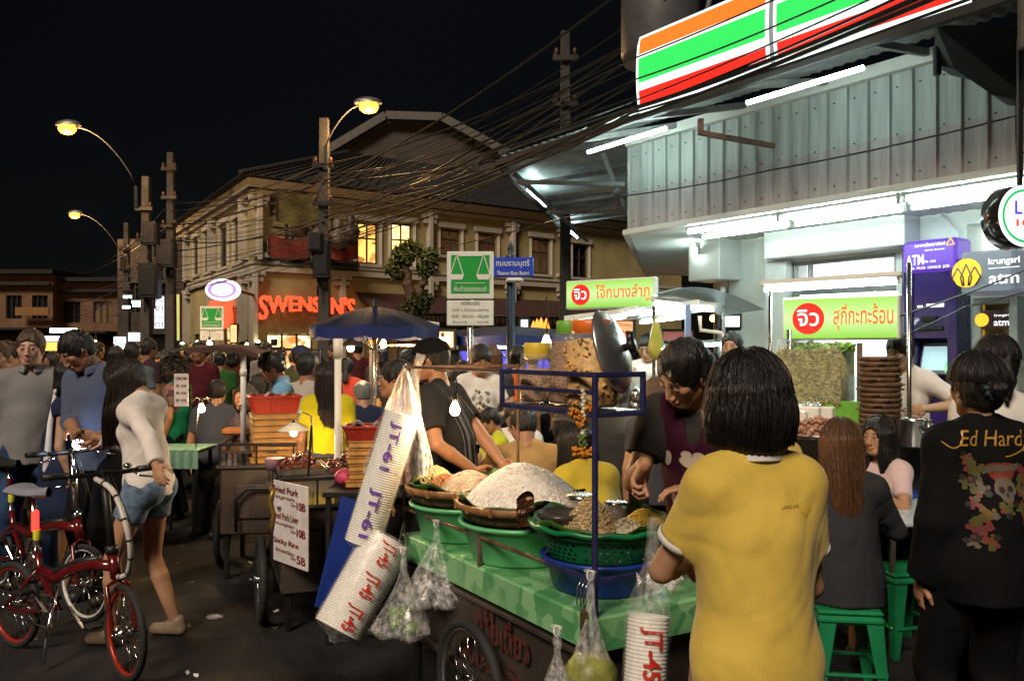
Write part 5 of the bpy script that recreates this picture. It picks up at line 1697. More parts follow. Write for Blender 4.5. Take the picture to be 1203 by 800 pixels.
def bag(top, drop, rmax, label, mt=None, contents=None, name='plastic_bag', cat='plastic bag', knot=.06, seed=0, fl=1.25, group=None, bot=.12):
 """a thin bag hung by its twisted neck"""
 top = Vector(top)
 rt = root(name, label, cat, top - Vector((0, 0, drop)), group=group)
 q = random.Random(seed); ph = [q.uniform(0, 6) for _ in range(5)]
 def wob(r_, z, t):
  s_ = r_ / rmax
  k = 1 + .10 * math.sin(3 * t + ph[0] + z * 9) + .06 * math.sin(7 * t + ph[1] - z * 14) + .045 * math.sin(15 * t + ph[2]) * (1.2 - s_) + .02 * math.sin(27 * t + ph[3])
  return r_ * k, z + .008 * math.sin(5 * t + ph[4]) * s_
 pr = []
 for t in np.linspace(0, 1, 16):
  if t < knot / drop: r_ = .008 + .006 * abs(math.sin(t * 60))
  else:
   u = (t - knot / drop) / (1 - knot / drop)
   r_ = .01 + (rmax - .01) * min(1, (u / (1 - bot)) ** fl) if u < 1 - bot else rmax * math.sqrt(max(0.0004, 1 - ((u - (1 - bot)) / bot) ** 2))
  pr.append((r_, drop * (1 - t)))
 m = MB(); m.lathe(pr, (0, 0, 0), 54, wob=wob)
 m.build('film', mt or FILM, rt)
 m = MB(); m.tube([(.012 * math.sin(a), .006 * math.sin(2 * a), drop + .012 - .016 * math.cos(a)) for a in np.linspace(0, 2 * PI, 12)], .004, 6); m.grid(lambda u, v: Vector(((u - .5) * .05 * v, .012 * math.sin(6 * u), drop + .03 * v)), 8, 4)
 m.build('knot', FILMW, rt)
 return rt
def foam_stack(a, b_, r_, label, txt, ink, pitch=.0115, tsize=.05, reps=3, sleeve=.012, group=None, phi=0., name='foam_container_stack', endr=None, facing=(0, -1, .1)):
 a, b_ = Vector(a), Vector(b_)
 rt = root(name, label, 'foam containers', b_ if b_.z < a.z else a, group=group)
 L = (b_ - a).length; M = frame(b_, a); n_ = int(L / pitch)
 pr = [(.001, 0.0), (r_ * .55, 0.), (r_ * .62, .004)]
 for i in range(n_):
  z = (i + .5) * pitch
  pr += [(r_ * .955, z), (r_ * .995, z + pitch * .25), (r_, z + pitch * .5), (r_ * .97, z + pitch * .7)]
 pr += [(r_, L - .002), (r_ * .97, L), (r_ * .82, L - .02), (r_ * .62, L - .05), (.001, L - .052)]
 m = MB(); m.lathe(pr, b_, 40, M=M); m.build('foam_bowls', FOAM, rt, w=True)
 ax = (a - b_).normalized(); u = Vector(facing); u = (u - ax * u.dot(ax)).normalized(); u = Matrix.Rotation(phi, 3, ax) @ u; v = -ax.cross(u)
 m = MB()
 for k in range(reps):
  s0 = L * (k + .5) / reps
  def fn(q, s0=s0):
   th = q.y / r_
   return b_ + ax * (s0 - q.x) + (u * math.cos(th) - v * math.sin(th)) * (r_ + sleeve * .5 + .003)
  text(m, txt, tsize, None, fn=fn, bold=.02, w=L / reps * .72, h=tsize * .95)
 rr = r_ + sleeve * .5
 m.build('printing', mat('ink_' + ink, {'red': (.55, .03, .02), 'purple': (.17, .06, .42)}[ink], rough=.5), rt, w=True)
 m = MB()
 ph = random.Random(len(label)).uniform(0, 6)
 prf = [(.012, -.05), (.03, -.03), (r_ * .8, -.008), (rr, .02), (rr, L * .5), (rr * 1.03, L - .02), (rr * .9, L + .04), (rr * .35, L + .16), (.02, L + .24), (.025, L + .30)]
 if endr is not None: prf = prf[:6] + [(rr * 1.0, L + endr)]
 m.lathe(prf, b_, 48, M=M, wob=lambda R_, z, t: (R_ * (1 + .02 * math.sin(6 * t + ph + 9 * z) + .012 * math.sin(17 * t)), z))
 m.build('sleeve', FILMS, rt, w=True)
 return rt
# ------------------------------------------------------------------ the near food cart
CO = Vector((.28, 2.87, 0)); CRZ = math.atan2(.52, .853)
CM = Matrix.Translation(CO) @ Matrix.Rotation(CRZ, 4, 'Z')
def cw(x, y, z): return CM @ Vector((x, y, z))
cart = root('food_cart', 'near food cart with green marbled counter, blue violet frame and red writing', 'food cart', CO, CRZ)
CWD, CLN = .66, 1.56
m = MB(); m.box((CWD / 2, CLN / 2 + .02, .47), (CWD - .04, CLN - .08, .36), bev=.01)
m.bar((.0, .05, .29), (.0, CLN - .02, .29), .03); m.bar((.0, .05, .60), (.0, CLN - .02, .60), .02)
m.build('body', TAR, cart)
m = MB(); m.box((CWD / 2, CLN / 2, .685), (CWD + .02, CLN + .02, .125), bev=.008); m.build('counter', MARB, cart)
m = MB(); vs, fs = text_data('ผัดไทย ขนมจีน', 1, .01);
def side(q): return Vector((-.001 - q.z * .5, .62 - q.x, .52 + q.y))
text(m, 'ก๋วยเตี๋ยว', .1, None, fn=side, w=.42, h=.13, bold=.012)
text(m, 'ขนมจีน น้ำยา', .1, None, fn=lambda q: Vector((-.001 - q.z * .5, .66 - q.x, .37 + q.y)), w=.62, h=.085, bold=.012)
text(m, '๓', .1, None, fn=lambda q: Vector((-.001 - q.z * .5, .72 - q.x, .575 + q.y)), w=.07, h=.07, bold=.012)
m.build('lettering', mat('faded_red_paint', (.17, .03, .022), rough=.6, var=.45, scale=20), cart)
m = MB(); w_ = .018
m.bar((0, 0, .28), (0, 0, 1.575), w_); m.bar((0, 0, 1.565), (0, .613, 1.565), w_); m.bar((0, 0, 1.565), (.209, 0, 1.565), w_); m.bar((.209, 0, 1.42), (.209, 0, 1.575), w_)
m.bar((0, .613, 1.42), (0, .613, 1.575), w_); m.bar((0, 0, 1.505), (0, .613, 1.505), w_ * .8); m.bar((.0, 0, 1.43), (.209, 0, 1.43), w_); m.bar((0, 0, 1.43), (0, .613, 1.43), w_)
m.bar((.209, 0, 1.565), (.209, .613, 1.565), w_); m.bar((.209, .613, 1.42), (.209, .613, 1.575), w_); m.bar((0, .613, 1.43), (.209, .613, 1.43), w_)
m.bar((0, 0, .87), (CWD, 0, .87), w_ * .9); m.bar((0, .0, .87), (0, .3, .87), w_ * .9); m.bar((CWD, 0, .3), (CWD, 0, .87), w_)
m.build('frame', BLUEP, cart)
m = MB(); m.box((.105, .306, 1.437), (.2, .6, .008)); m.build('shelf', STN, cart)
m = MB(); w_ = .014
m.bar((0, .613, 1.566), (0, CLN, 1.566), w_); m.bar((0, CLN, .3), (0, CLN, 1.575), w_); m.bar((0, .3, .87), (0, CLN, .87), w_); m.bar((0, .80, .74), (0, .80, .87), w_)
m.bar((0, CLN, 1.566), (CWD, CLN, 1.566), w_); m.bar((CWD, CLN, .3), (CWD, CLN, 1.575), w_); m.bar((0, CLN, .87), (CWD, CLN, .87), w_)
m.build('rail', RUST, cart)
m = MB()
for y in (.05, 1.5):
 for x in (.05, CWD - .05): m.bar((x, y, 0.0), (x, y, .3), .03)
m.build('leg', DARKM, cart)
for x in (-.075, CWD + .06): wheel(cart, (x, .75, .275), .275, (1, 0, 0), 32, .045, 'wheel', hub=.035)
m = MB(); m.cyl((-.09, .75, .275), (CWD + .08, .75, .275), .012)
for t in np.linspace(.1, .9, 9):
 pass
m.build('axle', DARKM, cart)
m = MB()
for i in range(3):
 p = Vector((-.01, .02 + i * .02, .87)); m.tube([p, p + Vector((-.02, 0, -.03)), p + Vector((-.015, .01, -.09)), p + Vector((.0, .01, -.11)), p + Vector((.006, 0, -.07))], .0025, 5)
m.build('wire_hook', STN, cart)
def basin(c, r0, r1, h_, mt, label, name='basin', cat='basin', n=48):
 m = MB(); m.lathe([(.001, 0), (r0, 0), (r0 * 1.03, .01), (r1 * .97, h_ - .02), (r1 + .012, h_ - .012), (r1 + .016, h_), (r1, h_ + .004), (r1 * .96, h_ - .015), (r0, .015), (.001, .012)], (0, 0, 0), n)
 return tag(m.build(name, mt, loc=tuple(c)), label, cat)
def leaf_lining(c, r_, h_, seed, dip=.05):
 q = random.Random(seed); ph = [q.uniform(0, 6) for _ in range(4)]
 m = MB()
 m.lathe([(r_ * .2, -dip), (r_ * .7, -dip * .7), (r_ * .95, -.012), (r_ * 1.02, h_), (r_ * 1.005, h_ * .4), (r_ * .93, -.02)], c, 60,
   wob=lambda R_, z, t: (R_ * (1 + .015 * math.sin(5 * t + ph[0]) + .01 * math.sin(11 * t + ph[1])), z + (.014 * math.sin(4 * t + ph[2]) + .008 * math.sin(9 * t + ph[3]) if z > 0 else 0)))
 return m
def wicker(cx_, cy_, lb, seed):
 c = cw(cx_, cy_, .91)
 rt = root('wicker_tray', lb, 'tray', c)
 m = MB(); m.lathe([(.001, 0), (.235, 0), (.26, .03), (.272, .06), (.285, .062), (.285, .07), (.26, .068), (.235, .02), (.001, .015)], (0, 0, 0), 64, wob=lambda r_, z, t: (r_ * (1 + .006 * math.cos(48 * t)), z)); m.build('basket_wall', WICK, rt)
 m = MB(); m.lathe([(.276, .058), (.292, .062), (.294, .088), (.286, .093), (.278, .088)], (0, 0, 0), 64)
 for i in range(14):
  a = 2 * PI * i / 14 + seed; p = Vector((.293 * math.cos(a), .293 * math.sin(a), .075)); m.box(p, (.012, .016, .034), rz=a, bev=.003)
 m.build('rim', WICL, rt)
 m = leaf_lining((0, 0, .09), .275, .018, seed); m.build('banana_leaf', LEAF, rt)
 return rt, c
basin(cw(.26, .30, .75), .185, .225, .125, BLUP, 'dark blue basin under the green colander at the cart corner')
c = cw(.26, .30, .862)
col_ = root('colander', 'dark green slotted colander lined with banana leaf', 'colander', c)
m = MB(); nu, nv = 108, 12
def cp(i, j):
 t = 2 * PI * i / nu; s_ = j / nv; r_ = .205 + .055 * s_
 return (r_ * math.cos(t), r_ * math.sin(t), .015 + .11 * s_)
vs = [cp(i, j) for i in range(nu) for j in range(nv + 1)]
fs = []
for i in range(nu):
 for j in range(nv):
  if j % 2 == 1 and (i + (j // 2)) % 2 == 0 and j < nv - 1 and i % 18 > 1: continue
  a = i * (nv + 1) + j; b_ = ((i + 1) % nu) * (nv + 1) + j
  fs.append((a, b_, b_ + 1, a + 1))
m.add(vs, fs, True)
m.lathe([(.001, 0.004), (.19, .0), (.207, .016)], (0, 0, 0), 48)
m.lathe([(.258, .118), (.28, .122), (.285, .133), (.28, .141), (.262, .138), (.256, .125)], (0, 0, 0), 72, wob=lambda r_, z, t: (r_ * (1 + .008 * math.cos(12 * t)), z + .004 * math.cos(12 * t)))
m.lathe([(.247, .100), (.262, .104), (.264, .118)], (0, 0, 0), 72)
m.build('slotted_bowl', DGRN, col_)
m = leaf_lining((0, 0, .128), .262, .022, 5, .05); m.build('banana_leaf', LEAF, col_)
def dome(h_, p=2., off=(0, 0)): return lambda x, y: h_ * max(0, 1 - ((x - off[0]) ** 2 + (y - off[1]) ** 2) ** (p / 2))
PEA = mat('pale_peanuts', (.50, .36, .18), rough=.55, var=.25, scale=60, bump=.2)
TURN = mat('pale_radish', (.55, .50, .34), rough=.5, var=.15, scale=40)
YNOO = mat('yellow_shreds', (.66, .42, .05), rough=.45, var=.2, scale=30)
def pieces(name, c, rx_, ry_, hfun, mt, size, n_, label, seed, cat='food'):
 m = MB(); q = random.Random(seed); m.smooth = True
 def fn(u, v):
  a = 2 * PI * u; x, y = v * math.cos(a), v * math.sin(a); return Vector((x * rx_, y * ry_, hfun(x, y) - size * .6))
 m.grid(fn, 24, 8)
 for _ in range(n_):
  a, d = q.uniform(0, 2 * PI), math.sqrt(q.random()) * 1.04
  x, y = d * math.cos(a), d * math.sin(a); s_ = size * q.uniform(.7, 1.2)
  m.sphere((x * rx_, y * ry_, hfun(x, y) + s_ * q.uniform(-.2, .7)), s_, 6, 4, sc=(1, q.uniform(.7, 1), q.uniform(.6, 1)), M=Euler((q.uniform(0, 3), q.uniform(0, 3), 0)).to_matrix())
 return tag(m.build(name, mt, loc=tuple(c)), label, cat)
pieces('chopped_peanuts', c + Vector((-.045, .0, .105)), .115, .10, dome(.12, 1.3), PEA, .0062, 700, 'tall heap of pale chopped peanuts in the green colander', 3, 'peanuts')
pieces('radish_cubes', c + Vector((.085, -.03, .108)), .06, .06, dome(.035, 1.5), TURN, .0085, 80, 'small pile of pale radish cubes beside the peanuts', 4, 'radish')
hf = dome(.055, 1.6)
m = MB(); m.smooth = True; strands(m, 260, (0, 0, 0), .085, .075, hf, .07, .0022, 8, 5, .5)
m.grid(lambda u, v: Vector((v * math.cos(2 * PI * u) * .08, v * math.sin(2 * PI * u) * .07, hf(v * math.cos(2 * PI * u), v * math.sin(2 * PI * u)))), 20, 6)
tag(m.build('shredded_mango', YNOO, loc=tuple(c + Vector((.165, .045, .112)))), 'low heap of yellow shreds at the right of the colander', 'shredded food')
m = MB(); m.lathe([(.001, -.02), (.06, -.018), (.085, .01), (.09, .03), (.082, .012), (.001, -.005)], (0, 0, 0), 28); tag(m.build('sauce_bowl', mat('dark_bowl', (.05, .045, .04), rough=.3), loc=tuple(c + Vector((-.16, .03, .135)))), 'small dark bowl at the left in the green colander', 'bowl')
def glassjar(p, r_, h_, label):
 rt = root('glass_jar', label, 'jar', p)
 m = MB(); m.lathe([(.001, 0), (r_, 0), (r_ * 1.04, .01), (r_ * 1.04, h_ * .8), (r_ * .9, h_ * .88)], (0, 0, 0), 28); m.build('glass', mat('jar_glass', (.8, .8, .75), rough=.06, trans=.0, alpha=.28, spec=.9), rt)
 m = MB(); m.lathe([(.001, .006), (r_ * .94, .006), (r_ * .94, h_ * .7), (.001, h_ * .74)], (0, 0, 0), 20); m.build('pickle', mat('pickle', (.22, .13, .05), rough=.4, kind='voronoi', scale=60), rt)
 m = MB(); m.lathe([(r_ * 1.0, h_ * .86), (r_ * 1.02, h_ * 1.02), (r_ * .9, h_ * 1.04), (.001, h_ * 1.03)], (0, 0, 0), 28); m.build('lid', STN, rt)
glassjar(cw(.33, .53, .955), .065, .10, 'wide glass jar of pickle with a steel lid behind the peanuts')
glassjar(cw(.42, .42, .965), .045, .07, 'smaller glass jar at the right of the pickle jar')
m = MB(); m.smooth = True; m.grid(lambda u, v: Vector((.035 * math.sin(7 * u + 2 * v), .05 * (u - .5) + .02 * math.sin(9 * v), .12 * v + .015 * math.sin(12 * u))), 14, 14)
m.grid(lambda u, v: Vector((.03 * math.cos(8 * u + 2 * v), .045 * (u - .5), .10 * v)), 12, 12)
tag(m.build('foil_packet', mat('brown_foil', (.16, .07, .035), rough=.15, metal=.6, var=.4, bump=.5), loc=tuple(cw(.05, .52, .96))), 'crumpled shiny brown packet between the noodles and the colander', 'packet')
basin(cw(.24, .845, .75), .215, .265, .165, LGRN, 'light green basin under the wicker tray of white noodles')
rt2, c2 = wicker(.24, .845, 'wicker tray lined with banana leaf, holding the tall white noodles', 2)
GN = mat('white_noodles', (.90, .84, .76), rough=.35, var=.05, scale=40, bump=.3, bscale=90, spec=.6)
hf = lambda x, y: .15 * max(0, 1 - ((x - .02) ** 2 + (y - .02) ** 2)) ** .85 * (1 + .07 * math.sin(5 * x + 2) * math.cos(6 * y)) + .006
heap('rice_noodles', c2 + Vector((0, 0, .075)), .25, .24, hf, GN, None, 110, .016, 26, (1500, .075, .0026, 4, 5, 1.5))
bpy.data.objects['rice_noodles'] and tag(bpy.data.objects['rice_noodles'], 'tall glistening mound of white rice noodles on the middle tray', 'noodles')
basin(cw(.235, 1.36, .75), .21, .26, .165, LGRN, 'light green basin under the wicker tray of noodles and carrot')
rt1, c1 = wicker(.235, 1.36, 'wicker tray lined with banana leaf, holding carrot shreds and pale noodles', 1)
GN2 = mat('glassy_noodles', (.50, .40, .33), rough=.25, var=.2, scale=30, bump=.5, bscale=80, sub=.2)
o = heap('glass_noodles', c1 + Vector((.02, -.03, .08)), .17, .16, lambda x, y: .075 * max(0, 1 - (x * x + y * y) ** .7), GN2, None, 50, .012, 26, (420, .09, .002, 9, 6, 1.2)); tag(o, 'low pale brown heap of glass noodles in the middle of the far tray', 'noodles')
CAR = mat('carrot_shreds', (.62, .13, .03), rough=.4, var=.25, scale=40)
m = MB(); m.smooth = True; hf = dome(.06, 1.5); strands(m, 420, (0, 0, 0), .10, .09, hf, .055, .0028, 12, 4, .5); tag(m.build('shredded_carrot', CAR, loc=tuple(c1 + Vector((.15, -.11, .085)))), 'orange heap of shredded carrot at the right of the far tray', 'shredded carrot')
PCAB = mat('pale_cabbage', (.55, .52, .25), rough=.5, var=.25, scale=20)
m = MB(); m.smooth = True; strands(m, 260, (0, 0, 0), .10, .11, dome(.07, 1.4), .06, .0045, 13, 5, 1.6); tag(m.build('shredded_cabbage', PCAB, loc=tuple(c1 + Vector((-.15, .08, .085)))), 'curly pale cabbage at the left of the far tray', 'cabbage')
m = MB(); m.smooth = True; strands(m, 160, (0, 0, 0), .08, .09, dome(.05, 1.4), .06, .0035, 14, 5, 1.); tag(m.build('fried_shallots', mat('brown_shreds', (.25, .11, .035), rough=.5), loc=tuple(c1 + Vector((-.10, -.03, .085)))), 'brown shreds between the cabbage and the glass noodles', 'shredded food')
m = MB(); m.smooth = True
q = random.Random(6)
for i in range(26):
 a = q.uniform(0, 6.3); p = Vector((.05 * math.cos(a), .05 * math.sin(a), .02 + q.random() * .03)); m.grid(lambda u, v: p + Vector(((u - .5) * .06 * math.cos(a) - (v - .5) * .03 * math.sin(a), (u - .5) * .06 * math.sin(a) + (v - .5) * .03 * math.cos(a), .012 * math.sin(6 * u + a))), 4, 3)
tag(m.build('herb_leaves', mat('herb_green', (.05, .16, .02), rough=.5), loc=tuple(c1 + Vector((.19, .08, .085)))), 'few dark green herb leaves at the back of the far tray', 'herbs')
def snackjar(x, y, r_, h_, lidc, fill, fcol, label, tilt=0, lidh=.045, square=True):
 p = cw(x, y, 1.443)
 rt = root('snack_jar', label, 'jar', p, CRZ); rt.rotation_euler = (0, tilt, CRZ)
 wb = (lambda R_, z, t: (R_ * (1 + .07 * abs(math.sin(2 * t))), z)) if square else None
 m = MB(); m.lathe([(.001, .001), (r_ * .92, .001), (r_, .015), (r_, h_ * .74), (r_ * .93, h_ * .82), (r_ * .74, h_ - lidh)], (0, 0, 0), 40, wob=wb)
 m.build('clear_wall', mat('clear_jar_plastic', (.85, .82, .75), rough=.08, alpha=.12, spec=.9, var=.03), rt)
 m = MB(); m.lathe([(.001, .004), (r_ * .90, .004), (r_ * .96, .018), (r_ * .95, h_ * fill), (r_ * .5, h_ * (fill + .02)), (.001, h_ * (fill + .03))], (0, 0, 0), 40, wob=wb)
 q = random.Random(int(x * 100 + y * 1000))
 big = fcol == 'crackling'
 for i in range(190 if big else 420):
  a, z = q.uniform(0, 2 * PI), q.uniform(.02, h_ * fill)
  s_ = .011 if big else .0052
  k = 1 + .07 * abs(math.sin(2 * a))
  p_ = Vector((r_ * .94 * k * math.cos(a), r_ * .94 * k * math.sin(a), z))
  if big:
   m.tube([p_ + Vector((q.uniform(-1, 1), q.uniform(-1, 1), q.uniform(-1, 1))) * s_ * .9 for _ in range(4)], s_ * .42, 5)
  else: m.sphere(p_, s_, 5, 4, sc=(1, 1, .7))
 mt = {'crackling': mat('pork_crackling', (.80, .46, .13), rough=.5, var=.22, scale=40, bump=.4), 'chilli': mat('dried_chilli_flakes', (.46, .22, .10), rough=.6, var=.35, scale=80, bump=.6, bscale=120), 'shrimp': mat('dried_shrimp', (.55, .32, .17), rough=.6, var=.3, scale=80, bump=.6, bscale=120)}[fcol]
 m.build('contents', mt, rt)
 m = MB(); m.lathe([(r_ * .72, h_ - lidh - .006), (r_ * .80, h_ - lidh), (r_ * .82, h_ - .006), (r_ * .76, h_), (.001, h_)], (0, 0, 0), 40, wob=(lambda R_, z, t: (R_ * (1 + .012 * math.cos(40 * t)), z))); m.build('lid', mat('lid_' + label[:12].replace(' ', '_'), lidc, rough=.4, var=.05), rt)
 return rt
snackjar(.105, .515, .066, .235, (.72, .52, .05), .55, 'shrimp', 'short squat jar with a yellow lid, leftmost on the cart shelf', 0, .06)
snackjar(.115, .345, .058, .315, (.16, .42, .05), .74, 'chilli', 'tall jar with a green lid and brown flakes in the middle of the cart shelf', R(4))
snackjar(.105, .155, .088, .315, (.75, .17, .02), .76, 'crackling', 'large jar of pork crackling with an orange lid on the cart shelf', R(-1))
p = Vector((.36, 3.05, 1.645)); nx = Vector((.86, -.40, .28)).normalized(); M = frame((0, 0, 0), nx)
rt = root('pot_lid', 'large polished steel pot lid with a black knob propped on the shelf', 'lid', p)
m = MB(); m.lathe([(.150, -.012), (.156, -.006), (.153, 0), (.135, .018), (.09, .036), (.04, .045), (.001, .046)], p, 64, M=M); m.lathe([(.150, -.012), (.132, .012), (.09, .03), (.001, .04)], p, 64, M=M)
m.build('dome', mat('polished_steel', (.62, .62, .64), rough=.30, metal=.9, var=.04), rt, w=True)
m = MB(); m.lathe([(.001, .04), (.014, .044), (.013, .058), (.026, .068), (.03, .078), (.026, .086), (.001, .088)], p, 18, M=M)
for s_ in (-1, 1): m.cyl(p + M @ Vector((0, 0, .07)), p + M @ Vector((0, s_ * .05, .08)), .015, .013)
m.build('knob', mat('black_bakelite', (.015, .015, .015), rough=.3), rt, w=True)
p = cw(-.018, .045, 1.51)
rt = root('flower_garland', 'jasmine and marigold garland hanging from the cart frame', 'garland', p - Vector((0, 0, .22)))
m = MB(); m.smooth = True
for i in range(13): m.sphere(p + Vector((.004 * (i % 2), 0, -.012 * i)), .0085, 8, 6)
m.build('white_buds', mat('jasmine', (.7, .66, .5), rough=.6), rt, w=True)
m = MB(); q = random.Random(2)
for (cx_, cz, s_, n_) in ((-.03, -.075, .02, 40), (.02, -.06, .022, 40), (-.005, -.10, .025, 50), (.0, -.21, .022, 50), (.028, -.205, .016, 30), (-.026, -.205, .016, 30)):
 for i in range(n_):
  d = Vector((q.gauss(0, 1), q.gauss(0, 1), q.gauss(0, 1))).normalized() * s_ * q.uniform(.5, 1)
  m.sphere(p + Vector((cx_, 0, cz)) + d, .0055, 5, 3)
m.build('marigold', mat('marigold', (.70, .26, .01), rough=.6, var=.2, scale=60), rt, w=True)
m = MB(); m.tube([p + Vector((0, 0, -.14)), p + Vector((0, 0, -.2))], .004);
for i in range(14): m.sphere(p + Vector((.012 * math.sin(i * 2.4), .01 * math.cos(i * 2), -.15 - .003 * i)), .006, 6, 4)
m.build('green_ties', mat('garland_green', (.12, .22, .05)), rt, w=True)
bulb(cw(.12, 1.25, 1.37), 'bare warm bulb hanging from the rail behind the striped shirt', BULB, .024, .19)
bulb(P(642, 402, 5.6), 'bare warm bulb glowing beside the jars in front of the blue board', BULB2, .03, .3)
e = cw(-.02, CLN, 1.55)
foam_stack(P(473, 486, 4.08), P(425, 640, 4.0), .085, 'milky bag of foam cups printed in purple, hanging from the far end post', 'JT-61', 'purple', reps=2, tsize=.06)
m = MB(); m.smooth = True
def drape(u, v):
 a = P(472, 432, 4.15); w_ = .012 + .17 * min(1, v * 1.1) ** .9
 return Vector((a.x - .03 * v + (u - .5) * 2 * w_ * .9 + .02, a.y - .05 * math.sin(7 * u + 2) - .04 * math.cos(14 * u) * v, a.z - .50 * v + .02 * math.sin(6 * u)))
m.grid(drape, 60, 24); tag(m.build('plastic_sheet', FILMW, w=True), 'loose milky plastic hanging from the top corner of the cart rail', 'plastic sheet')
foam_stack(P(456, 634, 4.02), P(396, 742, 3.85), .118, 'slanted stack of white foam bowls printed in red, tied to the cart end', 'JT-45', 'red', reps=3, tsize=.085, endr=.01, phi=.25)
m = MB(); m.tube([P(474, 612, 4.1), P(468, 640, 4.05), P(466, 660, 4.0), P(472, 668, 4.0), P(478, 650, 4.05), P(474, 612, 4.1)], .004, 6); tag(m.build('wire_loop', STN, w=True), 'twisted wire loop tying bags to the cart post', 'wire')
b1 = bag(P(513, 618, 3.86), .36, .16, 'clear bag of crumpled white wrappers hung on the cart rail', FILM, seed=3, fl=.9)
m = MB(); m.smooth = True
q = random.Random(3)
for i in range(26):
 c_ = Vector((q.uniform(-.09, .09), q.uniform(-.09, .09), q.uniform(.03, .10))); a = q.uniform(0, 3)
 m.grid(lambda u, v: c_ + Vector(((u - .5) * .07, (v - .5) * .07 * math.cos(a), .02 * math.sin(9 * u + a) + .02 * math.cos(7 * v))), 5, 5)
m.build('wrappers', mat('white_wrappers', (.70, .68, .72), rough=.3), b1)
b2 = bag(P(474, 650, 3.75), .37, .13, 'clear bag of green limes hung low beside the foam bowls', FILM, seed=5)
m = MB(); m.smooth = True
for i in range(16):
 a = q.uniform(0, 6.3); d = q.uniform(0, .065); m.sphere((d * math.cos(a), d * math.sin(a), .035 + .035 * (i // 6) + q.uniform(0, .01)), .027, 12, 8, sc=(1, 1, .9))
m.build('limes', mat('lime_skin', (.12, .26, .02), rough=.4, var=.25, scale=9), b2)
b3 = bag(P(694, 680, 2.78), .42, .095, 'clear bag with pale yellow liquid hung at the near corner post', FILM, seed=8)
m = MB(); m.lathe([(.001, .01), (.06, .015), (.085, .05), (.088, .13), (.05, .18), (.001, .185)], (0, 0, 0), 24); m.build('contents', mat('pale_greens', (.34, .36, .08), rough=.4, var=.3, scale=20, alpha=.8), b3)
m = MB(); m.box((-.02, 0, .25), (.03, .03, .14), bev=.006); m.build('dark_bottle', mat('brown_bottle', (.07, .05, .02), rough=.2), b3)
b4 = bag(P(655, 745, 2.72), .20, .06, 'small crumpled clear bag beside the bag of yellow liquid', FILM, seed=9)
foam_stack(P(762, 722, 2.66), P(757, 806, 2.62), .065, 'short bag of foam cups printed in red at the near cart end', 'JT-45', 'red', reps=1, tsize=.07)
m = MB(); m.smooth = True; m.grid(lambda u, v: P(775, 692, 2.70) + Vector(((u - .5) * .14, .03 * math.sin(9 * u + 5 * v), .045 * math.sin(3 * v) + .015 * math.sin(13 * u + 7 * v))), 20, 12)
tag(m.build('plastic_wrap', FILMW, w=True), 'crumpled plastic wrap with red print on the near cart rail', 'plastic wrap')
# ------------------------------------------------------------------ middle cart with the bamboo boxes
def cart_frame(o, rz, W_, L_, zt, label, cat='food cart', body=TAR, wheels=(), zb=.32, name='food_cart'):
 rt = root(name, label, cat, o, rz)
 m = MB(); m.box((W_ / 2, L_ / 2, (zt + zb) / 2), (W_, L_, zt - zb), bev=.012)
 m.box((W_ / 2, -.012, (zt + zb) / 2), (W_ * .72, .02, (zt - zb) * .5), bev=.006)
 m.build('cabinet', body, rt)
 m = MB(); m.box((W_ / 2, L_ / 2, zt + .012), (W_ + .05, L_ + .05, .024), bev=.005); m.build('counter', STN, rt)
 m = MB()
 for x in (0, W_):
  for y in (0, L_): m.bar((x, y, zt), (x, y, zt + .17), .018)
 for (a, b_) in (((0, 0), (W_, 0)), ((W_, 0), (W_, L_)), ((W_, L_), (0, L_)), ((0, L_), (0, 0))):
  m.bar((*a, zt + .17), (*b_, zt + .17), .018)
 for t in (.33, .66): m.bar((0, L_ * t, zt), (0, L_ * t, zt + .17), .012); m.bar((W_ * t, 0, zt), (W_ * t, 0, zt + .17), .012)
 m.build('rail', DARKM, rt)
 m = MB()
 for x in (.04, W_ - .04):
  for y in (.04, L_ - .04): m.bar((x, y, 0), (x, y, zb), .035)
 m.build('leg', DARKM, rt)
 for (x, y, r_) in wheels: wheel(rt, (x, y, r_), r_, (1, 0, 0), 24, .05, 'wheel', hub=.03)
 return rt
o2_ = P(258, 0, 6.1); o2_.z = 0
RZ2 = R(8)
c2r = cart_frame(o2_, RZ2, .78, .75, .80, 'steel cart with stacked bamboo boxes and a brown awning, left of centre', wheels=((-.06, .42, .26), (.84, .42, .26)))
X2 = Matrix.Translation(o2_) @ Matrix.Rotation(RZ2, 4, 'Z')
m = MB(); m.tube([(.12, -.035, .35), (.12, -.06, .58), (.2, -.06, .66), (.62, -.06, .66), (.7, -.06, .6), (.7, -.035, .35)], .012); m.build('push_bar', DARKM, c2r)
m = MB(); m.box((.18, .36, .93), (.42, .6, .02), rz=0, M=Matrix.Rotation(R(4), 3, 'X')); m.build('lid', STN, c2r)
q0 = X2 @ Vector((.08, .5, .82))
rt = root('white_post', 'white plastic pipe post holding up the small brown awning', 'post', (q0.x, q0.y, .82))
m = MB(); m.cyl(q0, (q0.x, q0.y, 1.66), .022); m.cyl((q0.x, q0.y, 1.45), (q0.x, q0.y, 1.5), .027); m.build('pipe', PVC, rt, w=True)
m = MB(); m.tube([(q0.x, q0.y, 1.64), (q0.x - .05, q0.y, 1.67), (q0.x - .055, q0.y, 1.58)], .006); m.build('tie', PVC, rt, w=True)
a, b_ = P(236, 409, 6.6), P(316, 409, 6.9)
rt = root('small_awning', 'thin dark brown awning on the white post above the middle cart', 'awning', (a + b_) / 2)
m = MB(); m.grid(lambda u, v: a.lerp(b_, u) + Vector((0, -.3 + .6 * v, .012 * math.sin(PI * u) + .004 * math.sin(20 * u) - (.05 * u ** 6) + .02 * math.sin(PI * v))), 24, 6)
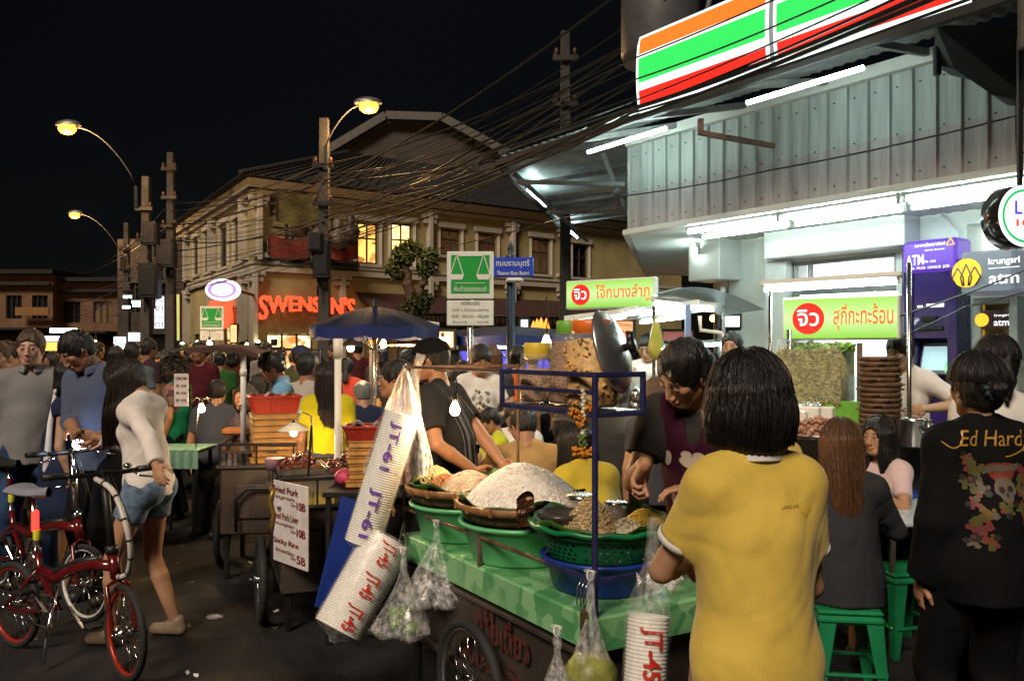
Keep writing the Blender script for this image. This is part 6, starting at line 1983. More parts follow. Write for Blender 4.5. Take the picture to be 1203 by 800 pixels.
m.grid(lambda u, v: a.lerp(b_, u) + Vector((0, -.3, .012 * math.sin(PI * u) - .04 * v - .05 * u ** 6 + .004 * math.sin(20 * u))), 24, 1)
m.build('canopy', mat('brown_canvas', (.09, .045, .035), rough=.8), rt, w=True)
m = MB(); m.bar(a + Vector((0, 0, 0)), b_, .02); m.bar(a + Vector((0, .4, 0)), b_ + Vector((0, .4, 0)), .02); m.build('frame', DARKM, rt, w=True)
def box_stack(p, rz, n_, d, label, group, hb=.035, cat='bamboo box', lab2=None, cutx=False):
 for i in range(n_):
  s_ = 1.12 if i == 0 else 1
  j = rnd.uniform(-.006, .006)
  rt = root('bamboo_box', label(i), cat, (p[0] + j, p[1] + rnd.uniform(-.006, .006), p[2] + i * hb), rz + R(rnd.uniform(-1.5, 1.5)), group)
  m = MB(); m.box((0, 0, hb * .46), (d[0] * s_, d[1] * s_, hb * .90), bev=.004)
  m.build('tray', WOODB, rt)
  m = MB(); m.box((0, -d[1] * s_ / 2 - .003, hb * .80), (d[0] * s_ + .008, .006, hb * .16)); m.box((-d[0] * s_ / 2 - .003, 0, hb * .8), (.006, d[1] * s_, hb * .16)); m.build('rim', WICL, rt)
def plastic_basket(p, rz, d, h_, label, mt=REDP, name='plastic_basket'):
 rt = root(name, label, 'basket', p, rz)
 m = MB(); x, y = d[0] / 2, d[1] / 2; k = .84
 lo = [(-x * k, -y * k, 0), (x * k, -y * k, 0), (x * k, y * k, 0), (-x * k, y * k, 0)]; up = [(-x, -y, h_), (x, -y, h_), (x, y, h_), (-x, y, h_)]
 ui = [(a * .96, b_ * .96, h_) for a, b_, _ in up]; li = [(a * .95, b_ * .95, .01) for a, b_, _ in lo]
 m.add(lo + up + ui + li, [(3, 2, 1, 0)] + [(i, (i + 1) % 4, 4 + (i + 1) % 4, 4 + i) for i in range(4)] + [(4 + i, 4 + (i + 1) % 4, 8 + (i + 1) % 4, 8 + i) for i in range(4)] + [(8 + i, 8 + (i + 1) % 4, 12 + (i + 1) % 4, 12 + i) for i in range(4)] + [(12, 13, 14, 15)])
 for i in range(9):
  t = -x * .95 + x * 1.9 * i / 8; m.bar((t * k, -y * k - .002, .01), (t, -y - .002, h_), .006)
  t = -y * .95 + y * 1.9 * i / 8; m.bar((-x * k - .002, t * k, .01), (-x - .002, t, h_), .006)
 m.build('basket_wall', mt, rt)
 m = MB(); m.bar((-x, -y, h_), (x, -y, h_), .016); m.bar((-x, y, h_), (x, y, h_), .016); m.bar((-x, -y, h_), (-x, y, h_), .016); m.bar((x, -y, h_), (x, y, h_), .016); m.build('rim', mt, rt)
 m = MB(); m.smooth = True; q = random.Random(int(p[0] * 100))
 for i in range(10):
  c_ = Vector((q.uniform(-x * .7, x * .7), q.uniform(-y * .6, y * .6), h_ + .0)); m.grid(lambda u, v: c_ + Vector(((u - .5) * .12, (v - .5) * .1, .025 * math.sin(6 * u + c_.x * 50) + .012 * math.cos(11 * v))), 6, 6)
 m.build('wrapping', mat('white_tissue', (.65, .63, .62), rough=.5), rt)
sp = P(322, 0, 6.35);
ords2 = ['lowest', 'second from the bottom', 'third from the bottom', 'fourth from the bottom', 'fifth from the bottom', 'sixth from the bottom', 'seventh from the bottom', 'eighth from the bottom', 'ninth from the bottom', 'tenth from the bottom']
box_stack((sp.x, sp.y, .826), R(22), 8, (.32, .26), lambda i: 'flat yellow bamboo box, %s in the stack under the bright red basket' % (ords2[i] if i < 7 else 'topmost'), 'bamboo boxes on the middle cart', .045)
plastic_basket((sp.x, sp.y, .826 + .36), R(22), (.36, .28), .12, 'bright red plastic basket with white wrapping on the tall bamboo boxes')
m = MB(); m.box((0, 0, .03), (.22, .15, .06), bev=.02); tag(m.build('orange_tray', mat('orange_tray', (.6, .2, .05), rough=.5), loc=tuple(X2 @ Vector((.02, .6, .98)))), 'small orange tray beside the white post', 'tray')
m = MB(); m.box((0, 0, .04), (.14, .12, .08), bev=.015); tag(m.build('white_tub', FOAM, loc=tuple(X2 @ Vector((.32, .6, .97)))), 'white tub between the post and the bamboo boxes', 'tub')
m = MB(); p = X2 @ Vector((.30, .25, .96)); m.bar(p, p + Vector((.16, .02, .07)), .012, .004); m.bar(p + Vector((.01, .02, 0)), p + Vector((.16, .04, .08)), .012, .004); tag(m.build('tongs', STN, w=True), 'steel tongs lying on the middle cart lid', 'tongs')
p = P(345, 507, 5.5)
rt = bulb(p, 'small clip lamp with a pale scalloped shade over the meat cart', BULB, .025, .05, .10, 'clip_lamp')
m = MB(); m.tube([p + Vector((0, 0, .06)), p + Vector((.05, 0, .13)), p + Vector((.11, .02, .10)), p + Vector((.12, .03, -.35))], .006); m.build('arm', STN, rt, w=True)
p = P(237, 480, 7.4); rt = bulb(p, 'bare bulb in a wire holder on the green clothed table', BULB2, .028, .05)
m = MB()
for i in range(6): a = i; m.tube([p + Vector((0, 0, .07)), p + Vector((.05 * math.cos(a), .03 * math.sin(a), .10)), p + Vector((.11 * math.cos(a), .06 * math.sin(a), .05))], .003, 4)
m.tube([p + Vector((-.02, 0, .06)), p + Vector((-.06, .02, -.2)), p + Vector((-.05, .02, -.75))], .008)
m.build('holder', STN, rt, w=True)
# ------------------------------------------------------------------ meat cart with the price board
o3 = Vector((-1.30, 4.60, 0)); RZ3 = R(12)
c3 = cart_frame(Vector((-1.34, 4.95, 0)), R(20), .62, .95, .72, 'small steel cart carrying trays of fried pork and a price board', wheels=((-.10, .25, .265), (.72, .25, .265)), zb=.22)
X3 = Matrix.Translation((-1.34, 4.95, 0)) @ Matrix.Rotation(R(20), 4, 'Z')
MEAT = mat('fried_pork', (.30, .055, .012), rough=.25, var=.5, scale=25, bump=.6, bscale=40, coat=.3)
MEAT2 = mat('fried_liver', (.17, .035, .012), rough=.25, var=.5, scale=25, bump=.6, bscale=40, coat=.3)
def meat_tray(x, y, w_, d_, mt, label, n_, s_, seed):
 p = X3 @ Vector((x, y, .90))
 rt = root('meat_tray', label, 'tray', p, R(20))
 m = MB(); m.box((0, 0, .012), (w_, d_, .02), bev=.004)
 for (a, b_) in (((-w_ / 2, -d_ / 2), (w_ / 2, -d_ / 2)), ((w_ / 2, -d_ / 2), (w_ / 2, d_ / 2)), ((w_ / 2, d_ / 2), (-w_ / 2, d_ / 2)), ((-w_ / 2, d_ / 2), (-w_ / 2, -d_ / 2))): m.bar((*a, .025), (*b_, .025), .008, .04)
 m.build('tray', STN, rt)
 q = random.Random(seed); m = MB(); m.smooth = True
 for i in range(n_):
  a, d = q.uniform(0, 6.28), math.sqrt(q.random())
  x_, y_ = d * math.cos(a) * w_ * .44, d * math.sin(a) * d_ * .44; z_ = .03 + .085 * (1 - d ** 1.6) * q.uniform(.8, 1)
  L_ = s_ * q.uniform(.8, 1.5); h_ = q.uniform(0, 3.1)
  m.sphere((x_, y_, z_), s_, 7, 5, sc=(L_ / s_, q.uniform(.35, .6), q.uniform(.35, .6)), M=Euler((q.uniform(-.4, .4), q.uniform(-.5, .5), h_)).to_matrix())
 tag(m.build('fried_pork' if seed < 5 else 'fried_liver', mt, loc=(p.x, p.y, p.z)), 'heap of glossy red fried pork pieces in the left tray' if seed < 5 else 'heap of darker fried pork strips in the right tray', 'fried meat').rotation_euler = (0, 0, R(20))
meat_tray(.13, .28, .27, .42, MEAT, 'steel tray under the red fried pork', 170, .020, 3)
meat_tray(.45, .28, .33, .42, MEAT2, 'steel tray under the darker fried strips', 120, .032, 7)
m = MB(); p = X3 @ Vector((.38, .30, .99)); m.bar(p, p + Vector((-.03, 0, .14)), .010, .004); m.bar(p + Vector((.03, 0, 0)), p + Vector((.02, 0, .14)), .010, .004); tag(m.build('tongs', STN, w=True), 'steel tongs standing in the fried meat', 'tongs')
m = MB(); m.lathe([(.001, 0), (.05, 0), (.06, .07), (.062, .075), (.001, .07)], (0, 0, 0), 20); tag(m.build('sauce_tub', mat('pink_tub', (.5, .3, .38), rough=.4), loc=tuple(X3 @ Vector((-.01, .40, .90)))), 'pale pink tub at the back corner of the meat cart', 'tub')
a, b_ = P(322, 0, 5.0), P(362, 0, 4.72)
pb = root('price_board', 'white price board with dark red lettering hung on the meat cart', 'sign', ((a.x + b_.x) / 2, (a.y + b_.y) / 2, .42), math.atan2(b_.y - a.y, b_.x - a.x))
Lb = math.hypot(b_.x - a.x, b_.y - a.y); zt_, zb_ = zat(563, 5.0) - .42, 0.
hB = zt_
m = MB(); m.box((0, 0, hB / 2), (Lb, .012, hB), bev=.003); m.build('panel', mat('white_board', (.68, .64, .62), rough=.45), pb)
m = MB()
def bt(s_, x, z, w_, h_, sz=.05): text(m, s_, sz, (x, -.007, z), w=w_, h=h_, bold=.012)
for i, (l1, l2, pr) in enumerate((('Fried Pork', 'หมูทอด', '10B'), ('Fried Pork Liver', 'ตับหมูทอด', '10B'), ('Sticky Rice', 'ข้าวเหนียว', '5B'))):
 z = hB * (.90 - .32 * i)
 bt(l1, -.04, z, Lb * .74, hB * .085); bt(l2, -.05, z - hB * .10, Lb * .55, hB * .05); bt('ไม้ละ', Lb * .12, z - hB * .15, Lb * .16, hB * .045); bt(pr, Lb * .34, z - hB * .15, Lb * .24, hB * .10)
m.build('lettering', mat('dark_red_ink', (.22, .015, .02), rough=.5), pb)
m = MB(); m.tube([(-Lb / 2 + .02, -.01, hB - .05), (-Lb / 2 + .0, -.03, hB - .12), (-Lb / 2 + .03, -.02, hB - .2), (-Lb / 2 + .0, -.03, hB - .3)], .012, 6); m.build('gold_ribbon', mat('gold_ribbon', (.35, .2, .03), rough=.3, metal=.5), pb)
m = MB(); p = P(385, 575, 4.75); m.bar(P(362, 560, 4.72), P(366, 500, 4.72), .012); tag(m.build('thin_post', DARKM, w=True), 'thin dark upright at the corner of the meat cart', 'post')
q0 = P(397, 0, 5.3)
rt = root('white_post', 'taller white plastic post of the blue umbrella beside the yellow shirt', 'post', (q0.x, q0.y, 0))
m = MB(); m.cyl((q0.x, q0.y, 0), (q0.x, q0.y, 1.72), .022); m.cyl((q0.x, q0.y, 1.6), (q0.x, q0.y, 1.72), .03); m.build('pipe', PVC, rt, w=True)
m = MB(); p = P(402, 650, 4.75); m.box(p, (.16, .02, .62), M=Euler((0, R(14), R(20))).to_matrix(), bev=.004); tag(m.build('blue_panel', BLUP, w=True), 'blue board leaning on the meat cart behind the foam bowls', 'board')
sp = P(426, 0, 5.0)
box_stack((sp.x, sp.y, .86), R(10), 6, (.16, .20), lambda i: 'flat yellow box, %s in the stack under the darker red basket' % (ords2[i] if i < 5 else 'topmost'), 'yellow boxes by the plastic bag', .045)
box_stack((P(470, 0, 5.0).x, 5.0, .86), R(10), 5, (.20, .20), lambda i: 'flat yellow box, %s in the stack left of the striped shirt' % (ords2[i] if i < 4 else 'topmost'), 'yellow boxes behind the plastic bag', .05)
plastic_basket((sp.x, sp.y, .86 + .27), R(10), (.20, .22), .075, 'darker red plastic basket with white tissue left of the milky bag', mat('dark_red_plastic', (.25, .02, .015), rough=.4), 'plastic_basket')
rt = root('side_table', 'low dark table holding the yellow boxes behind the meat cart', 'table', (-.75, 5.0, 0))
m = MB(); m.box((0, 0, .84), (.62, .5, .03), bev=.004); m.build('tabletop', DARKM, rt)
for x in (-.28, .28):
 for y in (-.22, .22): m = MB(); m.bar((x, y, 0), (x, y, .83), .03); m.build('leg', DARKM, rt)
m = MB(); m.smooth = True; m.sphere((0, 0, .05), .06, 14, 10, sc=(1, 1, .85)); tag(m.build('pink_bag', mat('pink_bag', (.45, .04, .12), rough=.4, bump=.5), loc=(P(407, 0, 5.0).x, 4.95, .86)), 'small bright pink bag beside the white post', 'bag')
tb_ = P(214, 0, 7.6)
rt = root('cloth_table', 'small table under a pale green cloth, price card standing on it', 'table', (tb_.x, tb_.y, 0))
m = MB(); m.box((0, 0, .76), (.42, .5, .02)); m.build('tabletop', DARKM, rt)
for x in (-.18, .18):
 for y in (-.2, .2): m = MB(); m.bar((x, y, 0), (x, y, .75), .03); m.build('leg', DARKM, rt)
m = MB(); m.smooth = True
m.grid(lambda u, v: Vector((-.24 + .48 * u, -.26 - .01 * math.sin(40 * u), .785 - .16 * v)), 40, 3); m.grid(lambda u, v: Vector((-.24 + .48 * u, -.26 + .52 * v, .785)), 4, 4)
m.build('cloth', mat('pale_green_cloth', (.20, .38, .26), rough=.8), rt)
p = P(213, 458, 7.3)
rt = root('price_card', 'tall white price card with red rows standing on the green clothed table', 'sign', p - Vector((0, 0, .14)))
m = MB(); m.box(p, (.12, .01, .28)); m.build('card', mat('white_board', (.7, .66, .64)), rt, w=True)
m = MB()
for i, t in enumerate(('SOM TAM', '30  บาท', '40  บาท', '50  บาท')): text(m, t, .03, p + Vector((0, -.007, .10 - .062 * i)), w=.09, h=.026, bold=.015)
m.build('lettering', mat('dark_red_ink', (.3, .02, .02)), rt, w=True)
# ------------------------------------------------------------------ blue umbrellas
def umbrella(px, py, Y, rad, label, drop=.28, n_=8, top=(.035, .03, .04)):
 p = P(px, py, Y)
 rt = root('market_umbrella', label, 'umbrella', (p.x, p.y, 0))
 m = MB()
 N_ = n_ * 6
 def wob(r_, z, t):
  k = (t / (2 * PI / n_)) % 1; s_ = r_ / rad
  return r_ * (1 - .05 * math.sin(PI * k) * s_), z + .05 * s_ * math.sin(PI * k) * -.6
 m.lathe([(.001, p.z), (rad * .3, p.z - drop * .16), (rad * .7, p.z - drop * .6), (rad, p.z - drop)], (0, 0, 0), N_, wob=wob)
 m.build('canopy', mat('navy_canvas', (.015, .02, .05), rough=.6, var=.3), rt)
 m = MB(); m.lathe([(rad, p.z - drop), (rad * .99, p.z - drop - .11)], (0, 0, 0), N_, wob=lambda r_, z, t: (r_ * (1 - .05 * math.sin(PI * ((t / (2 * PI / n_)) % 1))), z - .03 * math.sin(PI * ((t / (2 * PI / n_)) % 1)))); m.build('valance', mat('blue_canvas', (.012, .026, .14), rough=.5, var=.1), rt)
 m = MB(); m.cyl((0, 0, 0), (0, 0, p.z), .02); m.build('pole', STN, rt)
 m = MB()
 for i in range(n_):
  a = 2 * PI * i / n_; m.tube([(0, 0, p.z - .04), (rad * .97 * math.cos(a), rad * .97 * math.sin(a), p.z - drop - .01)], .007, 5); m.tube([(0, 0, p.z - .45), (rad * .5 * math.cos(a), rad * .5 * math.sin(a), p.z - drop * .4 - .03)], .006, 5)
 m.build('ribs', STN, rt)
 m = MB(); m.lathe([(.001, .08), (.02, .06), (.035, 0)], (0, 0, p.z), 10); m.build('finial', DARKM, rt)
umbrella(440, 360, 8.3, .64, 'large navy umbrella with bright blue underside in front of the parlour', .19)
umbrella(600, 383, 10.8, 1.15, 'farther navy umbrella behind the green legal sign', .12)
for i, (px, py, Y) in enumerate(((412, 408, 8.0), (450, 404, 8.6), (520, 402, 9.6))):
 bulb(P(px, py, Y), 'warm bulb under the large umbrella, %s one' % ['left', 'right', 'far'][i], BULB2 if i else BULB, .035, .16, .10 if i == 0 else None)
for i, (px, py) in enumerate(((112, 404), (172, 408), (224, 410), (246, 404), (290, 407))): bulb(P(px, py, 13), 'small warm bulb over the distant crowd, %s from the left' % ords[i], BULB2, .035, .2)
tube_lamp(P(497, 384, 9.2), P(512, 386, 9.0), 'short tube lamp beneath the large umbrella edge', 'tubes over the back stalls')
tube_lamp(P(552, 408, 11.5), P(596, 409, 11.5), 'long cold tube above the blue board, left one', 'tubes over the back stalls')
tube_lamp(P(604, 409, 11.5), P(640, 410, 11.5), 'long cold tube above the blue board, right one', 'tubes over the back stalls')
tube_lamp(P(430, 393, 10.5), P(470, 391, 10.5), 'cold tube seen under the large umbrella', 'tubes over the back stalls')
a, b_ = P(538, 468, 12.2), P(655, 420, 12.2)
rt = root('menu_board', 'long blue violet lit menu board behind the back stalls', 'sign', (a + b_) / 2)
W_, H_ = b_.x - a.x, b_.z - a.z
m = MB(); m.box((a + b_) / 2 + Vector((0, .03, .04)), (W_, .05, H_ + .10), bev=.005); m.build('panel', glow('blue_board_light', (.06, .05, .62), .85), rt, w=True)
m = MB()
for i in range(7):
 for j in range(4):
  m_x = a.x + W_ * (i + .5) / 7
  text(m, ['เมนู', 'อาหาร', 'ข้าวผัด', 'ต้มยำ', 'ผัดไทย', 'น้ำแข็ง', 'กาแฟ'][(i + 2 * j) % 7], .06, (m_x, a.y - .005, b_.z - .07 - .12 * j), w=.12, h=.045)
m.build('lettering', glow('pale_blue_ink', (.3, .3, .9), .8), rt, w=True)
m = MB()
for i in range(8): m.bar((a.x + W_ * i / 7, a.y - .0, a.z), (a.x + W_ * i / 7, a.y, b_.z + .09), .015)
m.build('divider', mat('blue_frame', (.02, .02, .1)), rt, w=True)
lightbox(505, 533, 390, 408, 9.8, (1, .22, .18), .9, 'pink and red lit snack banner beside the capped man', 'อร่อย', (1, .8, .5))
lightbox(420, 436, 392, 399, 16, (1., .4, .2), 1.0, 'red and orange lit sign far behind the left umbrella bulb', 'BAR', (.4, .02, .02))
lightbox(150, 176, 410, 419, 15, (1, .5, .15), 1.4, 'orange glowing stall opening between heads left of the price card')
lightbox(470, 500, 393, 399, 14, (1, .75, .4), 2., 'added warm glowing panel right of the large umbrella')  # glowing panel added to brighten the crowd midground
lightbox(612, 620, 376, 388, 11, (.9, .95, 1), 1.6, 'small white lit card under the street name pole', None)
for i, x in enumerate((627, 640, 433)):
 m = MB(); q = random.Random(i); p = P(x, 392 if i < 2 else 408, 12)
 pts = []
 for k in range(5): m.lathe([(.001, -.12), (.05, -.09), (.055, 0), (.03, .09), (.001, .16)], p + Vector((q.uniform(-.07, .07), 0, q.uniform(-.07, .1))) * 1, 8) if i < 2 or k == 0 else None
 tag(m.build('paper_lantern', glow('orange_lantern_light', (1., .28, .03), 1.6), w=True), ['flame shaped orange lanterns left of the jars', 'flame shaped orange lanterns just behind the green jar lid', 'small orange lanterns under the umbrella'][i], 'lantern')
def stall(px0, px1, Y, zc, label, mt=TAR, lit=None):
 a, b_ = P(px0, 0, Y).x, P(px1, 0, Y).x
 rt = root('market_stall', label, 'stall', ((a + b_) / 2, Y, 0)); w_ = b_ - a
 m = MB(); m.box((0, 0, zc / 2), (w_, .7, zc - .02), bev=.01); m.build('body', mt, rt)
 m = MB(); m.box((0, 0, zc), (w_ + .06, .76, .03), bev=.005); m.build('counter', STN, rt)
 m = MB();
 for x in (-w_ / 2, w_ / 2): m.bar((x, .3, zc), (x, .3, zc + .75), .03)
 m.bar((-w_ / 2, .3, zc + .75), (w_ / 2, .3, zc + .75), .03); m.bar((-w_ / 2, .3, zc + .4), (w_ / 2, .3, zc + .4), .02); m.build('rack', STN, rt)
 q = random.Random(px0)
 for i in range(max(2, int(w_ / .22))):
  x = -w_ / 2 + .12 + i * .22; h_ = q.uniform(.1, .26); r_ = q.uniform(.04, .07)
  m = MB(); m.lathe([(.001, 0), (r_, 0), (r_, h_ * .7), (r_ * .5, h_ * .85), (r_ * .5, h_), (.001, h_)], (0, 0, 0), 12)
  tag(m.build('goods_jar', mat('goods%d' % (i % 4), [(.5, .25, .05), (.4, .05, .03), (.5, .5, .45), (.2, .3, .08)][i % 4], rough=.3), loc=(rt.location.x + x, Y - q.uniform(-.1, .2), zc + .016)), '%s jar in the row on the %s' % (['ochre', 'red', 'pale', 'green'][i % 4] + ['', ' second', ' third'][i // 4], label[:44].rsplit(' ', 1)[0]), 'jar', 'goods on the back stalls')
 return rt
stall(430, 500, 9.4, .95, 'dim back stall under the large umbrella')
stall(505, 600, 9.9, .9, 'back stall in front of the blue menu board')
stall(180, 240, 10.5, .9, 'dark stall behind the curly haired seller')
stall(300, 370, 12, .9, 'far stall in front of the parlour window')
# ------------------------------------------------------------------ road signs
GSG = mat('board_green', (.015, .30, .05), rough=.35, var=.04); WSG = mat('board_white', (.62, .66, .62), rough=.4, var=.05); BSG = mat('board_blue', (.02, .05, .42), rough=.35, var=.05)
def scales(m, c, s_, y):
 m.bar((c[0] - .32 * s_, y, c[1] + .32 * s_), (c[0] + .32 * s_, y, c[1] + .32 * s_), .006, .035 * s_)
 for k in (-1, 1):
  x = c[0] + k * .30 * s_
  m.bar((x, y, c[1] + .34 * s_), (x - .14 * s_, y, c[1] - .10 * s_), .006, .02 * s_, bev=0); m.bar((x, y, c[1] + .34 * s_), (x + .14 * s_, y, c[1] - .10 * s_), .006, .02 * s_, bev=0)
  m.prism([(x - .17 * s_, y - .003, c[1] - .10 * s_), (x + .17 * s_, y - .003, c[1] - .10 * s_), (x + .12 * s_, y - .003, c[1] - .22 * s_), (x - .12 * s_, y - .003, c[1] - .22 * s_)], (0, 0, 0), (0, .006, 0))
def legal_sign(x0, x1, y0, y1, ysplit, Y, label, ybot, rz=0.):
 a, b_ = P(x0, y1, Y), P(x1, y0, Y); c = (a + b_) / 2; zs_ = zat(ysplit, Y)
 rt = root('parking_sign', label, 'road sign', (c.x, Y, 0)); w_ = b_.x - a.x
 m = MB(); m.cyl((0, .05, 0), (0, .05, b_.z - .05), .03); m.build('pole', STN, rt)
 m = MB(); m.box((0, 0, (zs_ + b_.z) / 2 + .004), (w_, .02, b_.z - zs_), bev=.008); p1 = m.build('upper_panel', WSG, rt)
 h1 = b_.z - zs_
 m = MB(); m.box((0, -.012, zs_ + h1 * .53), (w_ * .82, .006, h1 * .80)); m.build('green_field', GSG, p1)
 m = MB(); scales(m, (0, zs_ + h1 * .62), w_ * .95, -.018); m.bar((-w_ * .33, -.018, zs_ + h1 * .34), (w_ * .33, -.018, zs_ + h1 * .34), .006, .008)
 text(m, 'พื้นที่จอดรถยนต์', .1, (0, -.017, zs_ + h1 * .23), w=w_ * .7, h=h1 * .12, bold=.01); m.build('symbol', WSG, p1)
 m = MB(); m.box((0, 0, (zs_ + a.z) / 2 - .004), (w_, .02, zs_ - a.z - .01), bev=.008); p2 = m.build('lower_panel', WSG, rt)
 m = MB()
 for i, t in enumerate(('เขตพระนคร', 'วันที่ ๑ มีนาคม ๒๕๕๗', 'เวลา  ๐๘.๐๐ - ๑๘.๐๐', 'จันทร์  -  ศุกร์')):
  text(m, t, .05, (0, -.012, zs_ - (zs_ - a.z) * (.14 + .24 * i)), w=w_ * (.4 if i == 0 else .78), h=(zs_ - a.z) * .13)
 m.build('lettering', mat('grey_ink', (.12, .14, .12)), p2)
 return rt
legal_sign(525, 580, 296, 383, 352, 8.2, 'large green and white legal sign with white scales on a steel pole', 420)
legal_sign(235, 263, 360, 400, 388, 14.5, 'small distant green sign with white scales above the brown awning', 420)
p = P(600, 0, 8.8)
rt = root('street_name_sign', 'blue street name sign on a dark post with a pointed finial', 'street sign', (p.x, 8.8, 0))
m = MB(); m.cyl((0, .05, 0), (0, .05, zat(330, 8.8)), .045); m.cyl((0, .05, zat(330, 8.8)), (0, .05, zat(300, 8.8)), .03); m.lathe([(.05, 0), (.06, .03), (.02, .05), (.04, .1), (.001, .2)], (0, .05, zat(304, 8.8)), 12); m.build('post', mat('navy_post', (.02, .035, .06), rough=.4), rt)
a, b_ = P(578, 326, 8.8), P(627, 303, 8.8); w_ = b_.x - a.x; x0 = (a.x + b_.x) / 2 - p.x
m = MB(); m.box((x0, -.02, (a.z + b_.z) / 2), (w_, .05, b_.z - a.z), bev=.01); pn = m.build('panel', BSG, rt)
m = MB(); text(m, 'ถนนรามบุตรี', .1, (x0, -.048, (a.z + b_.z) / 2 + .035), w=w_ * .8, h=.085, bold=.008); text(m, 'Thanon Ram Buttri', .1, (x0, -.048, (a.z + b_.z) / 2 - .06), w=w_ * .76, h=.04, bold=.012); m.build('lettering', WSG, pn)
m = MB(); m.box((x0 + .02, -.02, a.z - .03), (.18, .08, .05), bev=.02); m.build('lamp_case', WSG, rt)
tp_ = P(484, 0, 20)
tr = root('tree', 'small pruned tree with clumpy leaves in front of the cream facade', 'tree', (tp_.x, 20, 0))
m = MB()
def T2(x, y): return Vector(((x - 484) / 1000 * 20, 0, zat(y, 20)))
q = random.Random(4)
def limb(a, b_, r0, r1):
 n_ = 7; pts = [a.lerp(b_, t / n_) + Vector((q.uniform(-.04, .04), q.uniform(-.04, .04), 0)) for t in range(n_ + 1)]; m.tube(pts, r0, 7, rs=[r0 + (r1 - r0) * t / n_ for t in range(n_ + 1)])
limb(Vector((0, 0, 0)), T2(486, 360), .20, .17)
for a, b_, r0, r1 in (((486, 362), (478, 330), .16, .12), ((478, 332), (474, 308), .12, .10), ((486, 362), (496, 335), .12, .09), ((496, 336), (505, 318), .09, .07), ((478, 332), (466, 320), .08, .05), ((474, 310), (482, 298), .08, .05), ((505, 318), (508, 308), .06, .03), ((474, 310), (464, 305), .06, .03)): limb(T2(*a), T2(*b_), r0, r1)
m.build('trunk', mat('bark', (.05, .035, .025), rough=.9, bump=.6, bscale=20), tr)
m = MB()
for (x, y, s_, n_) in ((474, 300, .30, 330), (484, 293, .26, 260), (465, 318, .26, 220), (505, 304, .26, 240), (497, 318, .2, 140), (490, 358, .32, 260), (478, 368, .28, 200), (502, 352, .2, 120), (468, 306, .22, 160)):
 c_ = T2(x, y)
 for _ in range(n_):
  d = Vector((q.gauss(0, 1), q.gauss(0, 1), q.gauss(0, 1))).normalized() * s_ * q.random() ** .4
  a1 = Vector((q.gauss(0, 1), q.gauss(0, 1), q.gauss(0, 1))).normalized() * .07; a2 = a1.orthogonal().normalized() * .03
  m.quad(c_ + d - a1, c_ + d + a2, c_ + d + a1, c_ + d - a2)
m.build('crown', mat('leaves', (.05, .075, .018), rough=.6, var=.3), tr)
# ------------------------------------------------------------------ rice porridge stall with the long green sign
def sign_board(p0, p1, zb, zt, label, txt, circ, st=.9, name='stall_sign'):
 """lit green board from p0 (left) to p1 (right)"""
 d = (p1 - p0).normalized(); L = (p1 - p0).length; c = (p0 + p1) / 2; n_ = Vector((d.y, -d.x, 0)); hh = zt - zb
 rt = root(name, label, 'sign', (c.x, c.y, zb), math.atan2(d.y, d.x))
 m = MB(); m.box((0, .05, hh / 2), (L + .03, .09, hh + .03), bev=.01); m.build('case', WHT2, rt)
 m = MB(); m.grid(lambda u, v: Vector((-L / 2 + L * u, 0, hh * v)), 1, 1)
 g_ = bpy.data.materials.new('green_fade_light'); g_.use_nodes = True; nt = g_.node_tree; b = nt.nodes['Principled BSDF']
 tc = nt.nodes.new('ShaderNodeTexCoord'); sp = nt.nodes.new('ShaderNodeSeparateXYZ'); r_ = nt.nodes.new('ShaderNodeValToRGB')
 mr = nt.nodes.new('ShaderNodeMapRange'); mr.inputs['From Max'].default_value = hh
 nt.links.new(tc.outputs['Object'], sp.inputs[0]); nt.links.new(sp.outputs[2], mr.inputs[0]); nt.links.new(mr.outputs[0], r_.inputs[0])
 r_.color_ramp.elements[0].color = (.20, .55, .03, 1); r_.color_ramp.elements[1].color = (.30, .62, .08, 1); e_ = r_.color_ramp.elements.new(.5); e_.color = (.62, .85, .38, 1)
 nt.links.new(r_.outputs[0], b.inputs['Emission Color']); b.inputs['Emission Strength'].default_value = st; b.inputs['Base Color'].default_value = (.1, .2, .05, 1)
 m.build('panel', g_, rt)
 m = MB(); xc = -L / 2 + hh * .62; m.prism([(xc + hh * .40 * math.cos(2 * PI * i / 36), -.004, hh * .5 + hh * .40 * math.sin(2 * PI * i / 36)) for i in range(36)], (0, 0, 0), (0, -.004, 0)); e_ = m.build('emblem', glow('red_disc_light', (.72, .02, .015), .9), rt)
 m = MB(); text(m, circ, .1, (xc, -.010, hh * .52), w=hh * .55, h=hh * .42, bold=.01); m.build('emblem_lettering', INKW, e_)
 m = MB(); x0 = xc + hh * .55; text(m, txt, .1, ((x0 + L / 2) / 2, -.006, hh * .52), w=(L / 2 - x0) * .90, h=hh * .66, bold=.008); m.build('lettering', glow('orange_red_ink_light', (.80, .13, .02), .8), rt)
 return rt
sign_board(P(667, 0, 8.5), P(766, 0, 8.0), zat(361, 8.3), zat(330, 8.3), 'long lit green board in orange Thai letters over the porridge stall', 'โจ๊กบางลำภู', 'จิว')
js = root('porridge_stall', 'bright porridge stall with a pale curved roof and steel posts', 'stall', (P(755, 0, 8.3).x, 8.3, 0))
m = MB(); a, b_ = P(662, 0, 8.6).x, P(818, 0, 7.9).x
m.prism([(a, 8.5, zat(377, 8.5)), (b_, 7.8, zat(358, 7.8)), (b_ + .55, 9.4, zat(358, 7.8) + .02), (a + .55, 10, zat(377, 8.5) + .02)], (0, 0, 0), (0, 0, .05)); m.build('roof', WHT2, js, w=True)
m = MB()
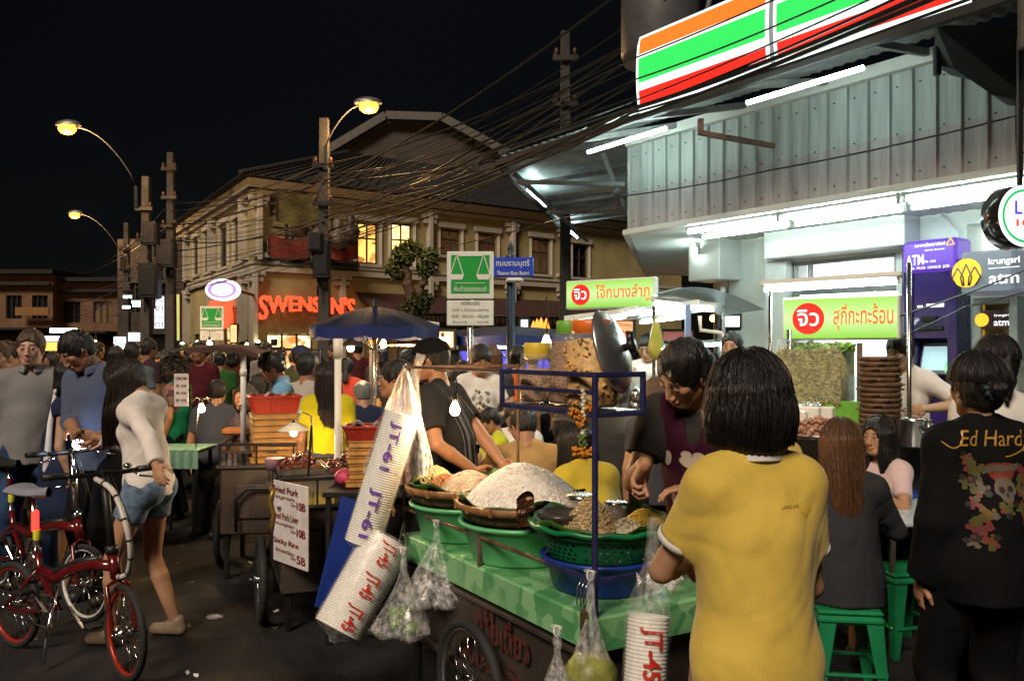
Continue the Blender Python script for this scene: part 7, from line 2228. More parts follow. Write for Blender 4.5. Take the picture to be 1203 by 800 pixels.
def cr2(u, v):
 x = P(766, 0, 8).x + 1.0 * u; return Vector((x, 7.7 + 1.6 * v + .1 * u, 2.02 + .20 * math.sin(PI * (.25 + .75 * u)) ))
m.grid(cr2, 20, 6); m.build('curved_roof', mat('pale_roof_sheet', (.5, .62, .62), rough=.4, alpha=.9), js, w=True)
for i, (px, Y, yb) in enumerate(((768, 7.9, 360), (808, 7.8, 358), (672, 8.6, 372), (850, 8.6, 360))):
 p = P(px, 0, Y); m = MB(); m.bar((p.x, Y, 0), (p.x, Y, zat(yb, Y)), .05 if i == 1 else .03); m.build('post', [STN, mat('blue_white_post', (.25, .35, .6)), STN, STN][i], js, w=True)
m = MB(); m.tube([P(822, 371, 7.6), P(823, 388, 7.6), P(847, 391, 7.6), P(852, 400, 7.6), P(851, 450, 7.6)], .018); m.build('bent_pipe', PVC, js, w=True)
m = MB(); m.box((P(755, 0, 8.2).x, 8.2, .55), (1.5, .8, 1.05), bev=.02); m.build('counter', STN, js, w=True)
m = MB(); m.box((P(790, 0, 8).x, 8.2, 1.25), (.8, .5, .35), bev=.01); m.build('glass_case', mat('case_glass', (.7, .8, .8), rough=.05, alpha=.35, spec=.9), js, w=True)
for (x0, y0, x1, y1, Y, lb) in ((676, 380, 735, 372, 8.4, 'tube lamp under the green board, left one'), (737, 369, 800, 361, 8.1, 'tube lamp under the green board, right one'), (768, 357, 838, 364, 7.9, 'tube lamp under the curved roof'), (752, 379, 806, 372, 9.2, 'inner tube lamp of the porridge stall'), (800, 408, 850, 404, 11, 'far tube lamp right of the porridge stall'), (776, 410, 798, 409, 11.5, 'farther short tube lamp behind the cook')):
 tube_lamp(P(x0, y0, Y), P(x1, y1, Y), lb, 'tubes of the porridge stall')
m = MB();
lightbox(722, 742, 378, 412, 10.5, (.85, .32, .12), .7, 'orange menu sheets pinned up behind the porridge cook', ['โจ๊กหมู', '๓๐', 'ไข่', '๑๐'], (.3, .02, .01))
lightbox(778, 812, 390, 400, 12, (.22, .03, .02), .8, 'dark red sign outlined with small lamps behind the cook', 'HOTEL', (.3, .08, .05))
lightbox(846, 866, 372, 384, 9.5, (.9, 1, 1), 1.3, 'small white lit oval beside the porridge stall')
m = MB(); p = P(838, 374, 14); m.sphere(p, .06, 12, 8); tag(m.build('far_lamp', glow('far_orange', (1, .45, .1), 12), w=True), 'tiny orange lamp far behind the porridge stall', 'lamp')
m = MB(); m.lathe([(.001, -.30), (.05, -.28), (.075, -.2), (.05, -.05), (.012, .08), (.02, .1)], P(771, 384, 7.6), 20, wob=lambda r_, z, t: (r_ * (1 + .06 * math.sin(5 * t)), z)); tag(m.build('bag_of_broth', mat('yellow_broth', (.6, .62, .12), rough=.2, alpha=.8), w=True), 'small bag of yellow broth hanging from the porridge stall roof', 'bag')
for i, (px, r_, h_) in enumerate(((700, .17, .3), (726, .14, .22), (748, .10, .16))):
 p = P(px, 0, 8.0); m = MB(); m.lathe([(.001, 0), (r_, 0), (r_ * 1.02, h_), (r_ * .9, h_ + .03), (.02, h_ + .06), (.001, h_ + .09)], (0, 0, 0), 28)
 tag(m.build('stock_pot', STN, loc=(p.x, 8.0, 1.08)), ['largest steel stock pot at the left of the porridge counter', 'middle sized steel pot on the porridge counter', 'smallest steel pot beside the porridge cook'][i], 'pot')
# ------------------------------------------------------------------ hot plate stall at the right
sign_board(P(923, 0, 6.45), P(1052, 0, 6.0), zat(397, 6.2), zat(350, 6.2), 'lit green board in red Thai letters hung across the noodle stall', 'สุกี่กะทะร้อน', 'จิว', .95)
tube_lamp(P(899, 340, 6.55), P(1054, 330, 6.0), 'tube lamp in a long reflector above the right green board', 'lamp of the noodle stall', r_=.022)
m = MB(); m.bar(P(896, 334, 6.6), P(1058, 324, 6.0), .12, .02);
ss = root('noodle_stall', 'steel noodle stall with a glass case below the right green board', 'stall', (P(980, 0, 6).x, 6.2, 0))
m.build('reflector', WHT2, ss, w=True)
A = P(905, 0, 6.5); B = P(1068, 0, 5.85); dS = (B - A).normalized(); nS = Vector((dS.y, -dS.x, 0)); rS = math.atan2(dS.y, dS.x)
for i, (p, zt_) in enumerate(((A, 2.1), (B, 2.25), (P(1010, 0, 6.1), 1.70), (P(927, 0, 6.4), 1.8))):
 m = MB(); m.cyl((p.x, p.y, 0), (p.x, p.y, zt_), .016 if i < 2 else .02); m.build('post', STN if i != 2 else RUST, ss, w=True)
cS = (P(930, 0, 6.35) + P(1085, 0, 5.8)) / 2 - nS * .3; LS = (P(930, 0, 6.35) - P(1085, 0, 5.8)).length
m = MB(); m.box((cS.x, cS.y, .5), (LS, .62, .98), rz=rS, bev=.01); m.build('cabinet', mat('dark_cabinet', (.05, .055, .06), rough=.4, metal=.5), ss, w=True)
m = MB(); m.box((cS.x, cS.y, 1.0), (LS + .05, .66, .03), rz=rS, bev=.004); m.build('counter', STN, ss, w=True)
def onS(px, Y, z): p = P(px, 0, Y); return Vector((p.x, p.y, z))
p0, p1 = onS(930, 6.38, 0), onS(1008, 6.1, 0); c = (p0 + p1) / 2
m = MB(); m.box((c.x, c.y + .16, 1.50), ((p1 - p0).length, .34, .46), rz=rS, bev=.004); tk = m.build('glass_tank', mat('tank_glass', (.7, .85, .8), rough=.05, alpha=.15, spec=.8), ss, w=True)
m = MB(); m.smooth = True; q = random.Random(9); M_ = Matrix.Rotation(rS, 3, 'Z')
hw = (p1 - p0).length / 2
for i in range(900):
 x, z = q.uniform(-hw, hw) * .97, q.uniform(-.2, .14); a = q.uniform(0, 6.3); pts = []
 for k in range(5):
  a += q.uniform(-1, 1); x += .016 * math.cos(a); z += .016 * math.sin(a); pts.append(Vector((c.x, c.y + .16, 1.49)) + M_ @ Vector((max(-hw, min(hw, x)), -.165 + q.uniform(-.004, .006), z)))
 m.tube(pts, .0045, 4)
m.box((c.x, c.y + .16, 1.46), ((p1 - p0).length * .97, .30, .38), rz=rS)
o = m.build('yellow_noodles', mat('yellow_green_noodles', (.50, .46, .17), rough=.45, var=.35, scale=30), w=True); tag(o, 'tank full of tangled yellow green noodles under the right green board', 'noodles')
m = MB()
for i in range(240):
 x = q.uniform(-hw, hw) * .95; d = Vector((q.gauss(0, 1), q.gauss(0, 1), q.gauss(0, 1))).normalized() * .03; e_ = d.orthogonal().normalized() * .02; b0 = Vector((c.x, c.y + .08, 1.665 + q.uniform(-.02, .03))) + M_ @ Vector((x, q.uniform(-.06, .1), 0)); m.quad(b0 - d, b0 - e_, b0 + d, b0 + e_)
tag(m.build('salad_leaves', mat('bright_herb', (.22, .42, .04), rough=.5), w=True), 'bright green leaves on top of the noodle tank', 'leaves')
m = MB(); a = c + nS * -.5; m.box((a.x, a.y, 1.95), (LS * .8, .02, .28), rz=rS); m.box((a.x, a.y, 1.3), (LS * .8, .02, .30), rz=rS); m.build('back_panel', glow('case_back_light', (.75, .95, .95), .9), ss, w=True)
for i, (px, s_, col_) in enumerate(((937, .05, (.6, .62, .6)), (952, .06, (.7, .7, .66)), (968, .05, (.66, .66, .6)))):
 m = MB(); p = onS(px, 6.2, 1.19 if i else 1.16); m.box(p, (.16, .12, .1), rz=rS, bev=.01); tag(m.build('foam_box', FOAM, w=True), ['leftmost foam box below the noodle tank', 'middle foam box below the noodle tank', 'rightmost foam box below the noodle tank'][i], 'box')
o = pieces('sliced_meat', onS(962, 6.05, 1.06), .26, .12, dome(.10, 1.5), mat('raw_meat', (.42, .20, .12), rough=.5, var=.3, scale=20), .018, 160, 'pile of pinkish sliced meat on the noodle stall counter', 5, 'meat')
m = MB(); p = onS(990, 6.15, 1.2); m.box(p, (.3, .06, .16), rz=rS, bev=.01); tag(m.build('green_tray', mat('green_tray', (.15, .45, .05), rough=.4), w=True), 'bright green tray at the right below the noodle tank', 'tray')
SLAT = mat('dark_steamer_wood', (.16, .085, .04), rough=.6, var=.35, scale=14, bump=.4)
for i in range(17):
 rt = root('wooden_tray', 'round dark wooden hot plate tray, number %d from the bottom of the tall stack' % (i + 1), 'tray', onS(1034 + q.uniform(-1.2, 1.2), 5.75, 1.02 + i * .0345), q.uniform(0, 3), 'wooden trays in the tall stack')
 m = MB(); m.lathe([(.001, 0), (.12, 0), (.130, .006), (.134, .028), (.126, .033), (.10, .016), (.001, .012)], (0, 0, 0), 30, wob=lambda r_, z, t: (r_ * (1 + .012 * math.sin(3 * t + i)), z)); m.build('dish', SLAT, rt)
 m = MB(); m.box((.135, 0, .02), (.03, .05, .012), bev=.004); m.box((-.135, 0, .02), (.03, .05, .012), bev=.004); m.build('handle', SLAT, rt)
for i, (px, Y, r_, h_) in enumerate(((1072, 5.6, .11, .17), (1104, 5.5, .10, .13), (1090, 5.8, .08, .12))):
 p = onS(px, Y, 1.016); rt = root('cooking_pot', ['tall steel pot beside the wooden trays', 'steel pot left of the woman in the black jacket', 'small steel pot between the two larger ones'][i], 'pot', p)
 m = MB(); m.lathe([(.001, 0), (r_ * .95, 0), (r_, .01), (r_, h_), (r_ * 1.06, h_ + .004), (r_ * 1.04, h_ + .010), (r_ * .97, h_), (r_ * .96, .02), (.001, .015)], (0, 0, 0), 32); m.build('wall', STN, rt)
 for s_ in (-1, 1): m = MB(); m.tube([(s_ * r_, -.03, h_ * .8), (s_ * (r_ + .03), -.025, h_ * .82), (s_ * (r_ + .03), .025, h_ * .82), (s_ * r_, .03, h_ * .8)], .005, 6); m.build('handle', STN, rt)
rt = root('dining_table', 'low white topped table between the seated women and the black jacket', 'table', (2.55, 4.95, 0), R(8))
m = MB(); m.box((0, 0, .715), (1.25, .68, .03), bev=.008); m.build('tabletop', mat('pale_table', (.45, .55, .58), rough=.25, var=.1), rt)
for x in (-.55, .55):
 for y in (-.28, .28): m = MB(); m.bar((x, y, 0), (x * .96, y * .96, .70), .025); m.build('leg', STN, rt)
m = MB(); m.lathe([(.001, 0), (.2, 0), (.25, .4), (.265, .41), (.265, .43), (.24, .42), (.2, .02)], (0, 0, 0), 36); tag(m.build('water_tub', BLUP, loc=(2.60, 5.55, .12)), 'deep blue plastic tub behind the dining table', 'tub')
m = MB(); m.box((2.65, 5.75, .45), (.6, .3, .5), bev=.03); tag(m.build('ice_box', BLUP, w=True), 'blue ice box under the noodle stall beside the tub', 'ice box')
STG = mat('stool_green_plastic', (.012, .20, .075), rough=.28, var=.08)
def stool(x, y, rz, label, h_=.45, mt=None):
 rt = root('plastic_stool', label, 'stool', (x, y, 0), rz, 'green plastic stools'); mt = mt or STG
 m = MB(); m.box((0, 0, h_ - .012), (.29, .29, .024), bev=.012); m.box((0, 0, h_ - .045), (.30, .30, .04), bev=.015)
 for i in range(-3, 4): m.box((i * .032, 0, h_ + .0015), (.012, .2, .004), bev=.001)
 m.build('seat', mt, rt)
 for sx in (-1, 1):
  for sy in (-1, 1):
   m = MB(); a = Vector((sx * .125, sy * .125, h_ - .05)); b_ = Vector((sx * .165, sy * .165, 0))
   m.add([(a.x - sx * .06, a.y + sy * .015, a.z), (a.x + sx * .015, a.y + sy * .015, a.z), (a.x + sx * .015, a.y - sy * .06, a.z), (a.x, a.y, a.z), (b_.x - sx * .032, b_.y, 0), (b_.x, b_.y, 0), (b_.x, b_.y - sy * .032, 0), (b_.x - sx * .012, b_.y - sy * .012, 0)], [(0, 1, 5, 4), (1, 2, 6, 5), (2, 3, 7, 6), (3, 0, 4, 7), (4, 5, 6, 7), (0, 1, 2, 3)])
   m.build('leg', mt, rt)
 m = MB()
 for k in range(4):
  M_ = Matrix.Rotation(k * PI / 2, 3, 'Z'); m.bar(M_ @ Vector((-.14, .15, .16)), M_ @ Vector((.14, .15, .16)), .03, .012)
 m.build('brace', mt, rt)
stool(1.58, 4.05, R(-8), 'green plastic stool under the woman with long light brown hair')
stool(2.16, 4.72, R(12), 'empty green plastic stool in front of the low white table')
stool(2.22, 5.35, R(5), 'green plastic stool behind the empty one, under the woman in pink')
stool(.22, 5.35, R(5), 'green plastic stool under the man in the tan sleeveless shirt')
stool(1.62, 4.95, R(30), 'green plastic stool under the man in the yellow polo')
stool(.48, 4.6, R(5), 'green plastic stool hidden behind the noodle mound')
rt = root('dining_table', 'low table in front of the man in the tan sleeveless shirt', 'table', (.05, 6.0, 0))
m = MB(); m.box((0, 0, .70), (1.1, .6, .03), bev=.006); m.build('tabletop', STN, rt)
for x in (-.5, .5):
 for y in (-.25, .25): m = MB(); m.bar((x, y, 0), (x, y, .69), .025); m.build('leg', STN, rt)
for i, (x, y) in enumerate(((-.3, 5.95), (.1, 5.85), (-.1, 6.1), (.35, 6.1))):
 m = MB(); m.lathe([(.001, 0), (.04, 0), (.085, .05), (.09, .055), (.08, .045), (.001, .02)], (0, 0, 0), 20); tag(m.build('soup_bowl', FOAM, loc=(x, y, .717)), ['leftmost white bowl on the table of the tan shirt', 'white bowl right before the tan shirt', 'white bowl at the back of the tan shirt table', 'rightmost white bowl on the tan shirt table'][i], 'bowl')
m = MB(); m.smooth = True; m.sphere((0, 0, .015), .045, 14, 8, sc=(1.2, .8, .35), z0=-.6); tag(m.build('crushed_cup', FILM, loc=tuple(Vector((P(252, 0, 5.2).x, 5.2, .006)))), 'crushed clear plastic cup lying on the asphalt', 'litter')
q = random.Random(5)
for i in range(16):
 Y = q.uniform(4.3, 8); p = P(q.uniform(190, 330) if i < 11 else q.uniform(20, 330), 0, Y); s_ = q.uniform(.012, .035); a = q.uniform(0, 6)
 m = MB(); m.grid(lambda u, v: Vector(((u - .5) * s_ * 2, (v - .5) * s_ * 1.3, .006 + .006 * math.sin(5 * u + a) * math.cos(4 * v + a))), 5, 4)
 o = tag(m.build('paper_scrap', [FOAM, mat('brown_scrap', (.12, .08, .05))][i % 2], loc=(p.x, Y, 0)), 'small trodden scrap of litter on the asphalt', 'litter', 'scraps of litter on the road'); o.rotation_euler.z = a
# ------------------------------------------------------------------ folding bicycles
REDF = mat('dark_red_paint', (.11, .006, .006), rough=.22, coat=.6, var=.15)
REDR = mat('red_rim', (.42, .03, .012), rough=.3, var=.15, metal=.2)
BLK = mat('black_rubber', (.012, .012, .012), rough=.5)
def bicycle(rear, front, label, rimm, frm, steer=0., near=True, lamp=False):
 rear, front = Vector(rear), Vector(front); d = front - rear; rz = math.atan2(d.y, d.x); wb = d.length
 rt = root('folding_bicycle', label, 'bicycle', (rear.x, rear.y, 0), rz); r_ = .238
 wheel(rt, (0, 0, r_), r_, (0, 1, 0), 20, .036, 'rear_wheel', rim=rimm)
 ax = Vector((math.sin(steer), -math.cos(steer), 0))
 wheel(rt, (wb, 0, r_), r_, ax, 20, .036, 'front_wheel', rim=rimm)
 X = wb
 hd0, hd1 = Vector((X - .07, 0, .50)), Vector((X - .10, 0, .62))
 st_ = Vector((X - .17, 0, 1.02)); bb = Vector((.40, 0, .27)); sl_ = Vector((.24, 0, .46))
 m = MB()
 m.tube([hd1 + Vector((.01, 0, -.06)), Vector((X * .75, 0, .55)), Vector((X * .55, 0, .50)), Vector((X * .42, 0, .44)), sl_], .028, 12)
 m.tube([bb, sl_, Vector((.215, 0, .56))], .020, 10)
 for s_ in (-1, 1):
  m.tube([bb + Vector((0, .02 * s_, 0)), Vector((.2, .045 * s_, .24)), (0, .055 * s_, r_)], .010); m.tube([sl_ + Vector((0, .02 * s_, 0)), (0, .055 * s_, r_)], .009)
 m.tube([hd0, hd1], .026, 12)
 m.build('frame', frm, rt)
 m = MB(); m.tube([hd0, Vector((X - .06, 0, .485))], .02)
 for s_ in (-1, 1):
  o = Vector((-s_ * ax.x * .055, -s_ * ax.y * .055, 0)); m.tube([Vector((X - .065, 0, .485)) + o * .3, Vector((X - .055, 0, .47)) + o, Vector((X - .01, 0, r_ + .02)) + o, Vector((X, 0, r_)) + o], .011)
 m.build('fork', frm, rt)
 m = MB(); m.tube([Vector((X * .78, 0, .582)), Vector((X * .6, 0, .545)), Vector((X * .45, 0, .49)), Vector((X * .36, 0, .45))], .018, 8); m.build('frame_sheath', BLK, rt)
 m = MB(); m.tube([hd1, st_], .019 if near else .024, 10); m.cyl(hd1, hd1 + Vector((-.008, 0, .04)), .032); m.build('stem', BLK if near else CHR, rt)
 m = MB(); hx = Vector((math.cos(steer), math.sin(steer), 0)); hy = Vector((-math.sin(steer), math.cos(steer), 0))
 m.tube([st_ - hy * .27 + Vector((0, 0, .01)), st_ - hy * .1, st_, st_ + hy * .1, st_ + hy * .27 + Vector((0, 0, .01))], .0125); m.box(st_, (.04, .05, .04), bev=.01); hb = m.build('handlebar', DARKM, rt)
 for s_ in (-1, 1):
  m = MB(); m.cyl(st_ + hy * s_ * .17 + Vector((0, 0, .006)), st_ + hy * s_ * .29 + Vector((0, 0, .01)), .017); m.build('grip', BLK, hb)
  m = MB(); m.tube([st_ + hy * s_ * .14 + hx * .02, st_ + hy * s_ * .16 + hx * .06 + Vector((0, 0, -.02)), st_ + hy * s_ * .25 + hx * .075 + Vector((0, 0, -.035))], .006); m.build('brake_lever', CHR, hb)
 m = MB(); m.sphere(st_ + hy * .12 + Vector((.0, 0, .03)), .022, 12, 8, sc=(1, 1, .7)); m.build('bell', CHR, hb)
 m = MB(); sp = Vector((.17, 0, .86)); m.tube([Vector((.215, 0, .52)), sp], .016); m.cyl(Vector((.212, 0, .55)), Vector((.21, 0, .58)), .024); m.build('seat_post', CHR if near else CHR, rt)
 m = MB(); m.smooth = True
 m.grid(lambda u, v: sp + Vector((-.12 + .27 * u, (.075 * (1 - u) ** .7 + .018) * math.cos(PI * v), .02 + .035 * math.sin(PI * v) - .012 * math.sin(PI * u))), 14, 10); m.grid(lambda u, v: sp + Vector((-.12 + .27 * u, (.075 * (1 - u) ** .7 + .018) * math.cos(PI * v), .02 - .02 * math.sin(PI * v) - .012 * math.sin(PI * u))), 14, 10)
 m.build('saddle', mat('pale_saddle', (.24, .25, .30), rough=.22, var=.1) if near else BLK, rt)
 m = MB(); m.lathe([(.085, -.002), (.092, 0), (.085, .002)], (0, 0, 0), 40, M=Matrix.Rotation(PI / 2, 3, 'X')); m.v = [tuple(Vector(v) + bb + Vector((0, -.05, 0))) for v in m.v]
 for k in range(5): a = k * 2 * PI / 5; m.bar(bb + Vector((0, -.05, 0)), bb + Vector((.086 * math.cos(a), -.05, .086 * math.sin(a))), .012, .004)
 m.build('chainring', CHR, rt)
 for s_ in (-1, 1):
  e_ = bb + Vector((s_ * .10, -.075 * 1 if s_ < 0 else .075, s_ * -.11)); e_.y = -.08 * (1 if s_ < 0 else -1)
  m = MB(); m.bar(bb + Vector((0, e_.y * .8, 0)), e_, .018, .012); m.build('crank', CHR, rt)
  m = MB(); m.box(e_ + Vector((0, (-.05 if e_.y < 0 else .05), 0)), (.085, .08, .022), bev=.006); m.build('pedal', BLK, rt)
 m = MB(); m.tube([bb + Vector((0, -.05, .088)), (0, -.045, r_ + .03)], .004, 5); m.tube([bb + Vector((0, -.05, -.088)), (.02, -.045, r_ - .04)], .004, 5); m.build('chain', DARKM, rt)
 m = MB(); m.tube([Vector((X * .42, -.0, .40)), Vector((X * .46, -.08, .2)), Vector((X * .5, -.13, .03))], .009); m.build('kickstand', CHR, rt)
 m = MB(); m.tube([st_ + Vector((.03, 0, 0)), Vector((X + .02, 0, .8)), Vector((X - .05, .0, .6)), Vector((X * .6, 0, .47)), (.1, 0, .5)], .003, 5); m.tube([st_ + Vector((.03, .02, 0)), Vector((X + .04, .02, .75)), Vector((X - .04, .03, .5))], .003, 5); m.build('brake_cable', BLK, rt)
 m = MB(); m.box((.195, 0, .72), (.03, .035, .12), bev=.008); m.build('tail_lamp', glow('red_tail_light', (1., .03, .02), 3.0) if near else REDF, rt)
 m = MB(); m.lathe([(.019, 0), (.021, .01), (.021, .045), (.019, .055)], (.213, 0, .62), 14); m.build('reflective_band', mat('yellow_band', (.7, .7, .05), rough=.4), rt)
 return rt, hb, st_, hy, hx
def GY(px, py):
 Y = H * F / (py - HY); return Vector(((px - CX) / F * Y, Y, 0))
b1_, hb1, st1, hy1, hx1 = bicycle(GY(17, 760), GY(147, 799), 'nearest dark red folding bicycle with red rims and a pale saddle', REDR, REDF, steer=R(-14))
wb1 = (GY(147, 799) - GY(17, 760)).length
m = MB(); X = wb1; pts = [st1 - hy1 * .05 + Vector((.02, 0, -.02)), Vector((X + .05, -.10, .96)), Vector((X + .17, -.12, .82)), Vector((X + .18, -.10, .68)), Vector((X + .10, -.06, .56)), Vector((X - .02, -.03, .52))]
cv = []
for i in range(len(pts) - 1):
 for t in np.linspace(0, 1, 7)[:-1]:
  p0, p1, p2, p3 = pts[max(i - 1, 0)], pts[i], pts[i + 1], pts[min(i + 2, len(pts) - 1)]
  cv.append(.5 * ((2 * p1) + (p2 - p0) * t + (2 * p0 - 5 * p1 + 4 * p2 - p3) * t * t + (3 * p1 - p0 - 3 * p2 + p3) * t ** 3))
m.tube(cv, .014, 8); lk = m.build('folding_lock', mat('pale_lock', (.62, .58, .54), rough=.4), b1_)
m = MB()
for i in range(3, len(cv) - 2, 4): m.cyl(cv[i], cv[i].lerp(cv[i + 1], .35), .016, n=10)
m.build('lock_joint', BLK, lk)
b2_, hb2, st2, hy2, hx2 = bicycle(GY(-2, 690), GY(100, 731), 'second folding bicycle behind, with a silver stem and a white headlamp', mat('white_rim', (.7, .7, .7), rough=.3), REDF, steer=R(10), near=False)
m = MB(); m.sphere(st2 + hx2 * .06 + Vector((0, 0, .05)), .032, 14, 8); m.build('headlamp', glow('cold_headlamp_light', (.55, .75, 1.), 60), b2_)
m = MB(); m.lathe([(.02, -.03), (.024, .0), (.02, .02)], st2 + hx2 * .035 + Vector((0, 0, .03)), 14, M=frame((0, 0, 0), hx2)); m.build('lamp_case', CHR, b2_)
# ------------------------------------------------------------------ the people
from mathutils.bvhtree import BVHTree
def L(at, face, w):
 """world point -> the person's own frame"""
 d = Vector((w.x - at[0], w.y - at[1], w.z - (at[2] if len(at) > 2 else 0))); return np.array(Matrix.Rotation(-R(face), 3, 'Z') @ d)
def PX(px, Y): return ((px - CX) / F * Y, Y)
def decal(o, name, shapes, org, xd, nd, parent=None):
 """print laid on a garment: shapes = (points2d fn, faces, material) projected along nd onto mesh o (coordinates of the person)"""
 me = o.data
 bv = BVHTree.FromPolygons([v.co[:] for v in me.vertices], [p.vertices[:] for p in me.polygons])
 xd = Vector(xd).normalized(); nd = Vector(nd).normalized(); up = xd.cross(-nd) * -1
 up = nd.cross(xd)
 vs, fs, mi, mats = [], [], [], []
 for (pv, pf, mt, lift) in shapes:
  if mt not in mats: mats.append(mt)
  k = len(vs)
  for (x, y) in pv:
   s_ = Vector(org) + xd * x + up * y + nd * .3
   h_, n_, i_, d_ = bv.ray_cast(s_, -nd)
   p = (h_ if h_ is not None and d_ < .5 else Vector(org) + xd * x + up * y) + nd * (.002 + lift)
   vs.append(tuple(p))
  fs += [tuple(i + k for i in f) for f in pf]; mi += [mats.index(mt)] * len(pf)
 me2 = bpy.data.meshes.new(name); me2.from_pydata(vs, [], fs)
 for m_ in mats: me2.materials.append(m_)
 me2.polygons.foreach_set('material_index', mi)
 ob = bpy.data.objects.new(name, me2); COL.objects.link(ob); ob.parent = parent or o
 return ob
def sh_text(t, x, y, w_, h_, mt, lift=.001, shear=0., bold=.01):
 vs, fs = text_data(t, 1., bold, shear=shear, res=2)
 xs = [v.x for v in vs]; ys = [v.y for v in vs]
 return ([(x + w_ * ((v.x - min(xs)) / (max(xs) - min(xs)) - .5), y + h_ * ((v.y - min(ys)) / (max(ys) - min(ys)) - .5)) for v in vs], fs, mt, lift)
def sh_poly(fn, n_, rings, mt, lift=0.):
 """star shaped blob, several rings so that it follows the cloth"""
 pv = [fn(0, 0.)]; fs = []
 for r_ in range(1, rings + 1):
  for i in range(n_): pv.append(fn(2 * PI * i / n_, r_ / rings))
 for i in range(n_): fs.append((0, 1 + i, 1 + (i + 1) % n_))
 for r_ in range(rings - 1):
  for i in range(n_):
   a, b_ = 1 + r_ * n_ + i, 1 + r_ * n_ + (i + 1) % n_; fs.append((a, a + n_, b_ + n_, b_))
 return (pv, fs, mt, lift)
def ell2(x, y, a, b_, rot=0.): return lambda t, r_: (x + r_ * (a * math.cos(t) * math.cos(rot) - b_ * math.sin(t) * math.sin(rot)), y + r_ * (a * math.cos(t) * math.sin(rot) + b_ * math.sin(t) * math.cos(rot)))
TH, TH2, TH3, WS = (.33, .165, .09), (.40, .22, .13), (.22, .105, .055), (.50, .29, .21)
C = lambda n, c, **k: cloth('cloth_' + n, c, **k)
YEL_, WHI, NAV, BLA, GRE = C('yellow', (.64, .46, .085)), C('white', (.68, .66, .63)), C('navy', (.018, .026, .06)), C('black', (.006, .006, .007)), C('grey', (.055, .055, .065))
DEN = C('denim', (.16, .24, .36), var=.35, scale=18); JEA = C('jeans', (.03, .06, .14), var=.25, scale=10)
ords3 = None
def stand(label, px, Y, ytop, face, **k):
 return person(label, PX(px, Y), face, h=H - (ytop - HY) / F * Y - .012, **k)
def sit(label, px, Y, ytop, face, h=1.62, **k):
 zt = H - (ytop - HY) / F * Y - .012; kk = h / 1.7
 seat = max(.28, zt - .1 * kk - .77 * kk)
 return person(label, PX(px, Y), face, h=h, seat=seat, **k)
def part(o, nm): return [c for c in o['root'].children_recursive if c.name.split('.')[0] == nm][0]
TR = dict(m=BLA, fold=.004)
yw = stand('woman with a black bob and yellow polo seen from behind at the food cart', 886, 2.13, 419, 10, sex='f', skin=TH2, hair='bob', hairlen=.136, strand=5200, fine=True, vx=.0075, hv=.004, wide=.86,
 LH=(-.06, .30, 1.05), LE=(-.9, -.3, -.8), RH=(.14, .26, 1.0), RE=(.3, -.6, -1), head=(6, 6, 0), top=dict(m=YEL_, collar=WHI, sleeve=.62, hem=.68, loose=.168, lt=1.24, sinf=.004, fold=.0045, ff=17, neck=.058), bot=dict(m=BLA, inf=-.022, fold=.001))
so_ = part(yw, 'shirt')
GOLD = mat('gold_print', (.75, .50, .06), rough=.5); tp = yw['tp']
PR = [sh_poly(lambda t, r_: (.0 + r_ * .017 * math.sin(t) ** 3 * 1.1, r_ * (.014 * math.cos(t) - .005 * math.cos(2 * t) - .003)), 30, 3, GOLD), sh_text('LONG LIVE', -.045, .008, .05, .007, mat('brown_ink', (.35, .18, .02)), .001)]
decal(so_, 'printing', PR, tuple(tp(.105, -.1, 1.33)), (1, 0, 0), (0, -1, 0))
m = MB()   # sleeve band
for s_, sh_, e_ in ((-1, yw['shL'], yw['eL']), (1, yw['shR'], yw['eR'])):
 sh_, e_ = Vector(sh_), Vector(e_); a = sh_.lerp(e_, .595); b_ = sh_.lerp(e_, .655)
 M_ = frame(a, b_); Lb_ = (b_ - a).length; m.lathe([(.0555, 0), (.0585, .003), (.058, Lb_), (.054, Lb_ + .001), (.050, Lb_ - .003)], a, 32, M=M_)
m.build('sleeve_band', WHI, so_)
va = (.845, 3.50); vf = 148
MAR = C('maroon', (.045, .008, .022)); GT = C('charcoal', (.035, .032, .03))
ve = person('vendor in a maroon apron over a charcoal shirt bending over the food cart', va, vf, h=1.77, skin=(.44, .23, .13), lean=25, head=(-26, 16, -4), hair='short', fine=True, vx=.009, hv=.0032, eyes='down', wide=1.08, strand=0, extra=None,
 RH=L(va, vf, P(757, 545, 3.10)), RE=L(va, vf, P(690, 552, 3.3)) - L(va, vf, P(715, 480, 3.35)), LH=L(va, vf, P(820, 575, 3.1)), LE=(-1, -.4, -.4), RG=dict(curl=48, d=(.25, .55, -.8), n=(-.4, .3, -.6)),
 top=[dict(m=GT, sleeve=.62, hem=.84, neck=.07, sinf=.006), dict(m=MAR, name='apron', sleeve=0, hem=.55, inf=.020, neck=.085, neckd=.09, neckf=.03, v=.10, loose=.165)], bot=dict(m=JEA))
ap = part(ve, 'apron'); CRM = mat('cream_print', (.62, .50, .40), rough=.6); BLI = mat('black_print', (.02, .015, .015), rough=.6)
T_ = Matrix(ve['T'].tolist())
sh_ = [sh_poly(ell2(0, 0, .060, .024, -.12), 28, 4, CRM, .001), sh_poly(ell2(-.028, .030, .023, .016, .1), 22, 3, CRM, .001), sh_poly(ell2(.022, .027, .024, .016, -.1), 22, 3, CRM, .001), sh_poly(ell2(.055, .012, .010, .011), 14, 2, CRM, .001), sh_poly(ell2(-.115, .0, .018, .034, -.3), 18, 3, CRM, .001)]
decal(ap, 'printing', sh_, tuple(ve['tp'](.0, .12, 1.26)), tuple(T_ @ Vector((-1, 0, 0))), tuple(T_ @ Vector((0, 1, 0))))
q = random.Random(1); sh_ = []
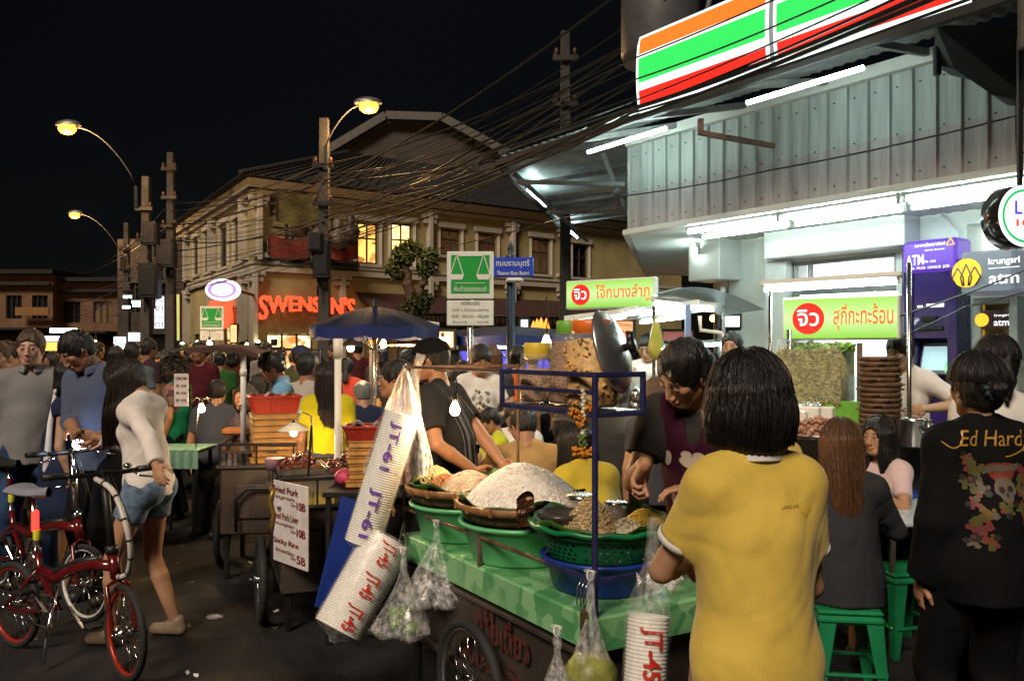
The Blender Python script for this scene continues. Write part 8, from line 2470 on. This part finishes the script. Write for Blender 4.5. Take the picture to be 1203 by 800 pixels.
for i in range(26):
 x, y, r_ = q.uniform(-.07, .07), q.uniform(-.13, .09), q.uniform(.005, .016)
 sh_.append(sh_poly((lambda x, y, r_, n_: lambda t, s_: (x + s_ * r_ * (1 + .35 * math.cos(n_ * t)) * math.cos(t), y + s_ * r_ * (1 + .35 * math.cos(n_ * t)) * math.sin(t)))(x, y, r_, q.choice((3, 5, 6))), 20, 2, [mat('pink_print', (.42, .20, .22)), mat('grey_print', (.35, .33, .33)), mat('dusk_print', (.2, .07, .09))][i % 3], .001))
decal(ap, 'flower_printing', sh_, tuple(ve['tp'](.03, .14, 1.06)), tuple(T_ @ Vector((-1, 0, 0))), tuple(T_ @ Vector((0, 1, 0))))
jk = stand('woman in a black jacket with gold script and a flowery heart print on her back', 1152, 3.08, 419, 3, sex='f', skin=TH2, hair='tied', hairlen=.02, hang=None, strand=2600, fine=True, vx=.009, hv=.0045, wide=1.0,
 top=dict(m=BLA, name='jacket', sleeve=1.95, hem=.80, inf=.016, fold=.006, loose=.165, sinf=.006), bot=dict(m=BLA))
jo = part(jk, 'jacket'); tp = jk['tp']
GI = mat('gold_ink', (.42, .22, .03), rough=.4); REDI = mat('dull_red_ink', (.20, .03, .015)); BON = mat('bone_ink', (.12, .10, .075)); ORI = mat('orange_ink', (.14, .05, .012)); OLI = mat('olive_ink', (.09, .08, .02)); YLI = mat('yellow_ink', (.15, .09, .01)); WNI = mat('wine_ink', (.17, .03, .03))
sh_ = [sh_text('Ed Hardy', .0, .118, .235, .06, GI, .002, shear=.35, bold=.0)]
def curve_sh(pts, w_, mt):
 pv, fs = [], []
 for i, (x, y) in enumerate(pts):
  a = pts[max(i - 1, 0)]; b_ = pts[min(i + 1, len(pts) - 1)]; dx, dy = b_[0] - a[0], b_[1] - a[1]; l_ = math.hypot(dx, dy) or 1; pv += [(x - dy / l_ * w_, y + dx / l_ * w_), (x + dy / l_ * w_, y - dx / l_ * w_)]
 for i in range(len(pts) - 1): fs.append((2 * i, 2 * i + 1, 2 * i + 3, 2 * i + 2))
 return (pv, fs, mt, .002)
sh_.append(curve_sh([(-.16 + .05 * t, .115 - .018 * math.sin(t * 3)) for t in np.linspace(0, 1, 8)], .0018, GI))
sh_.append(curve_sh([(.02 + .13 * t + .015 * math.sin(6 * t), .092 + .05 * math.sin(PI * t * .9) * t - .02 * (1 - t)) for t in np.linspace(0, 1, 16)], .0018, GI))
sh_.append(sh_poly(lambda t, r_: (.005 + r_ * .050 * math.sin(t) ** 3, .035 + r_ * (.040 * math.cos(t) - .014 * math.cos(2 * t) - .008)), 36, 4, REDI, .001))
sh_.append(curve_sh([(-.055 + .12 * t, .030 + .018 * t + .004 * math.sin(6 * t)) for t in np.linspace(0, 1, 10)], .0085, BON))
sh_.append(sh_poly(lambda t, r_: (.008 + r_ * (.034 - .010 * (math.sin(t) < -.3)) * math.cos(t), -.022 + r_ * .036 * math.sin(t)), 30, 4, BON, .0015))
for (x, y, a, b_) in ((-.006, -.020, .009, .009), (.022, -.018, .009, .009), (.008, -.034, .004, .006)): sh_.append(sh_poly(ell2(x, y, a, b_), 14, 2, BLI, .003))
for (x, y, r_, mt) in ((-.10, .07, .018, ORI), (-.075, .03, .03, OLI), (.085, .02, .030, WNI), (.10, .04, .02, ORI), (-.06, -.02, .024, BON), (.07, -.03, .024, BON), (-.055, -.09, .024, YLI), (.0, -.075, .022, OLI), (-.075, -.135, .030, WNI), (-.045, -.165, .022, ORI), (.085, -.115, .022, ORI), (.06, -.105, .018, WNI), (-.09, -.17, .018, BON), (.045, -.07, .02, OLI), (-.10, -.0, .02, OLI), (-.085, -.06, .018, WNI), (.095, -.06, .016, OLI)):
 x0_, y0_ = x, y
 for g_ in range(6):
  s2 = r_ * (.62, .5, .45, .4, .3, .25)[g_]; x, y = x0_ + r_ * .8 * math.cos(g_ * 2.4 + x0_ * 90) * (g_ > 0), y0_ + r_ * .8 * math.sin(g_ * 2.4 + x0_ * 90) * (g_ > 0); mm_ = [mt, OLI, [BON, BLI, YLI][(int(x * 1000)) % 3], mt, WNI, mt][g_]
  sh_.append(sh_poly((lambda x, y, s2, ph: lambda t, u: (x + u * s2 * (1 + .10 * math.cos(5 * t + ph) + .05 * math.cos(3 * t + 1)) * math.cos(t), y + u * s2 * (1 + .10 * math.cos(5 * t + ph) + .05 * math.cos(3 * t + 1)) * math.sin(t)))(x, y, s2, g_ + x * 40), 24, 2, mm_, .001 + .0005 * g_))
sh_ = [([(x * 1.15, (y - .1) * 1.2 + .1) for x, y in s_[0]], *s_[1:]) for s_ in sh_]
decal(jo, 'printing', sh_, tuple(tp(.0, -.12, 1.275)), (1, 0, 0), (0, -1, 0))
m = MB(); m.smooth = True; c_ = Vector(jk['HP'](0, -.118, .0)); m.lathe([(.018, -.012), (.034, -.010), (.040, 0), (.034, .012), (.018, .012)], c_, 40, M=Matrix.Rotation(PI / 2, 3, 'X'), wob=lambda r_, z, t: (r_ * (1 + .12 * math.sin(9 * t)), z + .004 * math.sin(13 * t))); m.build('scrunchie', mat('teal_cloth', (.03, .06, .075), rough=.7, kind='voronoi', scale=80), part(jk, 'hair'))
stand('woman in a white top with tied black hair standing beyond the black jacket', 1172, 3.9, 398, -8, sex='f', skin=TH, hair='tied', hairlen=.16, top=dict(m=WHI, sleeve=.6), bot=TR, vx=.012, hv=.007, strand=700)
sg = PX(174, 4.85); sf = 84
person('woman with long black hair in a white blazer and denim shorts holding the bicycle', sg, sf, h=1.62, sex='f', skin=TH2, hair='long', hairlen=.40, hairm=HAIR_D, strand=3000, fine=True, vx=.009, hv=.0045, lean=5, head=(0, 38, 0), drift=(-.02, .10, 0), wide=.92,
 LH=L(sg, sf, P(187, 555, 4.36)), LE=(-.3, -1, -.1), RH=L(sg, sf, P(114, 514, 4.95)), RE=(.5, -.3, -1), top=dict(m=C('ivory', (.72, .66, .62)), name='blazer', sleeve=1.9, hem=.86, inf=.008, fold=.010, ff=17, loose=.13, sinf=.0, v=.12),
 bot=dict(m=DEN, name='shorts', len=.42, hemr=.084, inf=.004, fold=.005), shoes=(.30, .22, .15), feet=[(.10, -.12, 0), (-.11, .16, 0)])
ma = PX(122, 5.65); mf = 158
mn = person('man with black hair in a blue grey shirt leaning over the bicycle handlebar', ma, mf, h=1.80, skin=TH, lean=10, head=(-18, 26, 4), hair='short', fine=True, vx=.010, hv=.0034, eyes='down', LH=L(ma, mf, P(122, 510, 5.25)), LE=(-1, -.4, -.4), RH=L(ma, mf, P(88, 505, 5.3)), RE=(1, -.6, -.3),
 top=dict(m=C('blue_grey', (.075, .095, .16)), collar=C('blue_grey', (.075, .095, .16)), sleeve=1.25, hem=.84, loose=.15, fold=.006), bot=dict(m=BLA))
m = MB(); w0, w1 = Vector(mn['wL']), Vector(mn['eL']); p = w0.lerp(w1, .12); m.lathe([(.031, -.009), (.034, -.006), (.034, .006), (.031, .009)], p, 24, M=frame(w0, w1)); m.cyl(p + Vector((0, 0, .028)), p + Vector((0, 0, .038)), .019, n=18); m.build('wristwatch', STN, part(mn, 'body'))
stand('tall fair man in a pale grey shirt standing behind the bicycles', 38, 6.0, 388, 195, skin=WS, hairm=HAIR_G, fine=True, vx=.012, hv=.005, head=(0, 4, 0), top=dict(m=C('pale_stripe', (.20, .19, .195), kind='wave', scale=30, col2=(.16, .16, .165)), collar=C('pale_stripe', (.2, .2, .2)), sleeve=1.7, hem=.82, loose=.15), bot=dict(m=JEA))
stand('fair haired man cut off by the left edge of the photo', -2, 6.4, 402, 200, skin=WS, hairm=HAIR_G, vx=.014, hv=.006, top=dict(m=C('tan', (.30, .22, .16)), sleeve=.6, hem=.84), bot=TR)
stand('person with glasses half hidden between the two fair men', 18, 7.6, 403, 160, skin=WS, hairm=HAIR_D, vx=.016, hv=.008, top=dict(m=GRE, sleeve=.6), bot=TR)
wn = stand('woman in a dark navy dress with a white bow strap beside the leaning man', 76, 5.75, 422, -62, sex='f', skin=TH2, hair='long', hairlen=.22, vx=.012, hv=.006, head=(0, 18, 0), top=dict(m=NAV, name='dress', sleeve=.2, hem=.60, loose=.15, neck=.085), bot=dict(m=NAV, skirt=.52, flare=.2))
m = MB(); m.smooth = True; p = Vector((wn['shR'] + wn['shL']) / 2) + Vector((.12, -.05, .09))
for s_ in (-1, 1): m.sphere(p + Vector((s_ * .022, 0, .01)), .024, 10, 6, sc=(1, .5, .8))
m.tube([p, p + Vector((.01, -.03, -.2)), p + Vector((.0, -.05, -.5)), p + Vector((-.02, -.03, -.62))], .018, 8, rs=[.012, .018, .026, .03]); m.build('white_bow', WHI, part(wn, 'dress'))
wc = stand('dark haired woman in a cream shirt carrying an orange brown folder', 55, 6.3, 434, -8, sex='f', skin=TH2, hair='bob', hairlen=.2, vx=.013, hv=.007, LH=(-.24, .12, 1.0), top=dict(m=C('cream', (.40, .36, .27)), sleeve=.9, hem=.9), bot=dict(m=C('brown', (.09, .055, .035)), skirt=.5, flare=.24))
p = P(33, 516, 6.1); m = MB(); m.box(p, (.30, .03, .22), M=Euler((0, R(-38), R(10))).to_matrix(), bev=.006); tag(m.build('folder', mat('orange_leather', (.32, .11, .04), rough=.5), w=True), 'orange brown folder held by the woman in cream', 'folder')
sa = PX(525, 4.85); sf = 72
st_ = person('young man in a black shirt with pale stripes and a black cap behind the cart', sa, sf, h=1.70, skin=TH, hair='short', fine=True, vx=.010, hv=.004, wide=1.1, RH=L(sa, sf, P(590, 545, 4.75)), LH=L(sa, sf, P(556, 552, 4.6)), LE=(-.5, -.5, -1), RE=(.6, -.6, -1), head=(8, 2, 0), lean=6,
 top=dict(m=C('black_stripe', (.022, .022, .024)), sleeve=.7, hem=.80, loose=.165, sinf=.012, fold=.008, neck=.062), bot=dict(m=BLA))
HPs = st_['HP']; m = MB(); hmS = Matrix(st_['hm'].tolist())
m.sphere(Vector(HPs(0, -.012, .052)), .105 * st_['k'], 24, 10, sc=(.9, 1.08, .80), M=hmS, z0=-.05); m.build('cap', BLA, part(st_, 'hair'))
so_ = part(st_, 'shirt'); strp = mat('pale_stripe_print', (.17, .18, .19), rough=.7)
sh_ = [curve_sh([(x + .01 * math.sin(3 * t), .16 - .46 * t) for t in np.linspace(0, 1, 30)], w_, strp) for x, w_ in ((-.10, .002), (-.07, .006), (-.055, .003), (-.03, .001), (-.01, .005), (.01, .002), (.05, .001), (.08, .003))]
decal(so_, 'stripes', sh_, tuple(st_['tp'](.0, -.1, 1.22)), (1, 0, 0), (0, -1, 0))
sw_ = stand('woman with short dark hair and a pink strap in profile behind the milky bag', 468, 5.0, 424, 92, sex='f', skin=TH, hair='tied', hairlen=.05, fine=True, vx=.011, hv=.0042, head=(0, -4, 0), top=dict(m=C('pale_pink', (.40, .28, .30)), sleeve=.6), bot=TR)
m = MB(); m.bar(Vector(sw_['tp'](-.06, .10, 1.36)), Vector(sw_['tp'](.12, .09, 1.12)), .035, .01); m.bar(Vector(sw_['tp'](.10, -.08, 1.42)), Vector(sw_['tp'](.02, -.13, 1.15)), .04, .012); m.build('pink_strap', C('hot_pink', (.30, .02, .12)), part(sw_, 'shirt'))
sit('man in a tan sleeveless shirt eating at the low table, back to the camera', 622, 5.3, 474, 8, h=1.70, skin=TH, fine=True, vx=.010, hv=.005, wide=1.15, lean=12, LH=(-.20, .38, .78), LE=(-1, -.4, -.3), RH=(.14, .40, .80), RE=(1, -.3, -.3), head=(10, 20, 0), top=dict(m=C('tan_vest', (.36, .23, .09)), name='vest', sleeve=.12, hem=.88, fold=.006, neck=.07), bot=dict(m=GRE))
sit('boy in a bright yellow green shirt eating beside the hanging bulb', 583, 6.5, 477, 100, h=1.35, skin=TH, vx=.012, hv=.005, fine=True, head=(0, 24, 0), RH=(.1, .3, .75), LH=(-.1, .3, .75), top=dict(m=C('lime', (.45, .50, .03)), sleeve=.6), bot=TR)
sit('woman in a yellow green top with long black hair crouched behind the noodle mound', 706, 4.55, 488, 24, sex='f', skin=TH3, hair='long', hairlen=.46, vx=.012, hv=.007, lean=24, strand=600, top=dict(m=C('mustard', (.42, .33, .03)), sleeve=.6, hem=.80, loose=.17), bot=TR)
pw = stand('woman in a white printed tee looking down in front of the blue board', 563, 7.3, 404, 188, sex='f', skin=TH2, hair='tied', hairlen=.2, fine=True, vx=.012, hv=.005, eyes='down', head=(6, 24, 0), RH=(.12, .25, 1.12), LH=(-.12, .26, 1.10), top=dict(m=WHI, sleeve=.6), bot=TR)
q = random.Random(8); sh_ = [sh_poly((lambda x, y, r_: lambda t, u: (x + u * r_ * (1 + .3 * math.cos(4 * t)) * math.cos(t), y + u * r_ * 1.3 * math.sin(t)))(q.uniform(-.07, .07), q.uniform(-.10, .10), q.uniform(.008, .022)), 12, 2, [OLI, mat('grey_print', (.3, .3, .3)), mat('sage_print', (.12, .16, .10))][i % 3], .001) for i in range(26)]
decal(part(pw, 'shirt'), 'printing', sh_, tuple(pw['tp'](0, .12, 1.22)), (-1, 0, 0), (0, 1, 0))
LO = dict(vx=.016, hv=.009)
stand('woman with light brown hair behind the white printed tee', 578, 8.4, 406, 5, sex='f', skin=WS, hair='long', hairlen=.35, hairm=HAIR_B, top=dict(m=GRE, sleeve=.6), bot=TR, **LO)
stand('woman in an orange top with a bun standing before the blue board', 609, 8.5, 407, -25, sex='f', skin=TH, hair='bun', top=dict(m=C('orange', (.55, .12, .02)), sleeve=.5), bot=TR, **LO)
stand('child in a pale pink shirt left of the white printed tee', 544, 8.2, 424, 8, sex='f', skin=TH, hair='short', top=dict(m=C('baby_pink', (.50, .28, .36)), sleeve=.6), bot=TR, **LO)
stand('person in a white sleeve between the capped man and the child', 532, 7.8, 430, 30, skin=TH, top=dict(m=WHI, sleeve=.6), bot=TR, **LO)
ca = PX(764, 8.55)
stand('cook in a white tee working at the porridge stall', 764, 8.55, 391, 150, skin=TH2, vx=.013, hv=.006, head=(0, 25, 0), RH=L(ca, 150, P(735, 440, 8.3)), LH=(-.1, .35, 1.1), top=dict(m=WHI, sleeve=.65), bot=TR)
cb = stand('stooping man in a white tee and dark cap in front of the porridge stall', 782, 6.9, 424, 228, skin=TH2, vx=.012, hv=.006, lean=14, head=(0, 30, 0), top=dict(m=WHI, sleeve=.65), bot=TR)
m = MB(); m.sphere(Vector(cb['HP'](0, -.008, .05)), .104, 20, 8, sc=(.92, 1.1, .85), M=Matrix(cb['hm'].tolist()), z0=0.); m.box(Vector(cb['HP'](0, .13, .055)), (.14, .10, .012), M=Matrix(cb['hm'].tolist()), bev=.004); m.build('cap', BLA, part(cb, 'hair'))
sit('woman with chestnut hair just behind the vendor shoulder', 772, 5.7, 444, -4, h=1.66, sex='f', skin=TH2, hair='long', hairlen=.35, hairm=HAIR_G, top=dict(m=GRE, sleeve=.6), bot=TR, vx=.014, hv=.008)
stand('man in glasses looking on beside the store column', 861, 7.6, 391, 150, skin=TH2, vx=.014, hv=.006, top=dict(m=C('dark_green', (.03, .05, .04)), sleeve=.6), bot=TR)
sit('man in a yellow polo eating left of the long haired woman', 938, 4.95, 470, 62, skin=TH, vx=.011, hv=.0045, fine=True, head=(10, 25, 0), RH=(.1, .35, .8), LH=(-.1, .35, .8), lean=12, top=dict(m=C('amber', (.62, .36, .02)), collar=C('amber', (.62, .36, .02)), sleeve=.6), bot=TR)
sit('woman with very long light brown hair seated on the green stool', 990, 4.12, 496, -14, h=1.60, sex='f', skin=TH2, hair='long', hairlen=.56, hairm=HAIR_B, strand=3200, fine=True, vx=.010, hv=.005, drift=(.02, -.12, 0), lean=4, wide=1.08, RH=(.15, .32, .78), LH=(-.15, .32, .78), top=dict(m=C('slate', (.028, .03, .036)), name='dress', sleeve=1.4, hem=.80, loose=.16, flare=.03, fold=.007), bot=dict(m=DEN, len=.6, hemr=.09), shoes=(.05, .05, .05))
sit('smiling woman in a pale pink tee with shoulder length black hair at the white table', 1034, 5.25, 491, 125, sex='f', skin=TH2, hair='bob', hairlen=.26, fine=True, vx=.011, hv=.0042, strand=900, RH=(.14, .32, .80), LH=(-.12, .34, .82), top=dict(m=C('blush', (.56, .42, .42)), sleeve=.7), bot=dict(m=BLA))
cc_ = PX(1064, 6.25)
stand('cook in a white tee behind the stack of wooden trays', 1064, 6.25, 391, 118, skin=(.46, .30, .19), fine=True, vx=.011, hv=.004, eyes='down', head=(0, 20, 0), RH=(.18, .25, 1.05), LH=L(cc_, 118, P(1088, 480, 5.95)), LE=(-1, -.5, -.5), top=dict(m=WHI, sleeve=.68, hem=.84), bot=TR)
bl_ = PX(338, 6.98)
bw = stand('cook in a pale blue polo with her hair tied up behind the bamboo boxes', 338, 6.98, 411, 105, sex='f', skin=TH2, hair='bun', fine=True, vx=.011, hv=.0045, eyes='down', wide=1.12, head=(0, 24, 0), lean=6, RH=L(bl_, 105, P(290, 478, 6.7)), LH=(-.1, .3, 1.0), top=dict(m=C('sky_blue', (.16, .38, .60)), collar=C('sky_blue', (.16, .38, .60)), sleeve=.65, hem=.80, loose=.165), bot=TR)
m = MB(); m.bar(Vector(bw['tp'](-.09, -.12, 1.12)), Vector(bw['tp'](-.09, -.06, 1.44)), .045, .012); m.bar(Vector(bw['tp'](-.09, .115, 1.16)), Vector(bw['tp'](-.09, -.02, 1.45)), .045, .012); m.build('apron_strap', C('teal', (.01, .09, .10)), part(bw, 'shirt'))
stand('woman in a yellow tee with very long dark hair seen from behind', 385, 6.2, 426, 4, sex='f', skin=TH, hair='long', hairlen=.55, hairm=HAIR_D, strand=900, vx=.011, hv=.007, drift=(.05, -.05, 0), top=dict(m=C('acid_yellow', (.52, .46, .01)), sleeve=.55, hem=.88), bot=dict(m=GRE, skirt=.5))
stand('man in a white sleeveless top left of the yellow tee', 360, 6.9, 415, -30, skin=TH, vx=.012, hv=.007, top=dict(m=C('off_white', (.42, .38, .34)), name='vest', sleeve=.1), bot=TR)
sit('man in dark grey seated with his back to the camera left of the white post', 254, 8.2, 446, 12, skin=TH, h=1.66, wide=1.1, lean=8, top=dict(m=C('dusk_grey', (.045, .05, .065)), sleeve=.65), bot=TR, **LO)
cz = stand('seller with wild curly hair and a green apron behind the price card', 208, 8.3, 421, 82, sex='f', skin=TH, hair='bob', hairlen=.12, hairm=HAIR_D, vx=.012, hv=.006, head=(0, 20, 0), top=[dict(m=C('floral', (.25, .12, .10), kind='voronoi', scale=30, col2=(.04, .03, .04)), sleeve=.6), dict(m=C('apron_green', (.005, .12, .06)), name='apron', sleeve=0, inf=.02, hem=.6, neck=.08)], bot=TR)
m = MB(); q = random.Random(3); m.smooth = True
for i in range(260):
 d = Vector((q.gauss(0, 1), q.gauss(0, 1) - .3, q.gauss(0, 1) + .3)).normalized(); hm_ = Matrix(cz['hm'].tolist())
 if d.y > .55 and d.z < .5: continue
 p = Vector(cz['HP'](0, -.02, .02)) + hm_ @ Vector((d.x * .10, d.y * .12, d.z * .11)); m.tube([p, p + hm_ @ (d * .02 + Vector((q.uniform(-.02, .02), 0, .01))), p + hm_ @ (d * .04 + Vector((0, q.uniform(-.02, .02), -.01)))], .005, 4)
m.build('curls', HAIR_D, part(cz, 'hair'))
stand('man in a green tee walking away beyond the brown awning', 258, 11.2, 414, 8, skin=TH, top=dict(m=C('leaf_green', (.035, .12, .03)), sleeve=.6), bot=TR, **LO)
stand('man in a grey cap and blue grey tee behind the long black hair', 155, 9.2, 402, 6, skin=TH, top=dict(m=C('steel_blue', (.09, .12, .15)), sleeve=.6), bot=TR, **LO)
stand('woman in a coral top with a long dark ponytail under the umbrella', 407, 10.2, 421, 4, sex='f', skin=TH, hair='tied', hairlen=.32, top=dict(m=C('coral', (.55, .07, .04)), sleeve=.5), bot=TR, **LO)
sit('grey haired person in navy seated near the middle umbrella bulb', 430, 7.6, 446, 20, skin=TH2, hairm=hair_mat('grey_hair', (.2, .2, .2)), wide=1.15, lean=14, top=dict(m=NAV, sleeve=.7), bot=TR, **LO)
sit('dark haired child seated between the strap woman and the striped shirt', 489, 6.6, 452, 30, h=1.45, skin=TH, hair='bob', hairlen=.12, top=dict(m=NAV, sleeve=.7), bot=TR, **LO)
sit('woman in yellow seated far behind the blue polo cook', 304, 9.2, 440, 20, sex='f', skin=TH, hair='long', hairlen=.3, top=dict(m=C('acid_yellow', (.5, .42, .01)), sleeve=.6), bot=TR, **LO)
sit('person in a checked dark shirt seated left of the blue polo cook', 290, 7.9, 452, 150, sex='f', skin=TH, hair='long', hairlen=.2, top=dict(m=C('check', (.12, .08, .09), kind='voronoi', scale=40, col2=(.03, .03, .04)), sleeve=.6), bot=TR, **LO)
sit('person in black eating to the right of the tan shirt', 668, 5.9, 478, 25, skin=TH, h=1.6, hair='bob', hairlen=.12, top=dict(m=BLA, sleeve=.6), bot=TR, **LO)
sit('man in a pale tee facing the table beyond the boy', 606, 7.0, 470, 170, skin=TH2, h=1.6, head=(0, 25, 0), top=dict(m=WHI, sleeve=.6), bot=TR, **LO)
q = random.Random(21)
cl = [('black', BLA), ('grey', GRE), ('navy', NAV), ('rust red', C('rust', (.09, .024, .016))), ('dull white', C('dull_white', (.17, .15, .14))), ('blue', C('mid_blue', (.02, .035, .12))), ('brown', C('brown2', (.10, .06, .045), kind='wave', scale=14, col2=(.03, .02, .02))), ('plum', C('plum', (.05, .014, .035), kind='voronoi', scale=25, col2=(.02, .02, .02))), ('olive', C('olive', (.06, .06, .025))), ('maroon', C('maroon2', (.06, .01, .014)))]
spots = [(62, 11), (88, 9.4), (112, 12), (136, 10.5), (176, 12), (190, 14), (222, 13), (236, 10.2), (243, 16), (272, 12.5), (285, 15), (300, 17), (312, 12.6), (345, 14), (352, 9.3), (372, 13), (394, 15), (420, 13), (446, 11), (478, 10.3), (515, 12), (530, 10.2), (626, 9.8), (650, 12), (700, 12), (722, 14), (800, 11), (828, 9), (838, 11.5), (6, 10), (560, 11.4), (172, 9.9), (330, 18), (205, 18)]
for i, (px, Y) in enumerate(spots):
 nm, mt = cl[(i * 7) % len(cl)]
 f_ = i % 3 == 0; yt = HY + (H - q.uniform(1.58, 1.80)) / Y * F
 hd_ = ['with long hair', 'with short hair', 'with cropped hair', 'with hair to the shoulders'][i % 4]
 near_ = min(((abs(px - a), b_) for a, b_ in ((62, 'the lit white fascia'), (112, 'the leaning man'), (160, 'the white blazer'), (208, 'the curly haired seller'), (261, 'the green tee'), (300, 'the corner pilaster'), (328, 'the blue polo'), (372, 'the cable wrapped pole'), (407, 'the coral top'), (450, 'the umbrella pole'), (515, 'the capped man'), (563, 'the printed tee'), (626, 'the yellow lidded jar'), (700, 'the pot lid'), (764, 'the porridge cook'), (835, 'the store column'))))[1]
 pc_ = stand('distant passer-by in a %s top, crowd figure near %s' % (nm, near_) if i % 2 else 'far off figure in %s seen past %s' % (nm, near_), px, Y, yt, q.choice((0, 20, -30, 90, 180, -90, 160, 200)), sex='f' if f_ else 'm', skin=q.choice((TH, TH2, TH3)), hair='long' if f_ else 'short', hairlen=.25, vx=.024, hv=.013, top=dict(m=mt, sleeve=.6), bot=TR, group='crowd in the street')
 if i % 4 == 2:
  m = MB(); hq = Matrix(pc_['hm'].tolist()); m.sphere(Vector(pc_['HP'](0, -.008, .045)), .108, 14, 6, sc=(.92, 1.08, .85), M=hq, z0=0.); m.box(Vector(pc_['HP'](0, .13, .05)), (.14, .10, .012), M=hq); m.build('cap', cl[(i * 3) % 10][1], part(pc_, 'hair'))
